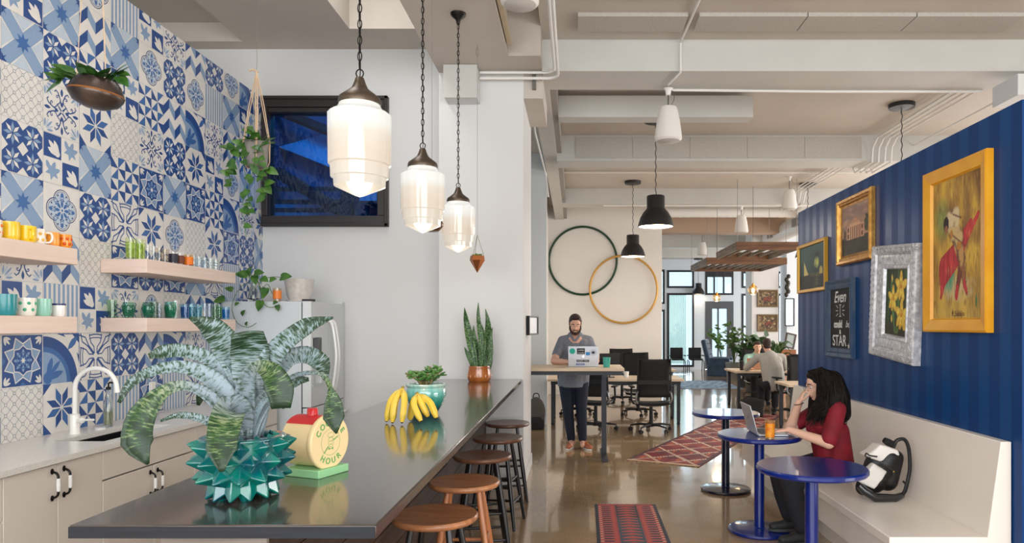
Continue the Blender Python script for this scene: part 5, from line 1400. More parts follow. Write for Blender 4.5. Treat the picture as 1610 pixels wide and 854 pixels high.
for i, (cy, nm) in enumerate(((469.5, 'upper bronze framed picture of horses on the far white pillar'), (508, 'lower bronze framed picture of riders on the far white pillar'))):
    p = at(1206.5, cy, 18.99); t = thing('framed_painting', nm, 'painting', tuple(p), 0, 'bronze pictures on the far pillar')
    M = Matrix(((1, 0, 0, 0), (0, 0, -1, 0), (0, 1, 0, 0), (0, 0, 0, 1)))
    b = MB(); frame_rect(b, .56, .47, [(0, 0), (0, .03), (.02, .035), (.05, .02), (.06, .008)], M); b.build('frame', brf, t, smooth=0)
    art('canvas', .45, .36, 44, 36, brown_art(i), t, M @ Matrix.Translation((0, 0, .01)))
p = at(1239, 491, 18.85)
t = thing('mirror', 'tall narrow black framed mirror on the far white pier', 'mirror', (5.78, 18.86, 1.93)); M = Matrix(((1, 0, 0, 0), (0, 0, -1, 0), (0, 1, 0, 0), (0, 0, 0, 1)))
b = MB(); frame_rect(b, .26, .75, [(0, 0), (0, .03), (.03, .03), (.03, .01)], M); b.build('frame', blackf, t, smooth=0); b = MB(); b.M = M; b.box(-.11, .11, -.35, .35, .002, .01); b.build('mirror_glass', mat('mirror_silver', (190, 205, 215), .05, 1), t)
t = tag(MB().tube([at(1238+2*sin(k*.95), 432+1.7*k, 18.84) for k in range(21)], [.03+.03*abs(sin(k*1.1)) for k in range(21)], 10).build('wreath_garland', mat('dark_bronze_garland', (60, 54, 48), .5, .4)), 'dark knobbly garland hanging high on the far white pier', 'garland')

# ================================================================== rugs
def rug(name, label, c0, ang, w, l, fn, nx, ny, fringe):
    t = thing(name, label, 'rug', (c0[0], c0[1], .0), ang)
    b = MB(); b.box(-w/2, w/2, 0, l, 0.0, .007); b.build('backing', mat('rug_backing', (90, 40, 40), .9), t)
    o = art('woven_field', w, l, nx, ny, fn, t, Matrix.Translation((0, l/2, .0085)), rough=.95)
    b = MB(); rn = random.Random(1)
    for q, s_ in ((0, -1), (l, 1)):
        for i in range(int(w/.02)):
            x = -w/2+.02*i+.01; b.tube([(x, q, .005), (x+rn.uniform(-.01, .01), q+s_*.035, .003)], .002, 4)
    b.build('fringe', mat('fringe_cream', fringe, .9), t)
    return t
def kilim(u, v):
    w, l = .87, 6.0; x, y = u*w, v*l
    base = mixc((136, 26, 40), (96, 20, 34), .5+vn(x, y, 9))
    per = .62; q = (y/per) % 1; tri = abs(((x/w*2) % 1)-.5)*2
    d = abs(q-tri*.5-.25+.0); d = min(d, 1-d)
    c = base
    k = int(((y/per)+tri*.5)) % 3
    c = mixc(base, ((150, 52, 36), (70, 26, 50), (160, 78, 40))[k], .55 if (q-tri*.5) % 1 < .5 else .0)
    if abs(((q-tri*.5) % 1)-.5) < .07: c = (222, 204, 180) if int(x*60+y*40) % 3 else (120, 50, 46)
    if abs(((q+tri*.5) % 1)-.5) < .055: c = (206, 184, 160) if int(x*50-y*60) % 4 else (104, 40, 44)
    if abs(tri-.5) < .1 and abs(q-.5) < .12: c = (186, 84, 44)
    if u < .05 or u > .95: c = (66, 26, 40)
    if v < .012: c = (200, 170, 130)
    return c
rug('kilim_rug', 'long dark red kilim runner with cream zigzags lying diagonally on the floor', (.975, 7.92), -math.atan2(.45, .893), .87, 5.0, kilim, 130, 600, (200, 180, 150))
def tribal(u, v):
    w, l = .53, 3.0; y = v*l; t_ = vn(u*60, y*60, 1)*.25
    if u < .05 or u > .95: return (30, 36, 56)
    if v > .985: return (150, 46, 54)
    red = mixc((196, 80, 70), (170, 56, 58), .5+t_)
    if .29 < u < .33 or .67 < u < .71: return (120, 52, 52) if abs((u-.31) if u < .5 else (u-.69)) < .008 else red
    if .33 <= u <= .67:
        q = (y/.075) % 1; h = .5-abs((u-.5)/.17)*.5
        bgc = (26, 30, 48) if (y > 2.55 or y < 1.6) else (28, 66, 84)
        return red if (q < .12+.75*h*1.6 and h > .06) else bgc
    q = (y/.06) % 1; uu = (u-.05)/.24 if u < .5 else (.95-u)/.24
    if .2 < uu < .85 and abs(q-.5) < .28*(1.1-abs(uu-.5)): return mixc((74, 34, 58), (40, 34, 60), .5+vn(u*40, y*40, 2))
    if uu < .2 and abs(q-.5) < .14: return (220, 190, 170)
    if uu > .2 and uu < .8 and abs(q-.5) > .44 and int(u*90) % 3 == 0: return (214, 180, 150)
    return red
rug('tribal_runner', 'narrow red and navy runner rug nearest the camera on the floor', (.40, 3.10), radians(-.6), .53, 3.0, tribal, 106, 600, (180, 90, 80))
def pale(u, v):
    return mixc((150, 176, 196), (90, 110, 140), .5+vn(u*3, v*2, 5)*1.5)
rug('faded_rug', 'faded pale blue patterned rug on the far shiny floor', (3.4, 17.2), 0, 1.5, 2.6, pale, 40, 60, (190, 196, 200))

# ================================================================== hoops
def hoop(px, py, r_px, m, label, dy=0):
    c = at(px, py, 15.9); R_ = r_px*15.9/1097
    t = MB().tube([(R_*cos(2*pi*i/72), 0, R_*sin(2*pi*i/72)) for i in range(72)], .026, 8, closed=True).build('hoop', m); t.location = (c.x, 15.965-dy, c.z)
    return tag(t, label, 'hoop', 'hoops on the back wall')
hoop(916.5, 409.5, 53.5, mat('green_hoop', (30, 66, 44), .4), 'large dark green hoop mounted on the warm white wall')
hoop(980.5, 455, 53, mat('gold_hoop', (206, 160, 84), .4, .3), 'large golden hoop overlapping the green one on the wall', .055)

# ================================================================== black metal pendants
bk = mat('matt_black_metal', (34, 32, 32), .45); inn = mat('lamp_inner_white', (250, 236, 214), .5, emit=2.2, emit_color=(255, 226, 180))
def dome(loc, label, s_=1, top=None):
    t = thing('dome_pendant', label, 'pendant lamp', loc, 0, 'black metal dome pendants')
    b = MB(); b.lathe([(.235*s_, 0), (.232*s_, .03*s_), (.205*s_, .12*s_), (.165*s_, .19*s_), (.125*s_, .235*s_), (.118*s_, .25*s_), (.118*s_, .40*s_), (.112*s_, .41*s_), (0, .412*s_), (0, .40*s_), (.1*s_, .39*s_), (.1*s_, .25*s_), (.16*s_, .18*s_), (.2*s_, .11*s_), (.228*s_, .0)], n=40, cap=False); b.build('shade', bk, t)
    MB().lathe([(.226*s_, .008), (.198*s_, .11*s_), (.155*s_, .18*s_), (.098*s_, .25*s_)], n=40, cap=False).build('reflector', inn, t)
    MB().ball((0, 0, .14*s_), .05*s_, 12).build('bulb', mat('bulb_glow', (255, 240, 214), .3, emit=8), t)
    H = top-loc[2]
    b = MB(); b.tube([(.006*sin(i*.9), .006*cos(i*.9), .41*s_+(H-.41*s_)*i/60) for i in range(61)], .006, 5); b.build('cord', bk, t)
    MB().lathe([(0, H-.06), (.08, H-.055), (.15, H-.05), (.155, H), (0, H)], n=28).build('canopy', bk, t)
    l = point('dome_lamp_glow', (loc[0], loc[1], loc[2]+.03), (32 if loc[1] < 20 else 5)*s_, (1, .93, .86), .18)
    return t
dome((1.057, 9.2, 2.87), 'large black dome pendant nearest the camera over the standing desk', top=4.3)
dome(((995-905)*13.2/1097, 13.2, 2.87), 'black dome pendant before the golden hoop', top=4.3)
dome((4.02, 8.6, 2.87), 'black dome pendant hidden behind the blue wall, only its cord showing', top=4.3)
dome((4.46, 13.4, 2.87), 'black dome pendant peeking past the end of the blue wall', top=4.3)
dome(((1098-905)*24.7/1097, 24.7, 2.68), 'smallest black dome pendant far off before the tall windows', .95, top=3.95)
# white pendant speakers
ws = mat('white_speaker', (226, 222, 216), .5)
def speaker(x, y, zb, top, label, s_=1):
    t = thing('pendant_speaker', label, 'speaker', (x, y, zb), 0, 'white pendant speakers')
    MB().lathe([(0, -.012), (.12*s_, -.008), (.138*s_, .01), (.138*s_, .05), (.118*s_, .2), (.095*s_, .31), (.085*s_, .335), (.06*s_, .345), (0, .347)], n=32).build('housing', ws, t)
    MB().lathe([(0, -.016), (.11*s_, -.012), (.118*s_, -.006)], n=32).build('grille', mat('speaker_grille', (196, 192, 186), .7), t)
    H = top-zb; b = MB(); b.tube([(0, 0, .34), (0, 0, H)], .006, 6); b.tube(bez([(.02, 0, .345), (.06, 0, .42), (.05, 0, .5), (.01, 0, H-.02)], 12), .003, 5); b.build('suspension_cable', mat('dark_cable', (70, 68, 66), .5), t)
    MB().lathe([(0, H-.07), (.025, H-.07), (.03, H-.02), (.05, H), (0, H)], n=16).build('mount', pipe, t)
speaker(.945, 7.12, 3.46, 3.99, 'largest white pendant speaker, hanging from the nearest beam')
speaker((1241-905)*12.8/1097, 12.8, 3.72, 4.3, 'white pendant speaker just above the end of the blue wall')
speaker((1165.5-905)*14.1/1097, 14.1, 3.45, 3.98, 'white pendant speaker above the near timber frame')
speaker((1104-905)*19.2/1097, 19.2, 3.52, 4.3, 'farthest white pendant speaker, left of the far timber frame')

speaker(-.40, 5.0, 3.875, 4.5, 'white pendant speaker just peeking in above the soffit slot')
tag(MB().box(-.605, -.57, 3.2, 6.2, 4.06, 4.12).build('light_rail', mat('tan_rail', (196, 178, 150), .6)), 'tan strip rail along the slot beside the white soffit', 'rail')
# timber frames
tw = mat('barn_wood', (128, 92, 66), .75, color2=(92, 66, 50), scale=4, stretch=(.5, .5, 5), bump=.2)
tg = mat('grey_barn_wood', (136, 128, 118), .75, color2=(104, 98, 90), scale=4, stretch=(.5, .5, 5), bump=.2)
for (y0, y1, zb, lb, sl) in ((13.0, 14.9, 2.98, 'near hanging timber frame over the shared desk', 4), (16.0, 18.2, 2.98, 'far hanging timber frame with pale cross slats', 9)):
    t = thing('timber_frame', lb, 'hanging frame', (3.0, y0, zb), 0, 'hanging timber frames'); L_ = 1.85 if y0 > 15 else 1.15; D = y1-y0
    MB().box(0, L_, 0, .04, 0, .15).build('beam', tw, t); MB().box(0, L_, D-.04, D, 0, .15).build('beam', tw, t)
    MB().box(0, .04, .04, D-.04, 0, .15).build('beam', tg, t); MB().box(L_-.04, L_, .04, D-.04, 0, .15).build('beam', tg, t)
    for k in range(sl): x = L_*(k+1)/(sl+1); MB().box(x-.02, x+.02, .04, D-.04, .05, .1).build('slat', tg, t)
    for x in (.02, L_-.02):
        for y in (.02, D-.02): MB().cyl((x, y, .15), (x, y, 4.3-zb), .005, n=6).build('hanging_rod', wire, t)
# globe pendants
for px, py, d, lb in ((1184, 456, 13.7, 'clear globe pendant with a glowing bulb nearer the blue wall'), (1127, 468, 16.9, 'clear globe pendant with a glowing bulb farther off before the door')):
    p = at(px, py, d); t = thing('globe_pendant', lb, 'pendant lamp', tuple(p), 0, 'clear globe pendants')
    MB().ball((0, 0, 0), .1, 24).build('globe', thin_glass('globe_glass', (250, 226, 190)), t)
    MB().ball((0, 0, -.01), (.03, .03, .05), 12).build('bulb', mat('filament_glow', (255, 214, 150), .3, emit=14), t)
    MB().lathe([(.025, .04), (.025, .12), (.012, .13)], n=12).build('socket', brass, t); MB().tube([(0, 0, .13), (0, 0, 4.3-p.z)], .004, 5).build('cord', bk, t)
    point('globe_glow', tuple(p+Vector((0, 0, -.14))), 8, (1, .75, .45), .1)
# ================================================================== desks and office chairs
ply = mat('light_plywood', (222, 200, 172), .45, color2=(206, 182, 152), scale=3, stretch=(.4, 4, 4)); dk = mat('charcoal_steel', (44, 46, 52), .45, .3); rub = mat('black_rubber', (18, 18, 20), .6)
t = thing('standing_desk', 'tall plywood topped desk that the standing man works at', 'desk', (-.02, 8.37, 0))
MB().box(-.93, .58, -.37, .38, 1.045, 1.08).build('desk_top', ply, t, bevel=.003)
MB().box(-.9, .56, -.34, -.30, 1.0, 1.045).box(-.9, .56, .30, .34, 1.0, 1.045).build('frame_rail', dk, t)
for x in (.36, -.75):
    MB().box(x-.03, x+.03, -.03, .03, .03, 1.0).build('leg', dk, t); MB().box(x-.035, x+.035, -.36, .36, 0, .035).build('foot', dk, t, bevel=.006); MB().box(x-.03, x+.03, -.32, .32, .97, 1.045).build('bracket', dk, t)
def desk(x0, x1, y0, y1, label, z=.73, casters=True):
    t = thing('desk', label, 'desk', ((x0+x1)/2, (y0+y1)/2, 0), 0, 'plywood desks'); w, d = (x1-x0)/2, (y1-y0)/2
    MB().box(-w, w, -d, d, z-.035, z).build('desk_top', ply, t, bevel=.003)
    MB().box(-w+.05, w-.05, -d+.05, -d+.09, z-.085, z-.035).box(-w+.05, w-.05, d-.09, d-.05, z-.085, z-.035).build('apron', dk, t)
    for sx in (-1, 1):
        for sy_ in (-1, 1):
            lg = MB().box(sx*(w-.08)-.025, sx*(w-.08)+.025, sy_*(d-.08)-.025, sy_*(d-.08)+.025, .06, z-.035).build('leg', dk, t)
            MB().lathe([(0, 0), (.025, .004), (.03, .03), (.02, .06)], (sx*(w-.08), sy_*(d-.08), 0), 10).build('caster', rub, lg)
    return t
desk(-.44, 1.70, 10.9, 11.75, 'plywood desk just behind the standing man, nearest of the low desks')
desk(-.3, 1.90, 13.2, 13.95, 'plywood desk second behind the standing man, by the hoop wall')
desk(2.93, 5.4, 12.8, 13.75, 'plywood desk where the two seated people work')
desk(3.02, 5.0, 9.9, 10.6, 'pale desk corner sticking out behind the blue wall')
mesh_b = mat('black_mesh_fabric', (20, 19, 19), .8); chrome = mat('satin_aluminium', (170, 170, 172), .3, .8)
def office(loc, rz, label, first=None):
    """faces local +y"""
    t = thing('office_chair', label, 'chair', loc, rz, 'black mesh office chairs')
    b = MB(); b.lathe([(.0, .07), (.035, .07), (.03, .12), (.025, .38)], n=14); b.build('gas_column', rub, t)
    bs = MB().lathe([(0, .07), (.05, .075), (.045, .12), (0, .125)], n=16).build('hub', rub, t)
    for i in range(5):
        a = 2*pi*i/5+.3; e = (.31*cos(a), .31*sin(a), .085)
        lg = MB().tube([(.03*cos(a), .03*sin(a), .10), (.16*cos(a), .16*sin(a), .105), e], [.024, .02, .014], 8, flat=.8).build('base_leg', rub, t)
        b = MB(); b.M = Matrix.Translation((e[0], e[1], 0)) @ Matrix.Rotation(a+1, 4, 'Z')
        for s_ in (-.017, .017): b.M = Matrix.Translation((e[0], e[1], .028)) @ Matrix.Rotation(a+1, 4, 'Z') @ Matrix.Rotation(radians(90), 4, 'Y'); b.lathe([(0, s_-.008), (.028, s_-.008), (.028, s_+.008), (0, s_+.008)], n=12)
        b.M = Matrix(); b.cyl((e[0], e[1], .03), (e[0], e[1], .085), .008, n=8); b.build('caster', rub, lg)
    b = MB(); rows = []
    for j in range(8):
        y = -.23+.46*j/7; z = .455+(.0 if j < 6 else -.02*(j-5)); rows.append([(x, y, z-.02*(1-(x/.25)**2)) for x in [-.25+.5*i/8 for i in range(9)]])
    b.sheet(rows, uv=False); s_ = b.build('seat', mesh_b, t); q = s_.modifiers.new('t', 'SOLIDIFY'); q.thickness = .035
    MB().tube(bez([(-.25, -.2, .44), (-.26, .1, .44), (-.22, .24, .42), (0, .26, .41), (.22, .24, .42), (.26, .1, .44), (.25, -.2, .44)], 36), .012, 8).build('seat_frame', chrome, t)
    b = MB(); rows = []
    for j in range(11):
        q = j/10; z = .53+.55*q; y = -.25-.05*q-.02*sin(q*pi)*-1; w = .235-.01*q
        rows.append([(w*(-1+2*i/8), y-.03*(1-(-1+2*i/8)**2), z) for i in range(9)])
    b.sheet(rows, uv=False); s_ = b.build('backrest', mesh_b, t); q = s_.modifiers.new('t', 'SOLIDIFY'); q.thickness = .012
    MB().tube([(-.24, -.26, .5), (-.245, -.27, .6), (-.232, -.305, 1.08), (.232, -.305, 1.08), (.245, -.27, .6), (.24, -.26, .5)], .013, 8).build('back_frame', rub, t)
    MB().box(-.235, .235, -.302, -.29, .72, .78).build('lumbar_bar', rub, t)
    MB().tube(bez([(-.24, -.27, .62), (-.26, -.26, .5), (-.2, -.2, .42), (0, -.16, .40), (.2, -.2, .42), (.26, -.26, .5), (.24, -.27, .62)], 36), .014, 8).build('back_support', chrome, t)
    for s_ in (-1, 1):
        ar = MB().box(s_*.29-.035, s_*.29+.035, -.12, .14, .655, .68).build('armrest', rub, t, bevel=.01)
        MB().tube(bez([(s_*.2, -.02, .42), (s_*.28, -.02, .44), (s_*.295, 0, .52), (s_*.29, 0, .66)], 12), .015, 8).build('arm_post', rub, ar)
    MB().box(-.09, .09, -.12, .12, .38, .43).build('tilt_box', rub, t)
    return t
oc = office((1.12, 10.35, 0), .05, 'black mesh office chair with its back to the camera, closest at the low desk')
G_ = 'black mesh office chairs'
dup(oc, (1.10, 12.25, 0), pi+.1, 'black office chair across the first low desk, showing over the closest chair')
dup(oc, (.30, 10.45, 0), -.25, 'black office chair half hidden by the standing man and desk leg')
dup(oc, (.05, 12.3, 0), pi-.1, 'black office chair behind the standing man on the wall side')
dup(oc, (.95, 14.3, 0), pi, 'black office chair against the hoop wall behind the white cup')
dup(oc, (3.76, 12.15, 0), .3, 'black office chair occupied by the man in the grey sweater')
dup(oc, (3.72, 14.3, 0), pi, 'black office chair occupied by the man with the laptop facing the camera')
dup(oc, (4.75, 12.3, 0), -.3, 'empty black office chair right of the grey sweater man')
dup(oc, (3.75, 11.1, 0), pi+.3, 'black office chair at the desk corner behind the bench end')
# things on the desks
t = thing('monitor', 'black monitor seen from behind on the low desk', 'monitor', (.55, 11.3, .73))
b = MB(); b.M = Matrix.Translation((0, 0, .24)) @ Matrix.Rotation(.3, 4, 'Z'); b.box(-.17, .17, -.012, .012, -.14, .15); b.build('panel', rub, t, bevel=.004); MB().box(-.08, .08, -.07, .07, 0, .01).cyl((0, .02, 0), (0, .01, .2), .012).build('stand', dk, t)
def cup(name, loc, r, h, c, label, cat='cup', hand=False, lid=None):
    t = thing(name, label, cat, loc); m = mat('cup_%s_%s_%s' % c, c, .35, coat=.2)
    MB().lathe([(0, 0), (r*.8, 0), (r, h), (r-.004, h), (r*.78, .006), (0, .006)], n=20).build('cup_body', m, t)
    if hand: MB().tube(bez([(-r, 0, h*.8), (-r-.025, 0, h*.75), (-r-.025, 0, h*.35), (-r*.85, 0, h*.2)], 12), .005, 6).build('handle', m, t)
    if lid: MB().lathe([(0, h), (r+.003, h), (r+.003, h+.012), (r*.8, h+.016), (0, h+.016)], n=20).build('lid', mat('lid', lid, .4), t)
cup('cup', (.365, 8.2, 1.081), .047, .115, (64, 168, 150), 'plain turquoise cup on the standing desk beside the stickered laptop')
cup('mug', (.82, 11.3, .731), .045, .095, (236, 234, 228), 'white mug with handle on the low desk behind the turquoise cup', hand=True)
cup('paper_cup', (3.12, 13.1, .731), .045, .16, (30, 26, 26), 'tall dark paper coffee cup on the seated people\'s desk', lid=(20, 18, 18))
# stickered laptop on standing desk
lt = thing('laptop', 'silver laptop covered in stickers on the standing desk', 'laptop', (.092, 8.34, 1.081), radians(-3))
MB().box(-.18, .18, 0, .25, 0, .014).build('base', alu, lt, bevel=.003)
M = Matrix.Rotation(radians(6), 4, 'X'); b = MB(); b.M = M; b.box(-.18, .18, -.008, 0, .008, .245); ld = b.build('lid', alu, lt, bevel=.004)
def stick(nm, x0, x1, z0, z1, c, y=-.0088, rnd=False, parent=ld):
    b = MB(); b.M = M
    if rnd: b.prism([((x0+x1)/2+(x1-x0)/2*cos(2*pi*i/28), (z0+z1)/2+(z1-z0)/2*sin(2*pi*i/28)) for i in range(28)], 'y', y, -.008)
    else: b.box(x0, x1, y, -.008, z0, z1)
    return b.build(nm, mat('sticker_%s_%s_%s' % c, c, .5), parent, smooth=0)
stick('sticker', -.165, -.095, .15, .22, (30, 176, 156), rnd=True); sk_ = stick('sticker', -.075, .02, .15, .22, (22, 22, 26)); stick('sticker', .03, .08, .135, .175, (60, 140, 200))
stick('sticker', -.08, .07, .055, .082, (60, 64, 66)); s5 = stick('sticker', -.085, .015, .018, .038, (40, 70, 150)); stick('sticker', -.16, -.1, .03, .1, (206, 208, 212))
b = MB(); b.M = M
for k in range(12):
    a = k*pi/6; b.cyl((.12, -.009, .17), (.12+.05*cos(a), -.009, .17+.045*sin(a)), .0035, .001, 5)
b.build('sticker', mat('ink_black', (50, 50, 54), .5), ld)
b = MB(); b.M = M; b.ball((0, -.0085, .12), (.014, .001, .014), 12); b.ball((.004, -.0085, .139), (.004, .001, .006), 8); b.build('lid_emblem', mat('emblem_white', (250, 250, 252), .3, emit=.4), ld)
TM = M @ Matrix(((1, 0, 0, 0), (0, 0, -1, 0), (0, 1, 0, 0), (0, 0, 0, 1)))
for (s, x, z, sz) in (('ROASTERS', -.027, .165, .016), ('COFFEE', -.027, .196, .02), ('MOUNT   WHY', -.005, .068, .018), ('HENDRICK', -.035, .028, .016)):
    text_obj('sticker_lettering', s, sz, mat('sticker_white', (232, 232, 232), .5), ld, TM @ Matrix.Translation((x, z, .0092)), .0002)
# bags on the floor
def bag_shape(b, prof, w, m=0):
    rows = []
    for (d, z, s_) in prof: rows.append((d, z, s_))
    return b
t = thing('backpack', 'grey and black backpack standing on the floor against the wall', 'backpack', (-.60, 10.6, 0))
b = MB(); b.ball((0, 0, .24), (.145, .11, .25), 18); b.box(-.13, .13, -.09, .09, .005, .25); organic(b, 'bag_body', mat('grey_canvas', (84, 78, 72), .85, bump=.3, bscale=150), t, .012, 6)
b = MB(); b.ball((0, -.03, .12), (.135, .105, .115), 18); b.box(-.125, .125, -.115, .06, .006, .14); organic(b, 'front_pocket', mat('black_canvas', (30, 28, 30), .8), t, .012, 6)
MB().tube(bez([(-.05, .02, .47), (-.03, .02, .53), (.03, .02, .53), (.05, .02, .47)], 12), .008, 6).build('top_handle', rub, t)
t = thing('bag', 'black shoulder bag on the floor under the seated people\'s desk', 'bag', (3.0, 11.95, 0))
b = MB(); b.box(-.2, .2, -.08, .08, .005, .3); b.ball((0, 0, .28), (.19, .07, .06), 14); organic(b, 'bag_body', _M['black_canvas'], t, .014, 6)
MB().tube(bez([(-.12, 0, .32), (-.1, 0, .42), (.1, 0, .42), (.12, 0, .32)], 16), .01, 6).build('handle', rub, t)

# white and black backpack on the bench
t = thing('backpack', 'white and black rucksack leaning on the cream bench back', 'backpack', (2.0, 4.55, .45))
wc = mat('white_leather', (226, 220, 212), .5, bump=.15, bscale=90); bc = mat('black_nylon', (22, 20, 22), .45, bump=.2, bscale=120)
def Q(x, y, dd=0): return at(x, y, 4.5)-Vector((2.0, 4.55, .45))+Vector((0, dd, 0))
b = MB(); b.capsule(Q(1378, 758, .05), Q(1402, 722, .05), .085, .075, 14); b.capsule(Q(1400, 758, .05), Q(1414, 722, .05), .07, .05, 14); b.capsule(Q(1362, 770, .05), Q(1380, 730, .05), .05, .06, 14); organic(b, 'body', bc, t, .009, 5)
b = MB(); b.prism([(Q(x, y).x, Q(x, y).z) for x, y in ((1360, 740), (1371, 727), (1392, 740), (1385, 752), (1372, 768), (1358, 762), (1347, 756))], 'y', -.085, -.02); organic(b, 'front_pocket', wc, t, .008, 5)
b = MB(); b.prism([(Q(x, y).x, Q(x, y).z) for x, y in ((1384, 699), (1390, 700), (1413, 708), (1415, 716), (1404, 728), (1385, 728), (1374, 723), (1358, 718), (1372, 710))], 'y', -.06, .07); organic(b, 'flap', wc, t, .009, 14)
b = MB(); b.tube([Q(1345, 760, -.06), Q(1352, 768, -.07), Q(1368, 778, -.08), Q(1400, 780, -.06), Q(1418, 779, 0)], [.02, .026, .028, .026, .02], 10); b.build('base_trim', mat('black_leather', (30, 30, 34), .25, coat=.4), t)
b = MB(); b.tube(bez([Q(1408, 705, .03), Q(1412, 694, .02), Q(1424, 692, .02), Q(1431, 706, .02), Q(1433, 735, .02), Q(1430, 755, .02), Q(1423, 772, .0), Q(1414, 779, -.02)], 40), .012, 8); b.tube(bez([Q(1420, 757, 0), Q(1424, 762, 0), Q(1420, 772, -.01), Q(1415, 780, -.02)], 10), .007, 6); b.build('shoulder_strap', bc, t)
b = MB(); b.tube([Q(1393, 693, .03), Q(1400, 697, .03), Q(1408, 700, .03)], [.018, .024, .02], 8); b.build('top_loop', bc, t)
b = MB(); b.tube([Q(1373, 726, -.085), Q(1388, 732, -.095), Q(1394, 737, -.095)], [.008, .012, .01], 8); b.tube([Q(1392, 735, -.1), Q(1393, 744, -.1)], .008, 6); b.build('buckle_strap', bc, t)
MB().ball(Q(1393, 736, -.11), .006, 8).ball(Q(1414, 780, -.03), .008, 8).build('buckle', brass, t)
MB().tube(bez([Q(1374, 716, -.05), Q(1362, 714, -.05), Q(1358, 711, -.04), Q(1357, 716, -.04), Q(1364, 718, -.05)], 14), .005, 6).build('zip_pull', bc, t)

# ================================================================== far lounge
vel = mat('blue_velvet', (44, 70, 96), .6, sheen=.5, color2=(30, 50, 74), scale=6)
t = thing('armchair', 'high-backed tufted blue armchair before the far door', 'armchair', (4.52, 21.8, 0), radians(-75))
t.rotation_euler.z = radians(70)
# local: faces -y rotated; backrest at +y
b = MB(); b.box(-.38, .38, -.38, .36, .0, .36); b.build('base', vel, t, bevel=.04)
MB().box(-.33, .33, -.42, .25, .36, .48).build('seat_cushion', vel, t, bevel=.05)
bk_ = MB(); bk_.M = Matrix.Translation((0, .28, .3)) @ Matrix.Rotation(radians(-14), 4, 'X'); bk_.box(-.36, .36, -.08, .08, 0, .86); o = bk_.build('backrest', vel, t, bevel=.06)
b = MB(); b.M = Matrix.Translation((0, .28, .3)) @ Matrix.Rotation(radians(-14), 4, 'X')
for i in range(3):
    for j in range(4): b.ball((-.2+.2*i, -.085, .2+.17*j), (.02, .012, .02), 6)
b.build('tuft_button', mat('dark_blue_button', (20, 34, 52), .6), o)
for s_ in (-1, 1): MB().box(s_*.36-.05, s_*.36+.05, -.34, .3, .3, .58).build('armrest', vel, t, bevel=.03)
def theater(loc, label):
    t = thing('folding_seat', label, 'chair', loc, 0, 'black folding seats at the window')
    MB().box(-.22, .22, .18, .23, .42, .82).build('backrest', rub, t, bevel=.03); MB().box(-.21, .21, -.2, .2, .40, .46).build('seat', rub, t, bevel=.02)
    for s_ in (-1, 1):
        MB().tube([(s_*.25, -.18, 0), (s_*.25, -.16, .36), (s_*.25, .16, .4), (s_*.25, .24, .0)], .015, 6).build('leg', dk, t); MB().box(s_*.25-.025, s_*.25+.025, -.15, .2, .54, .57).build('armrest', rub, t)
theater(((1065-905)*23.6/1097, 23.6, 0), 'black folding seat left of its twin below the tall far window')
theater(((1094-905)*23.6/1097, 23.6, 0), 'black folding seat beside the blue armchair below the far window')
def plant_big(name, label, loc, pot, n, h, spread, m, kind='leafy', seed=1):
    t = thing(name, label, 'plant', loc); rn = random.Random(seed)
    pm = mat('planter_%s_%s_%s' % pot[2], pot[2], .6); MB().lathe([(0, 0), (pot[0]*.8, 0), (pot[0], pot[1]), (pot[0]-.02, pot[1]), (pot[0]*.75, pot[1]-.05), (0, pot[1]-.05)], n=16).build('pot', pm, t)
    b = MB(); st = MB()
    for i in range(n):
        a = rn.uniform(0, 2*pi); r = rn.uniform(.3, 1)*spread; hh = rn.uniform(.45, 1)*h
        P = bez([(0, 0, pot[1]-.06), (r*.3*cos(a), r*.3*sin(a), pot[1]+hh*.6), (r*cos(a), r*sin(a), pot[1]+hh)], 8); st.tube(P, .008, 5)
        if kind == 'strap': ribbon(b, [P[0], P[4], P[-1], P[-1]+Vector((cos(a)*.2, sin(a)*.2, -.12))], [.03, .045, .035, .004], (0, -1, .4), .1, n=9, k=3)
        else:
            for q in range(6): heart(b, P[rn.randint(4, len(P)-1)], (rn.uniform(-1, 1), rn.uniform(-1, 1), rn.uniform(-.4, .8)), (0, -.7, 1), rn.uniform(.1, .17))
    st.build('stem', mat('green_stem', (70, 90, 50), .6), t); b.build('foliage', m, t)
g1 = mat('deep_green_leaf', (56, 92, 44), .4, color2=(30, 60, 30), scale=5); g2 = mat('fresh_green_leaf', (104, 136, 70), .4, color2=(60, 96, 46), scale=5)
plant_big('potted_plant', 'small branching plant in front of the far glass door', ((1134-905)*22.8/1097, 22.8, 0), (.2, .45, (90, 92, 94)), 9, 1.1, .45, g2, seed=3)
plant_big('potted_plant', 'tall bright green leafy plant in a square grey planter', ((1154-905)*20.2/1097, 20.2, 0), (.25, .5, (120, 118, 112)), 14, 1.1, .45, g2, seed=4)
plant_big('potted_plant', 'bushy dark green plant behind the blurred sitting man', ((1190-905)*16.2/1097, 16.2, 0), (.3, .6, (60, 56, 52)), 24, .75, .42, g1, seed=5)
plant_big('potted_plant', 'spiky strap leaved plant right of the far pillar', ((1222-905)*15.4/1097, 15.4, 0), (.22, .75, (136, 96, 66)), 22, .5, .4, g1, 'strap', seed=6)
plant_big('potted_plant', 'dark plant low behind the desk under the pictures', ((1172-905)*17.8/1097, 17.8, 0), (.25, .5, (50, 48, 46)), 18, .6, .4, g1, seed=8)
pb = thing('planter_box', 'terracotta coloured trough planter behind the seated people', 'planter', ((1232-905)*16.6/1097, 16.6, 0))
MB().box(-.4, .25, -.15, .15, .8, 1.0).build('trough', mat('terracotta', (150, 96, 66), .7), pb); MB().box(-.38, .23, -.13, .13, 0, .8).build('stand', rub, pb)
t = thing('leaning_board', 'tall dark board leaning among the far plants', 'board', ((1168-905)*20.6/1097, 20.6, 0))
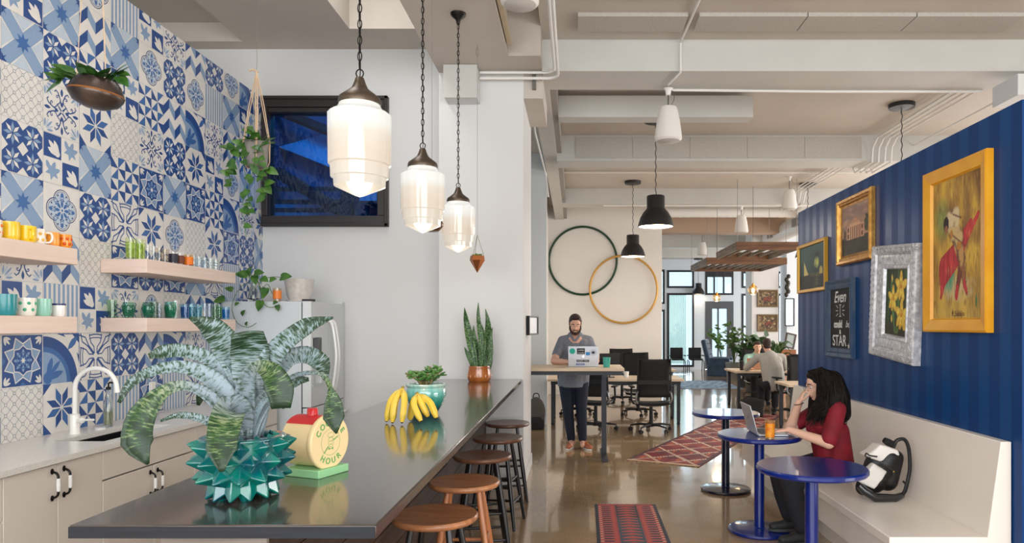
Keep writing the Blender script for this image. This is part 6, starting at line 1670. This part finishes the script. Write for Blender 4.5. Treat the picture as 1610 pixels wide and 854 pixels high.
b = MB(); b.M = Matrix.Rotation(radians(14), 4, 'Y'); b.box(-.12, .08, -.04, .04, .02, 1.85); b.build('plank', mat('dark_timber', (40, 38, 38), .6), t); MB().box(-.2, .25, -.1, .1, 0, .04).build('foot', rub, t)
t = thing('picture_frame', 'small dark picture frame standing on the terracotta trough', 'picture frame', ((1240-905)*16.6/1097, 16.6, 1.03), .2); b = MB(); b.M = Matrix.Rotation(radians(12), 4, 'Y')
b.box(-.13, -.1, -.02, .02, .0, .36); b.box(.1, .13, -.02, .02, 0, .36); b.box(-.1, .1, -.02, .02, .33, .36); b.box(-.1, .1, -.02, .02, 0, .03); b.build('frame', mat('dark_walnut', (60, 42, 32), .5), t); b = MB(); b.M = Matrix.Rotation(radians(12), 4, 'Y'); b.box(-.1, .1, 0, .01, .03, .33); b.build('print', mat('pale_print', (150, 160, 160), .5), t)
# ================================================================== people
def hand(b, wrist, d, palm_n, thumb, s_=1.0, curl=.5, n=8):
    """wrist point, pointing direction, palm normal, thumb side; palm plus four unequal fingers and a thumb"""
    d = Vector(d).normalized(); pn = Vector(palm_n); pn = (pn-d*pn.dot(d)).normalized(); sd = Vector(thumb); sd = (sd-d*sd.dot(d)-pn*sd.dot(pn)).normalized(); w = Vector(wrist)
    for q in (-.026, -.009, .009, .026): b.capsule(w+d*.01*s_+sd*q*.7*s_, w+d*.085*s_+sd*q*s_, .015*s_, .0125*s_, n)
    for q, L_ in ((.030, .068), (.010, .078), (-.010, .072), (-.029, .056)):
        p = w+d*.088*s_+sd*q*s_; a = 0
        for k, f_ in enumerate((.45, .3, .25)):
            a += curl*(.6 if k == 0 else 1)*.8; e = p+(d*cos(a)+pn*sin(a))*L_*f_*s_
            b.capsule(p, e, (.0092-.0008*k)*s_, (.0086-.0008*k)*s_, n); p = e
    p = w+d*.025*s_+sd*.028*s_+pn*.006*s_
    for L_, a in ((.035, .75), (.03, .4), (.022, .2)):
        e = p+(d*cos(a)+sd*sin(a)+pn*.25*curl)*L_*s_; b.capsule(p, e, .011*s_, .0098*s_, n); p = e
def head(b, c, fwd, up=(0, 0, 1), s_=1.0):
    """skull, jaw, nose, brow, lips, ears fused later; fwd is where the face looks"""
    f = Vector(fwd).normalized(); u = Vector(up); u = (u-f*u.dot(f)).normalized(); r = f.cross(u); c = Vector(c)
    R = Matrix((r, f, u)).transposed(); eul = R.to_euler()
    L = lambda x, y, z: c+(r*x+f*y+u*z)*s_
    b.ball(L(0, -.012, .028), (.074*s_, .092*s_, .088*s_), 20, 0, eul)
    b.ball(L(0, .018, -.03), (.060*s_, .068*s_, .078*s_), 18, 0, eul)
    b.ball(L(0, .052, -.088), (.026*s_, .024*s_, .020*s_), 12, 0, eul)
    for q in (-1, 1):
        b.ball(L(q*.038, .048, -.028), (.022*s_, .022*s_, .022*s_), 10, 0, eul); b.ball(L(q*.074, -.005, -.005), (.009*s_, .02*s_, .031*s_), 10, 0, eul)
        b.capsule(L(q*.014, .083, .022), L(q*.046, .070, .024), .008*s_, .006*s_, 8); b.ball(L(q*.011, .092, -.03), .0095*s_, 8)
    b.capsule(L(0, .082, .012), L(0, .103, -.024), .0085*s_, .0125*s_, 10)
    b.capsule(L(-.018, .080, -.056), L(.018, .080, -.056), .007*s_, .007*s_, 8); b.capsule(L(-.014, .078, -.067), L(.014, .078, -.067), .008*s_, .008*s_, 8)
    return L, eul, f, r, u
def face_parts(t, L, eul, s_, iris=(70, 46, 30), brow=(40, 28, 22), lips=(170, 92, 84), smile=False, lid=True):
    b = MB()
    for q in (-1, 1): b.ball(L(q*.031, .0705, .006), .0098*s_, 12)
    e = b.build('eyes', mat('eye_white', (232, 228, 222), .2), t)
    b = MB()
    for q in (-1, 1): b.ball(L(q*.031, .0772, .003), (.0055*s_,)*3, 10)
    b.build('iris', mat('iris_%s_%s_%s' % iris, iris, .15), t)
    b = MB()
    for q in (-1, 1): b.tube([L(q*.016, .088, .030), L(q*.032, .086, .036), L(q*.050, .070, .030)], [.004*s_, .005*s_, .002*s_], 6)
    b.build('eyebrows', mat('brow_%s_%s_%s' % brow, brow, .8), t)
    b = MB(); b.tube([L(-.024, .074, -.058+(.006 if smile else 0)), L(0, .087, -.063), L(.024, .074, -.058+(.006 if smile else 0))], [.003*s_, .0065*s_, .003*s_], 8); b.build('lips', mat('lips_%s_%s_%s' % lips, lips, .4), t)
    if smile: MB().tube([L(-.016, .080, -.0585), L(0, .0915, -.0615), L(.016, .080, -.0585)], [.002*s_, .0035*s_, .002*s_], 6).build('teeth', mat('teeth', (236, 230, 220), .3), t)
def chainc(b, pts, rs, n=14):
    for i in range(len(pts)-1): b.capsule(pts[i], pts[i+1], rs[i], rs[i+1], n)
def shoe(t, heel, toe, up, r, upper, sole, name='shoe'):
    heel, toe = Vector(heel), Vector(toe); d = (toe-heel); d.z = 0; L_ = d.length; d.normalize(); s_ = Vector((-d.y, d.x, 0)); zf = heel.z
    b = MB(); b.M = Matrix((d, s_, Vector((0, 0, 1)))).transposed().to_4x4(); b.M.translation = Vector((heel.x, heel.y, zf))
    b.capsule((.03, 0, .045), (L_*.45, 0, .052), .034, .037, 12); b.capsule((L_*.45, 0, .045), (L_-.035, .004, .036), .038, .033, 12); b.capsule((.035, 0, .06), (.04, 0, .1), .036, .036, 12)
    b.capsule((L_*.7, -.012, .036), (L_-.05, -.008, .033), .03, .028, 10)
    o = organic(b, name, upper, t, .007, 3)
    b = MB(); b.M = Matrix((d, s_, Vector((0, 0, 1)))).transposed().to_4x4(); b.M.translation = Vector((heel.x, heel.y, zf))
    out = []
    for i in range(28):
        a = 2*pi*i/28; x = L_/2+(L_/2)*cos(a); w = .043 if cos(a) > 0 else .036; out.append((x, w*sin(a)*(1 if abs(cos(a)) < .9 else 1)))
    b.prism(out, 'z', 0.0, .022); b.build('sole', sole, o, bevel=.004)
    return o
denim = mat('navy_trousers', (30, 36, 54), .8, bump=.2, bscale=200, color2=(24, 28, 44), scale=6); skin1 = mat('skin_tan', (218, 168, 142), .5, sss=.08); skin2 = mat('skin_light', (226, 180, 156), .5, sss=.08)

# ---- standing man
O = Vector((0.0, 8.97, 0)); t = thing('person', 'standing person in a grey polo shirt and navy trousers leaning over the tall desk', 'person', tuple(O))
def m_(px, py, d): return at(px, py, d)-O
hc = Vector((-.005, -.14, 1.585)); fw_ = Vector((.06, -1, -.42))
sh = [Vector((-.168, .0, 1.375)), Vector((.168, .0, 1.375))]; el = [m_(871, 571, 8.74), m_(937, 569, 8.76)]; el[0].z = 1.125; el[1].z = 1.125
wr = [Vector((-.10, -.42, 1.12)), Vector((.12, -.42, 1.12))]; hp = [Vector((-.13, .04, .90)), Vector((.07, .04, .90))]
kn = [m_(893, 650, 8.93), m_(914, 652, 8.93)]; an = [m_(898, 697, 8.98), m_(916, 699, 8.95)]; kn[0].z = kn[1].z = .50; an[0].z = an[1].z = .10
b = MB(); L, eul, f, r, u = head(b, hc, fw_)
chainc(b, [hc+Vector((0, .03, -.07)), Vector((-.005, -.03, 1.42))], [.058, .062])
chainc(b, [Vector((-.005, -.01, 1.37)), Vector((-.01, -.02, 1.2)), Vector((-.02, .02, 1.02)), Vector((-.03, .04, .92))], [.12, .13, .125, .13])
for i in range(2):
    chainc(b, [Vector((0, 0, 1.38)), sh[i], el[i], wr[i]], [.07, .055, .045, .03]); chainc(b, [hp[i], kn[i], an[i]], [.085, .058, .04]); b.capsule(an[i]+Vector((0, 0, -.02)), an[i]+Vector((0, -.12, -.05)), .035, .03)
    hand(b, wr[i], (.75 if i == 0 else -.75, -.9, -.05), (0, 0, -1), (.9 if i == 0 else -.9, .6, 0), 1.05, .35)
organic(b, 'body', skin1, t, .0058, 3)
face_parts(t, L, eul, 1, smile=True)
b = MB(); polo = mat('grey_heather_polo', (132, 136, 144), .85, color2=(108, 112, 122), scale=120, bump=.15, bscale=200)
chainc(b, [Vector((-.005, -.0, 1.40)), Vector((-.01, -.02, 1.2)), Vector((-.02, .015, 1.02)), Vector((-.035, .04, .84)), Vector((-.035, .04, .70))], [.115, .155, .162, .175, .175])
for q in (-1, 1): chainc(b, [Vector((q*.09, -.02, 1.3)), Vector((q*.085-.02, .02, 1.0)), Vector((q*.08-.03, .04, .84)), Vector((q*.08-.03, .04, .70))], [.12, .12, .125, .12])
for i in range(2): chainc(b, [Vector((0, 0, 1.39)), sh[i]+Vector((0, 0, 0)), sh[i].lerp(el[i], .68)], [.085, .066, .062])
def flat_hem(z0):
    def f_(c):
        if c.z < z0: c.z = z0+(c.z-z0)*.12
        return c
    return f_
organic(b, 'polo_shirt', polo, t, .009, 6, flat_hem(.80))
b = MB(); b.tube(bez([L(-.075, -.01, -.125), L(-.05, .04, -.15), L(0, .075, -.20)], 8), [.010]*9, 6, flat=2.0); b.tube(bez([L(.075, -.01, -.125), L(.05, .04, -.15), L(0.01, .075, -.20)], 8), [.010]*9, 6, flat=2.0); b.build('collar', polo, t)
b = MB()
for i in range(2): chainc(b, [hp[i]+Vector((0, 0, .02)), hp[i].lerp(kn[i], .5), kn[i], kn[i].lerp(an[i], .5), an[i]+Vector((0, 0, .02))], [.108, .09, .073, .064, .055])
organic(b, 'trousers', denim, t, .010, 4)
tanl = mat('tan_leather', (170, 96, 62), .45); wsole = mat('white_sole', (226, 222, 214), .6)
shoe(t, (an[0].x+.02, an[0].y+.06, 0), (an[0].x-.05, an[0].y-.22, 0), 0, 0, tanl, wsole); shoe(t, (an[1].x, an[1].y+.04, 0), (an[1].x+.10, an[1].y-.22, 0), 0, 0, tanl, wsole)
hb = mat('dark_brown_hair', (52, 34, 26), .6, bump=.6, bscale=160); b = MB()
b.ball(L(0, -.025, .045), (.081, .092, .086), 18, 0, eul); b.ball(L(0, .03, .108), (.060, .05, .032), 14, 0, eul); b.ball(L(-.01, .052, .118), (.05, .03, .022), 12, 0, eul)
for q in (-1, 1): b.capsule(L(q*.072, -.005, .05), L(q*.071, .012, .005), .012, .010, 8)
organic(b, 'hair', hb, t, .006, 2)
b = MB()
for q in (-1, 1): b.tube(bez([L(q*.067, .01, -.01), L(q*.064, .025, -.05), L(q*.046, .05, -.085), L(0, .072, -.105)], 10), [.010, .012, .014, .015, .015, .016, .017, .018, .019, .019, .019][:11], 8)
b.tube([L(-.032, .068, -.058), L(-.02, .084, -.045), L(0, .092, -.043), L(.02, .084, -.045), L(.032, .068, -.058)], [.007, .008, .006, .008, .007], 6); b.ball(L(0, .075, -.088), (.022, .016, .016), 10, 0, eul)
organic(b, 'beard', hb, t, .005, 1)

# ---- woman on the bench
O = Vector((1.85, 5.15, 0)); t = thing('person', 'seated person in a dark red top with long black hair, chin on hand', 'person', tuple(O))
def w_(px, py, d): return at(px, py, d)-O
hc = w_(1286, 606, 5.15); fw_ = Vector((-1, -.12, -.28))
shn, shf = w_(1316, 643, 4.99), w_(1296, 640, 5.33); eln, elf = w_(1303, 697, 4.93), w_(1243, 668, 5.30); elf.z = .795
wrn, wrf = w_(1240, 683, 5.12), w_(1256, 633, 5.2); wrn.z = .805
hipn, hipf = Vector((.06, -.09, .55)), Vector((.06, .10, .55)); knn, knf = Vector((-.31, -.12, .455)), Vector((-.32, .08, .46)); ann, anf = Vector((-.215, -.13, .115)), Vector((-.25, .06, .15))
b = MB(); L, eul, f, r, u = head(b, hc, fw_, s_=.94)
chainc(b, [hc+Vector((.03, 0, -.07)), Vector((.0, .0, 1.0))], [.048, .052])
chainc(b, [Vector((.01, .0, .95)), Vector((.0, .0, .80)), Vector((.03, 0, .66)), Vector((.06, 0, .56))], [.10, .115, .10, .12])
chainc(b, [Vector((0, 0, .98)), shn, eln, wrn], [.06, .05, .042, .026]); chainc(b, [Vector((0, 0, .98)), shf, elf, wrf], [.06, .05, .042, .026])
chainc(b, [hipn, knn, ann], [.09, .055, .038]); chainc(b, [hipf, knf, anf], [.09, .055, .038])
hand(b, wrn, (-1, .12, -.12), (0, 0, -1), (0, 1, 0), .92, .3)
hand(b, wrf, (.42, -.12, 1), (.9, -.1, -.3), (-.2, -1, .2), .9, 1.15)
organic(b, 'body', skin2, t, .0048, 3)
face_parts(t, L, eul, .94, brow=(30, 20, 18), lips=(176, 84, 82))
red = mat('dark_red_jersey', (134, 20, 36), .75, color2=(112, 14, 30), scale=8, bump=.15, bscale=60); b = MB()
chainc(b, [Vector((.012, .0, .965)), Vector((-.02, .0, .84)), Vector((.01, 0, .72)), Vector((.05, 0, .60)), Vector((.06, 0, .555))], [.105, .132, .122, .138, .142])
for q in (-.07, .07): chainc(b, [Vector((-.045, q, .85)), Vector((.05, q, .80)), Vector((.07, q, .60))], [.085, .09, .10])
chainc(b, [Vector((.02, 0, .985)), shn, shn.lerp(eln, .5), shn.lerp(eln, .88)], [.07, .066, .066, .060]); chainc(b, [Vector((.0, 0, .985)), shf, shf.lerp(elf, .75)], [.07, .066, .058])
organic(b, 'red_top', red, t, .008, 6)
blk = mat('black_trousers', (32, 32, 38), .85, bump=.2, bscale=120); b = MB()
chainc(b, [hipn, hipn.lerp(knn, .5), knn, knn.lerp(ann, .5), ann+Vector((0, 0, .02))], [.095, .088, .078, .078, .068]); chainc(b, [hipf, hipf.lerp(knf, .5), knf, knf.lerp(anf, .5), anf+Vector((0, 0, .02))], [.095, .088, .078, .078, .068])
organic(b, 'trousers', blk, t, .009, 4)
bsh = mat('black_trainer', (40, 40, 42), .6, bump=.3, bscale=120); so2 = mat('grey_sole', (66, 66, 68), .6)
shoe(t, (ann.x+.06, ann.y, 0), (ann.x-.19, ann.y-.03, 0), 0, 0, bsh, so2); shoe(t, (anf.x+.06, anf.y, .036), (anf.x-.16, anf.y-.0, .036), 0, 0, bsh, so2)
hbk = mat('black_hair', (18, 12, 11), .55, spec=.25, bump=.5, bscale=60, stretch=(3, 3, .2)); b = MB()
b.ball(L(0, -.028, .045), (.084, .092, .083), 20, 0, eul); b.ball(L(0, .012, .095), (.062, .055, .03), 14, 0, eul)
H = lambda x, y, d: w_(x, y, d)
chainc(b, [H(1308, 600, 5.13), H(1318, 625, 5.10), H(1323, 650, 5.08), H(1322, 664, 5.08)], [.085, .085, .07, .03]); chainc(b, [H(1300, 600, 5.2), H(1310, 630, 5.25), H(1316, 655, 5.25)], [.08, .09, .06])
chainc(b, [H(1298, 592, 5.075), H(1300, 620, 5.05), H(1290, 645, 5.02), H(1283, 660, 5.0)], [.045, .06, .055, .02]); chainc(b, [H(1300, 595, 5.07), H(1305, 622, 5.03), H(1303, 648, 5.0)], [.05, .065, .03])
chainc(b, [H(1292, 600, 5.08), H(1290, 628, 5.06), H(1282, 648, 5.05), H(1270, 660, 5.05)], [.022, .030, .034, .014])
chainc(b, [H(1285, 600, 5.23), H(1278, 630, 5.24), H(1272, 650, 5.24)], [.03, .035, .012])
organic(b, 'hair_mass', hbk, t, .008, 4)
b = MB(); rn = random.Random(6)
for i in range(240):
    q = i/239; side = rn.uniform(-1, 1); p0 = L(rn.uniform(-.01, .01), .05-.12*rn.random(), .128)
    back = rn.random()
    e = H(1266+66*back+rn.uniform(-4, 4), 658+rn.uniform(-16, 14), 4.965+.05*(back)+rn.uniform(-.02, .02))
    mid1 = H(1284+36*back, 592+10*rn.random(), 5.045-.02*rn.random()); mid2 = H(1284+46*back+rn.uniform(-2, 2), 628+rn.uniform(-6, 6), 4.955+.02*rn.random())
    ph = rn.uniform(0, 6); P = bez([p0, mid1, mid2, e], 21); N = len(P)
    P = [p+Vector((sin(ph+k*.9), .5*cos(ph+k*.9), 0))*.013*max(0, (k-7)/N) for k, p in enumerate(P)]
    b.tube(P, [.0045*(1-.75*max(0, (k/N-.6)/.4)) for k in range(N)], 5)
b.build('hair_strand', mat('black_brown_hair', (30, 20, 17), .62, spec=.2, color2=(13, 9, 9), scale=40), t)
MB().tube([wrf+Vector((.033*cos(2*pi*i/16), .033*sin(2*pi*i/16), -.01+.008*cos(2*pi*i/16))) for i in range(16)], .003, 6, closed=True).build('bracelet', bk, t)
b = MB()
for q in (0, 1):
    cc = L(-.028 if q else .028, .098, .004); b.tube([cc+(Vector((0, 1, 0))*cos(2*pi*i/18)*.02+Vector((0, 0, 1))*sin(2*pi*i/18)*.02) for i in range(18)], .0012, 5, closed=True)
b.build('glasses', bk, t)

# ---- two seated people at the back desk
def sitter(O, face, label, hc, skinm, hairm, topm, armpts, lean=0.0):
    t = thing('person', label, 'person', tuple(O)); fy = face     # -1 faces the camera, +1 faces away
    b = MB(); L, eul, f, r, u = head(b, hc, (0, fy, -.15))
    chainc(b, [hc+Vector((0, -fy*.02, -.07)), Vector((hc.x*.6, 0, hc.z-.17))], [.055, .058]); chainc(b, [Vector((hc.x*.6, 0, hc.z-.22)), Vector((0, -fy*.05, .75)), Vector((0, -fy*.08, .55))], [.12, .13, .13])
    for i, (s_, e_, w) in enumerate(armpts):
        chainc(b, [Vector((hc.x*.6, 0, hc.z-.2)), s_, e_, w], [.07, .055, .045, .03]); hand(b, w, (-.5*(1 if i else -1), fy, -.05), (0, 0, -1), (1 if i == 0 else -1, 0, 0), 1, .5)
        x = .1*(1 if i else -1); chainc(b, [Vector((x, -fy*.08, .53)), Vector((x*1.3, fy*.36, .54)), Vector((x*1.3, fy*.34, .10))], [.085, .058, .04])
    organic(b, 'body', skinm, t, .009, 3); face_parts(t, L, eul, 1)
    b = MB(); chainc(b, [Vector((hc.x*.6, 0, hc.z-.21)), Vector((0, -fy*.04, .80)), Vector((0, -fy*.07, .56))], [.125, .165, .165])
    for q in (-.08, .08): chainc(b, [Vector((hc.x*.5+q, 0, hc.z-.28)), Vector((q, -fy*.05, .6))], [.12, .12])
    for s_, e_, w in armpts: chainc(b, [Vector((hc.x*.6, 0, hc.z-.21)), s_, e_, e_.lerp(w, .6)], [.085, .075, .062, .05])
    organic(b, 'sweater', topm, t, .012, 6)
    b = MB()
    for q in (-1, 1): chainc(b, [Vector((q*.1, -fy*.08, .53)), Vector((q*.13, fy*.34, .54)), Vector((q*.13, fy*.34, .12))], [.11, .08, .065])
    organic(b, 'trousers', blk, t, .012, 4)
    for q in (-1, 1): shoe(t, (q*.13, fy*.28, 0), (q*.13, fy*.52, 0), 0, 0, bsh, so2)
    b = MB(); b.ball(L(0, -.025, .04), (.081, .092, .088), 16, 0, eul); b.ball(L(0, .035, .09), (.062, .048, .034), 12, 0, eul); b.ball(L(0, -.04, -.01), (.07, .065, .07), 14, 0, eul); organic(b, 'hair', hairm, t, .009, 2)
    return t
gs = mat('light_grey_sweater', (176, 172, 164), .9, bump=.15, bscale=80)
O = Vector((3.50, 12.36, 0)); sitter(O, 1, 'seated person in a light grey sweater with their back to the camera', Vector((-.09, .1, 1.22)), skin1, hb, gs,
       [(Vector((-.25, .08, 1.0)), Vector((-.40, .30, .80)), Vector((-.28, .56, .78))), (Vector((.17, .05, 1.0)), Vector((.28, .28, .80)), Vector((.18, .56, .78)))])
O = Vector((3.68, 14.2, 0)); sitter(O, -1, 'seated person in a pale green shirt facing the camera across the far desk', Vector((0, -.08, 1.13)), skin1, hb, mat('pale_green_shirt', (150, 190, 180), .85),
       [(Vector((-.19, -.02, .92)), Vector((-.28, -.26, .79)), Vector((-.12, -.52, .78))), (Vector((.19, -.02, .92)), Vector((.28, -.26, .79)), Vector((.12, -.52, .78)))])
t = thing('laptop', 'copper coloured laptop open before the person in the pale green shirt', 'laptop', (3.42, 13.3, .731)); cop = mat('copper_lid', (196, 150, 122), .4, .4)
MB().box(-.16, .16, 0, .22, 0, .014).build('base', cop, t); b = MB(); b.M = Matrix.Rotation(radians(8), 4, 'X'); b.box(-.16, .16, -.008, 0, .008, .22); b.build('lid', cop, t)
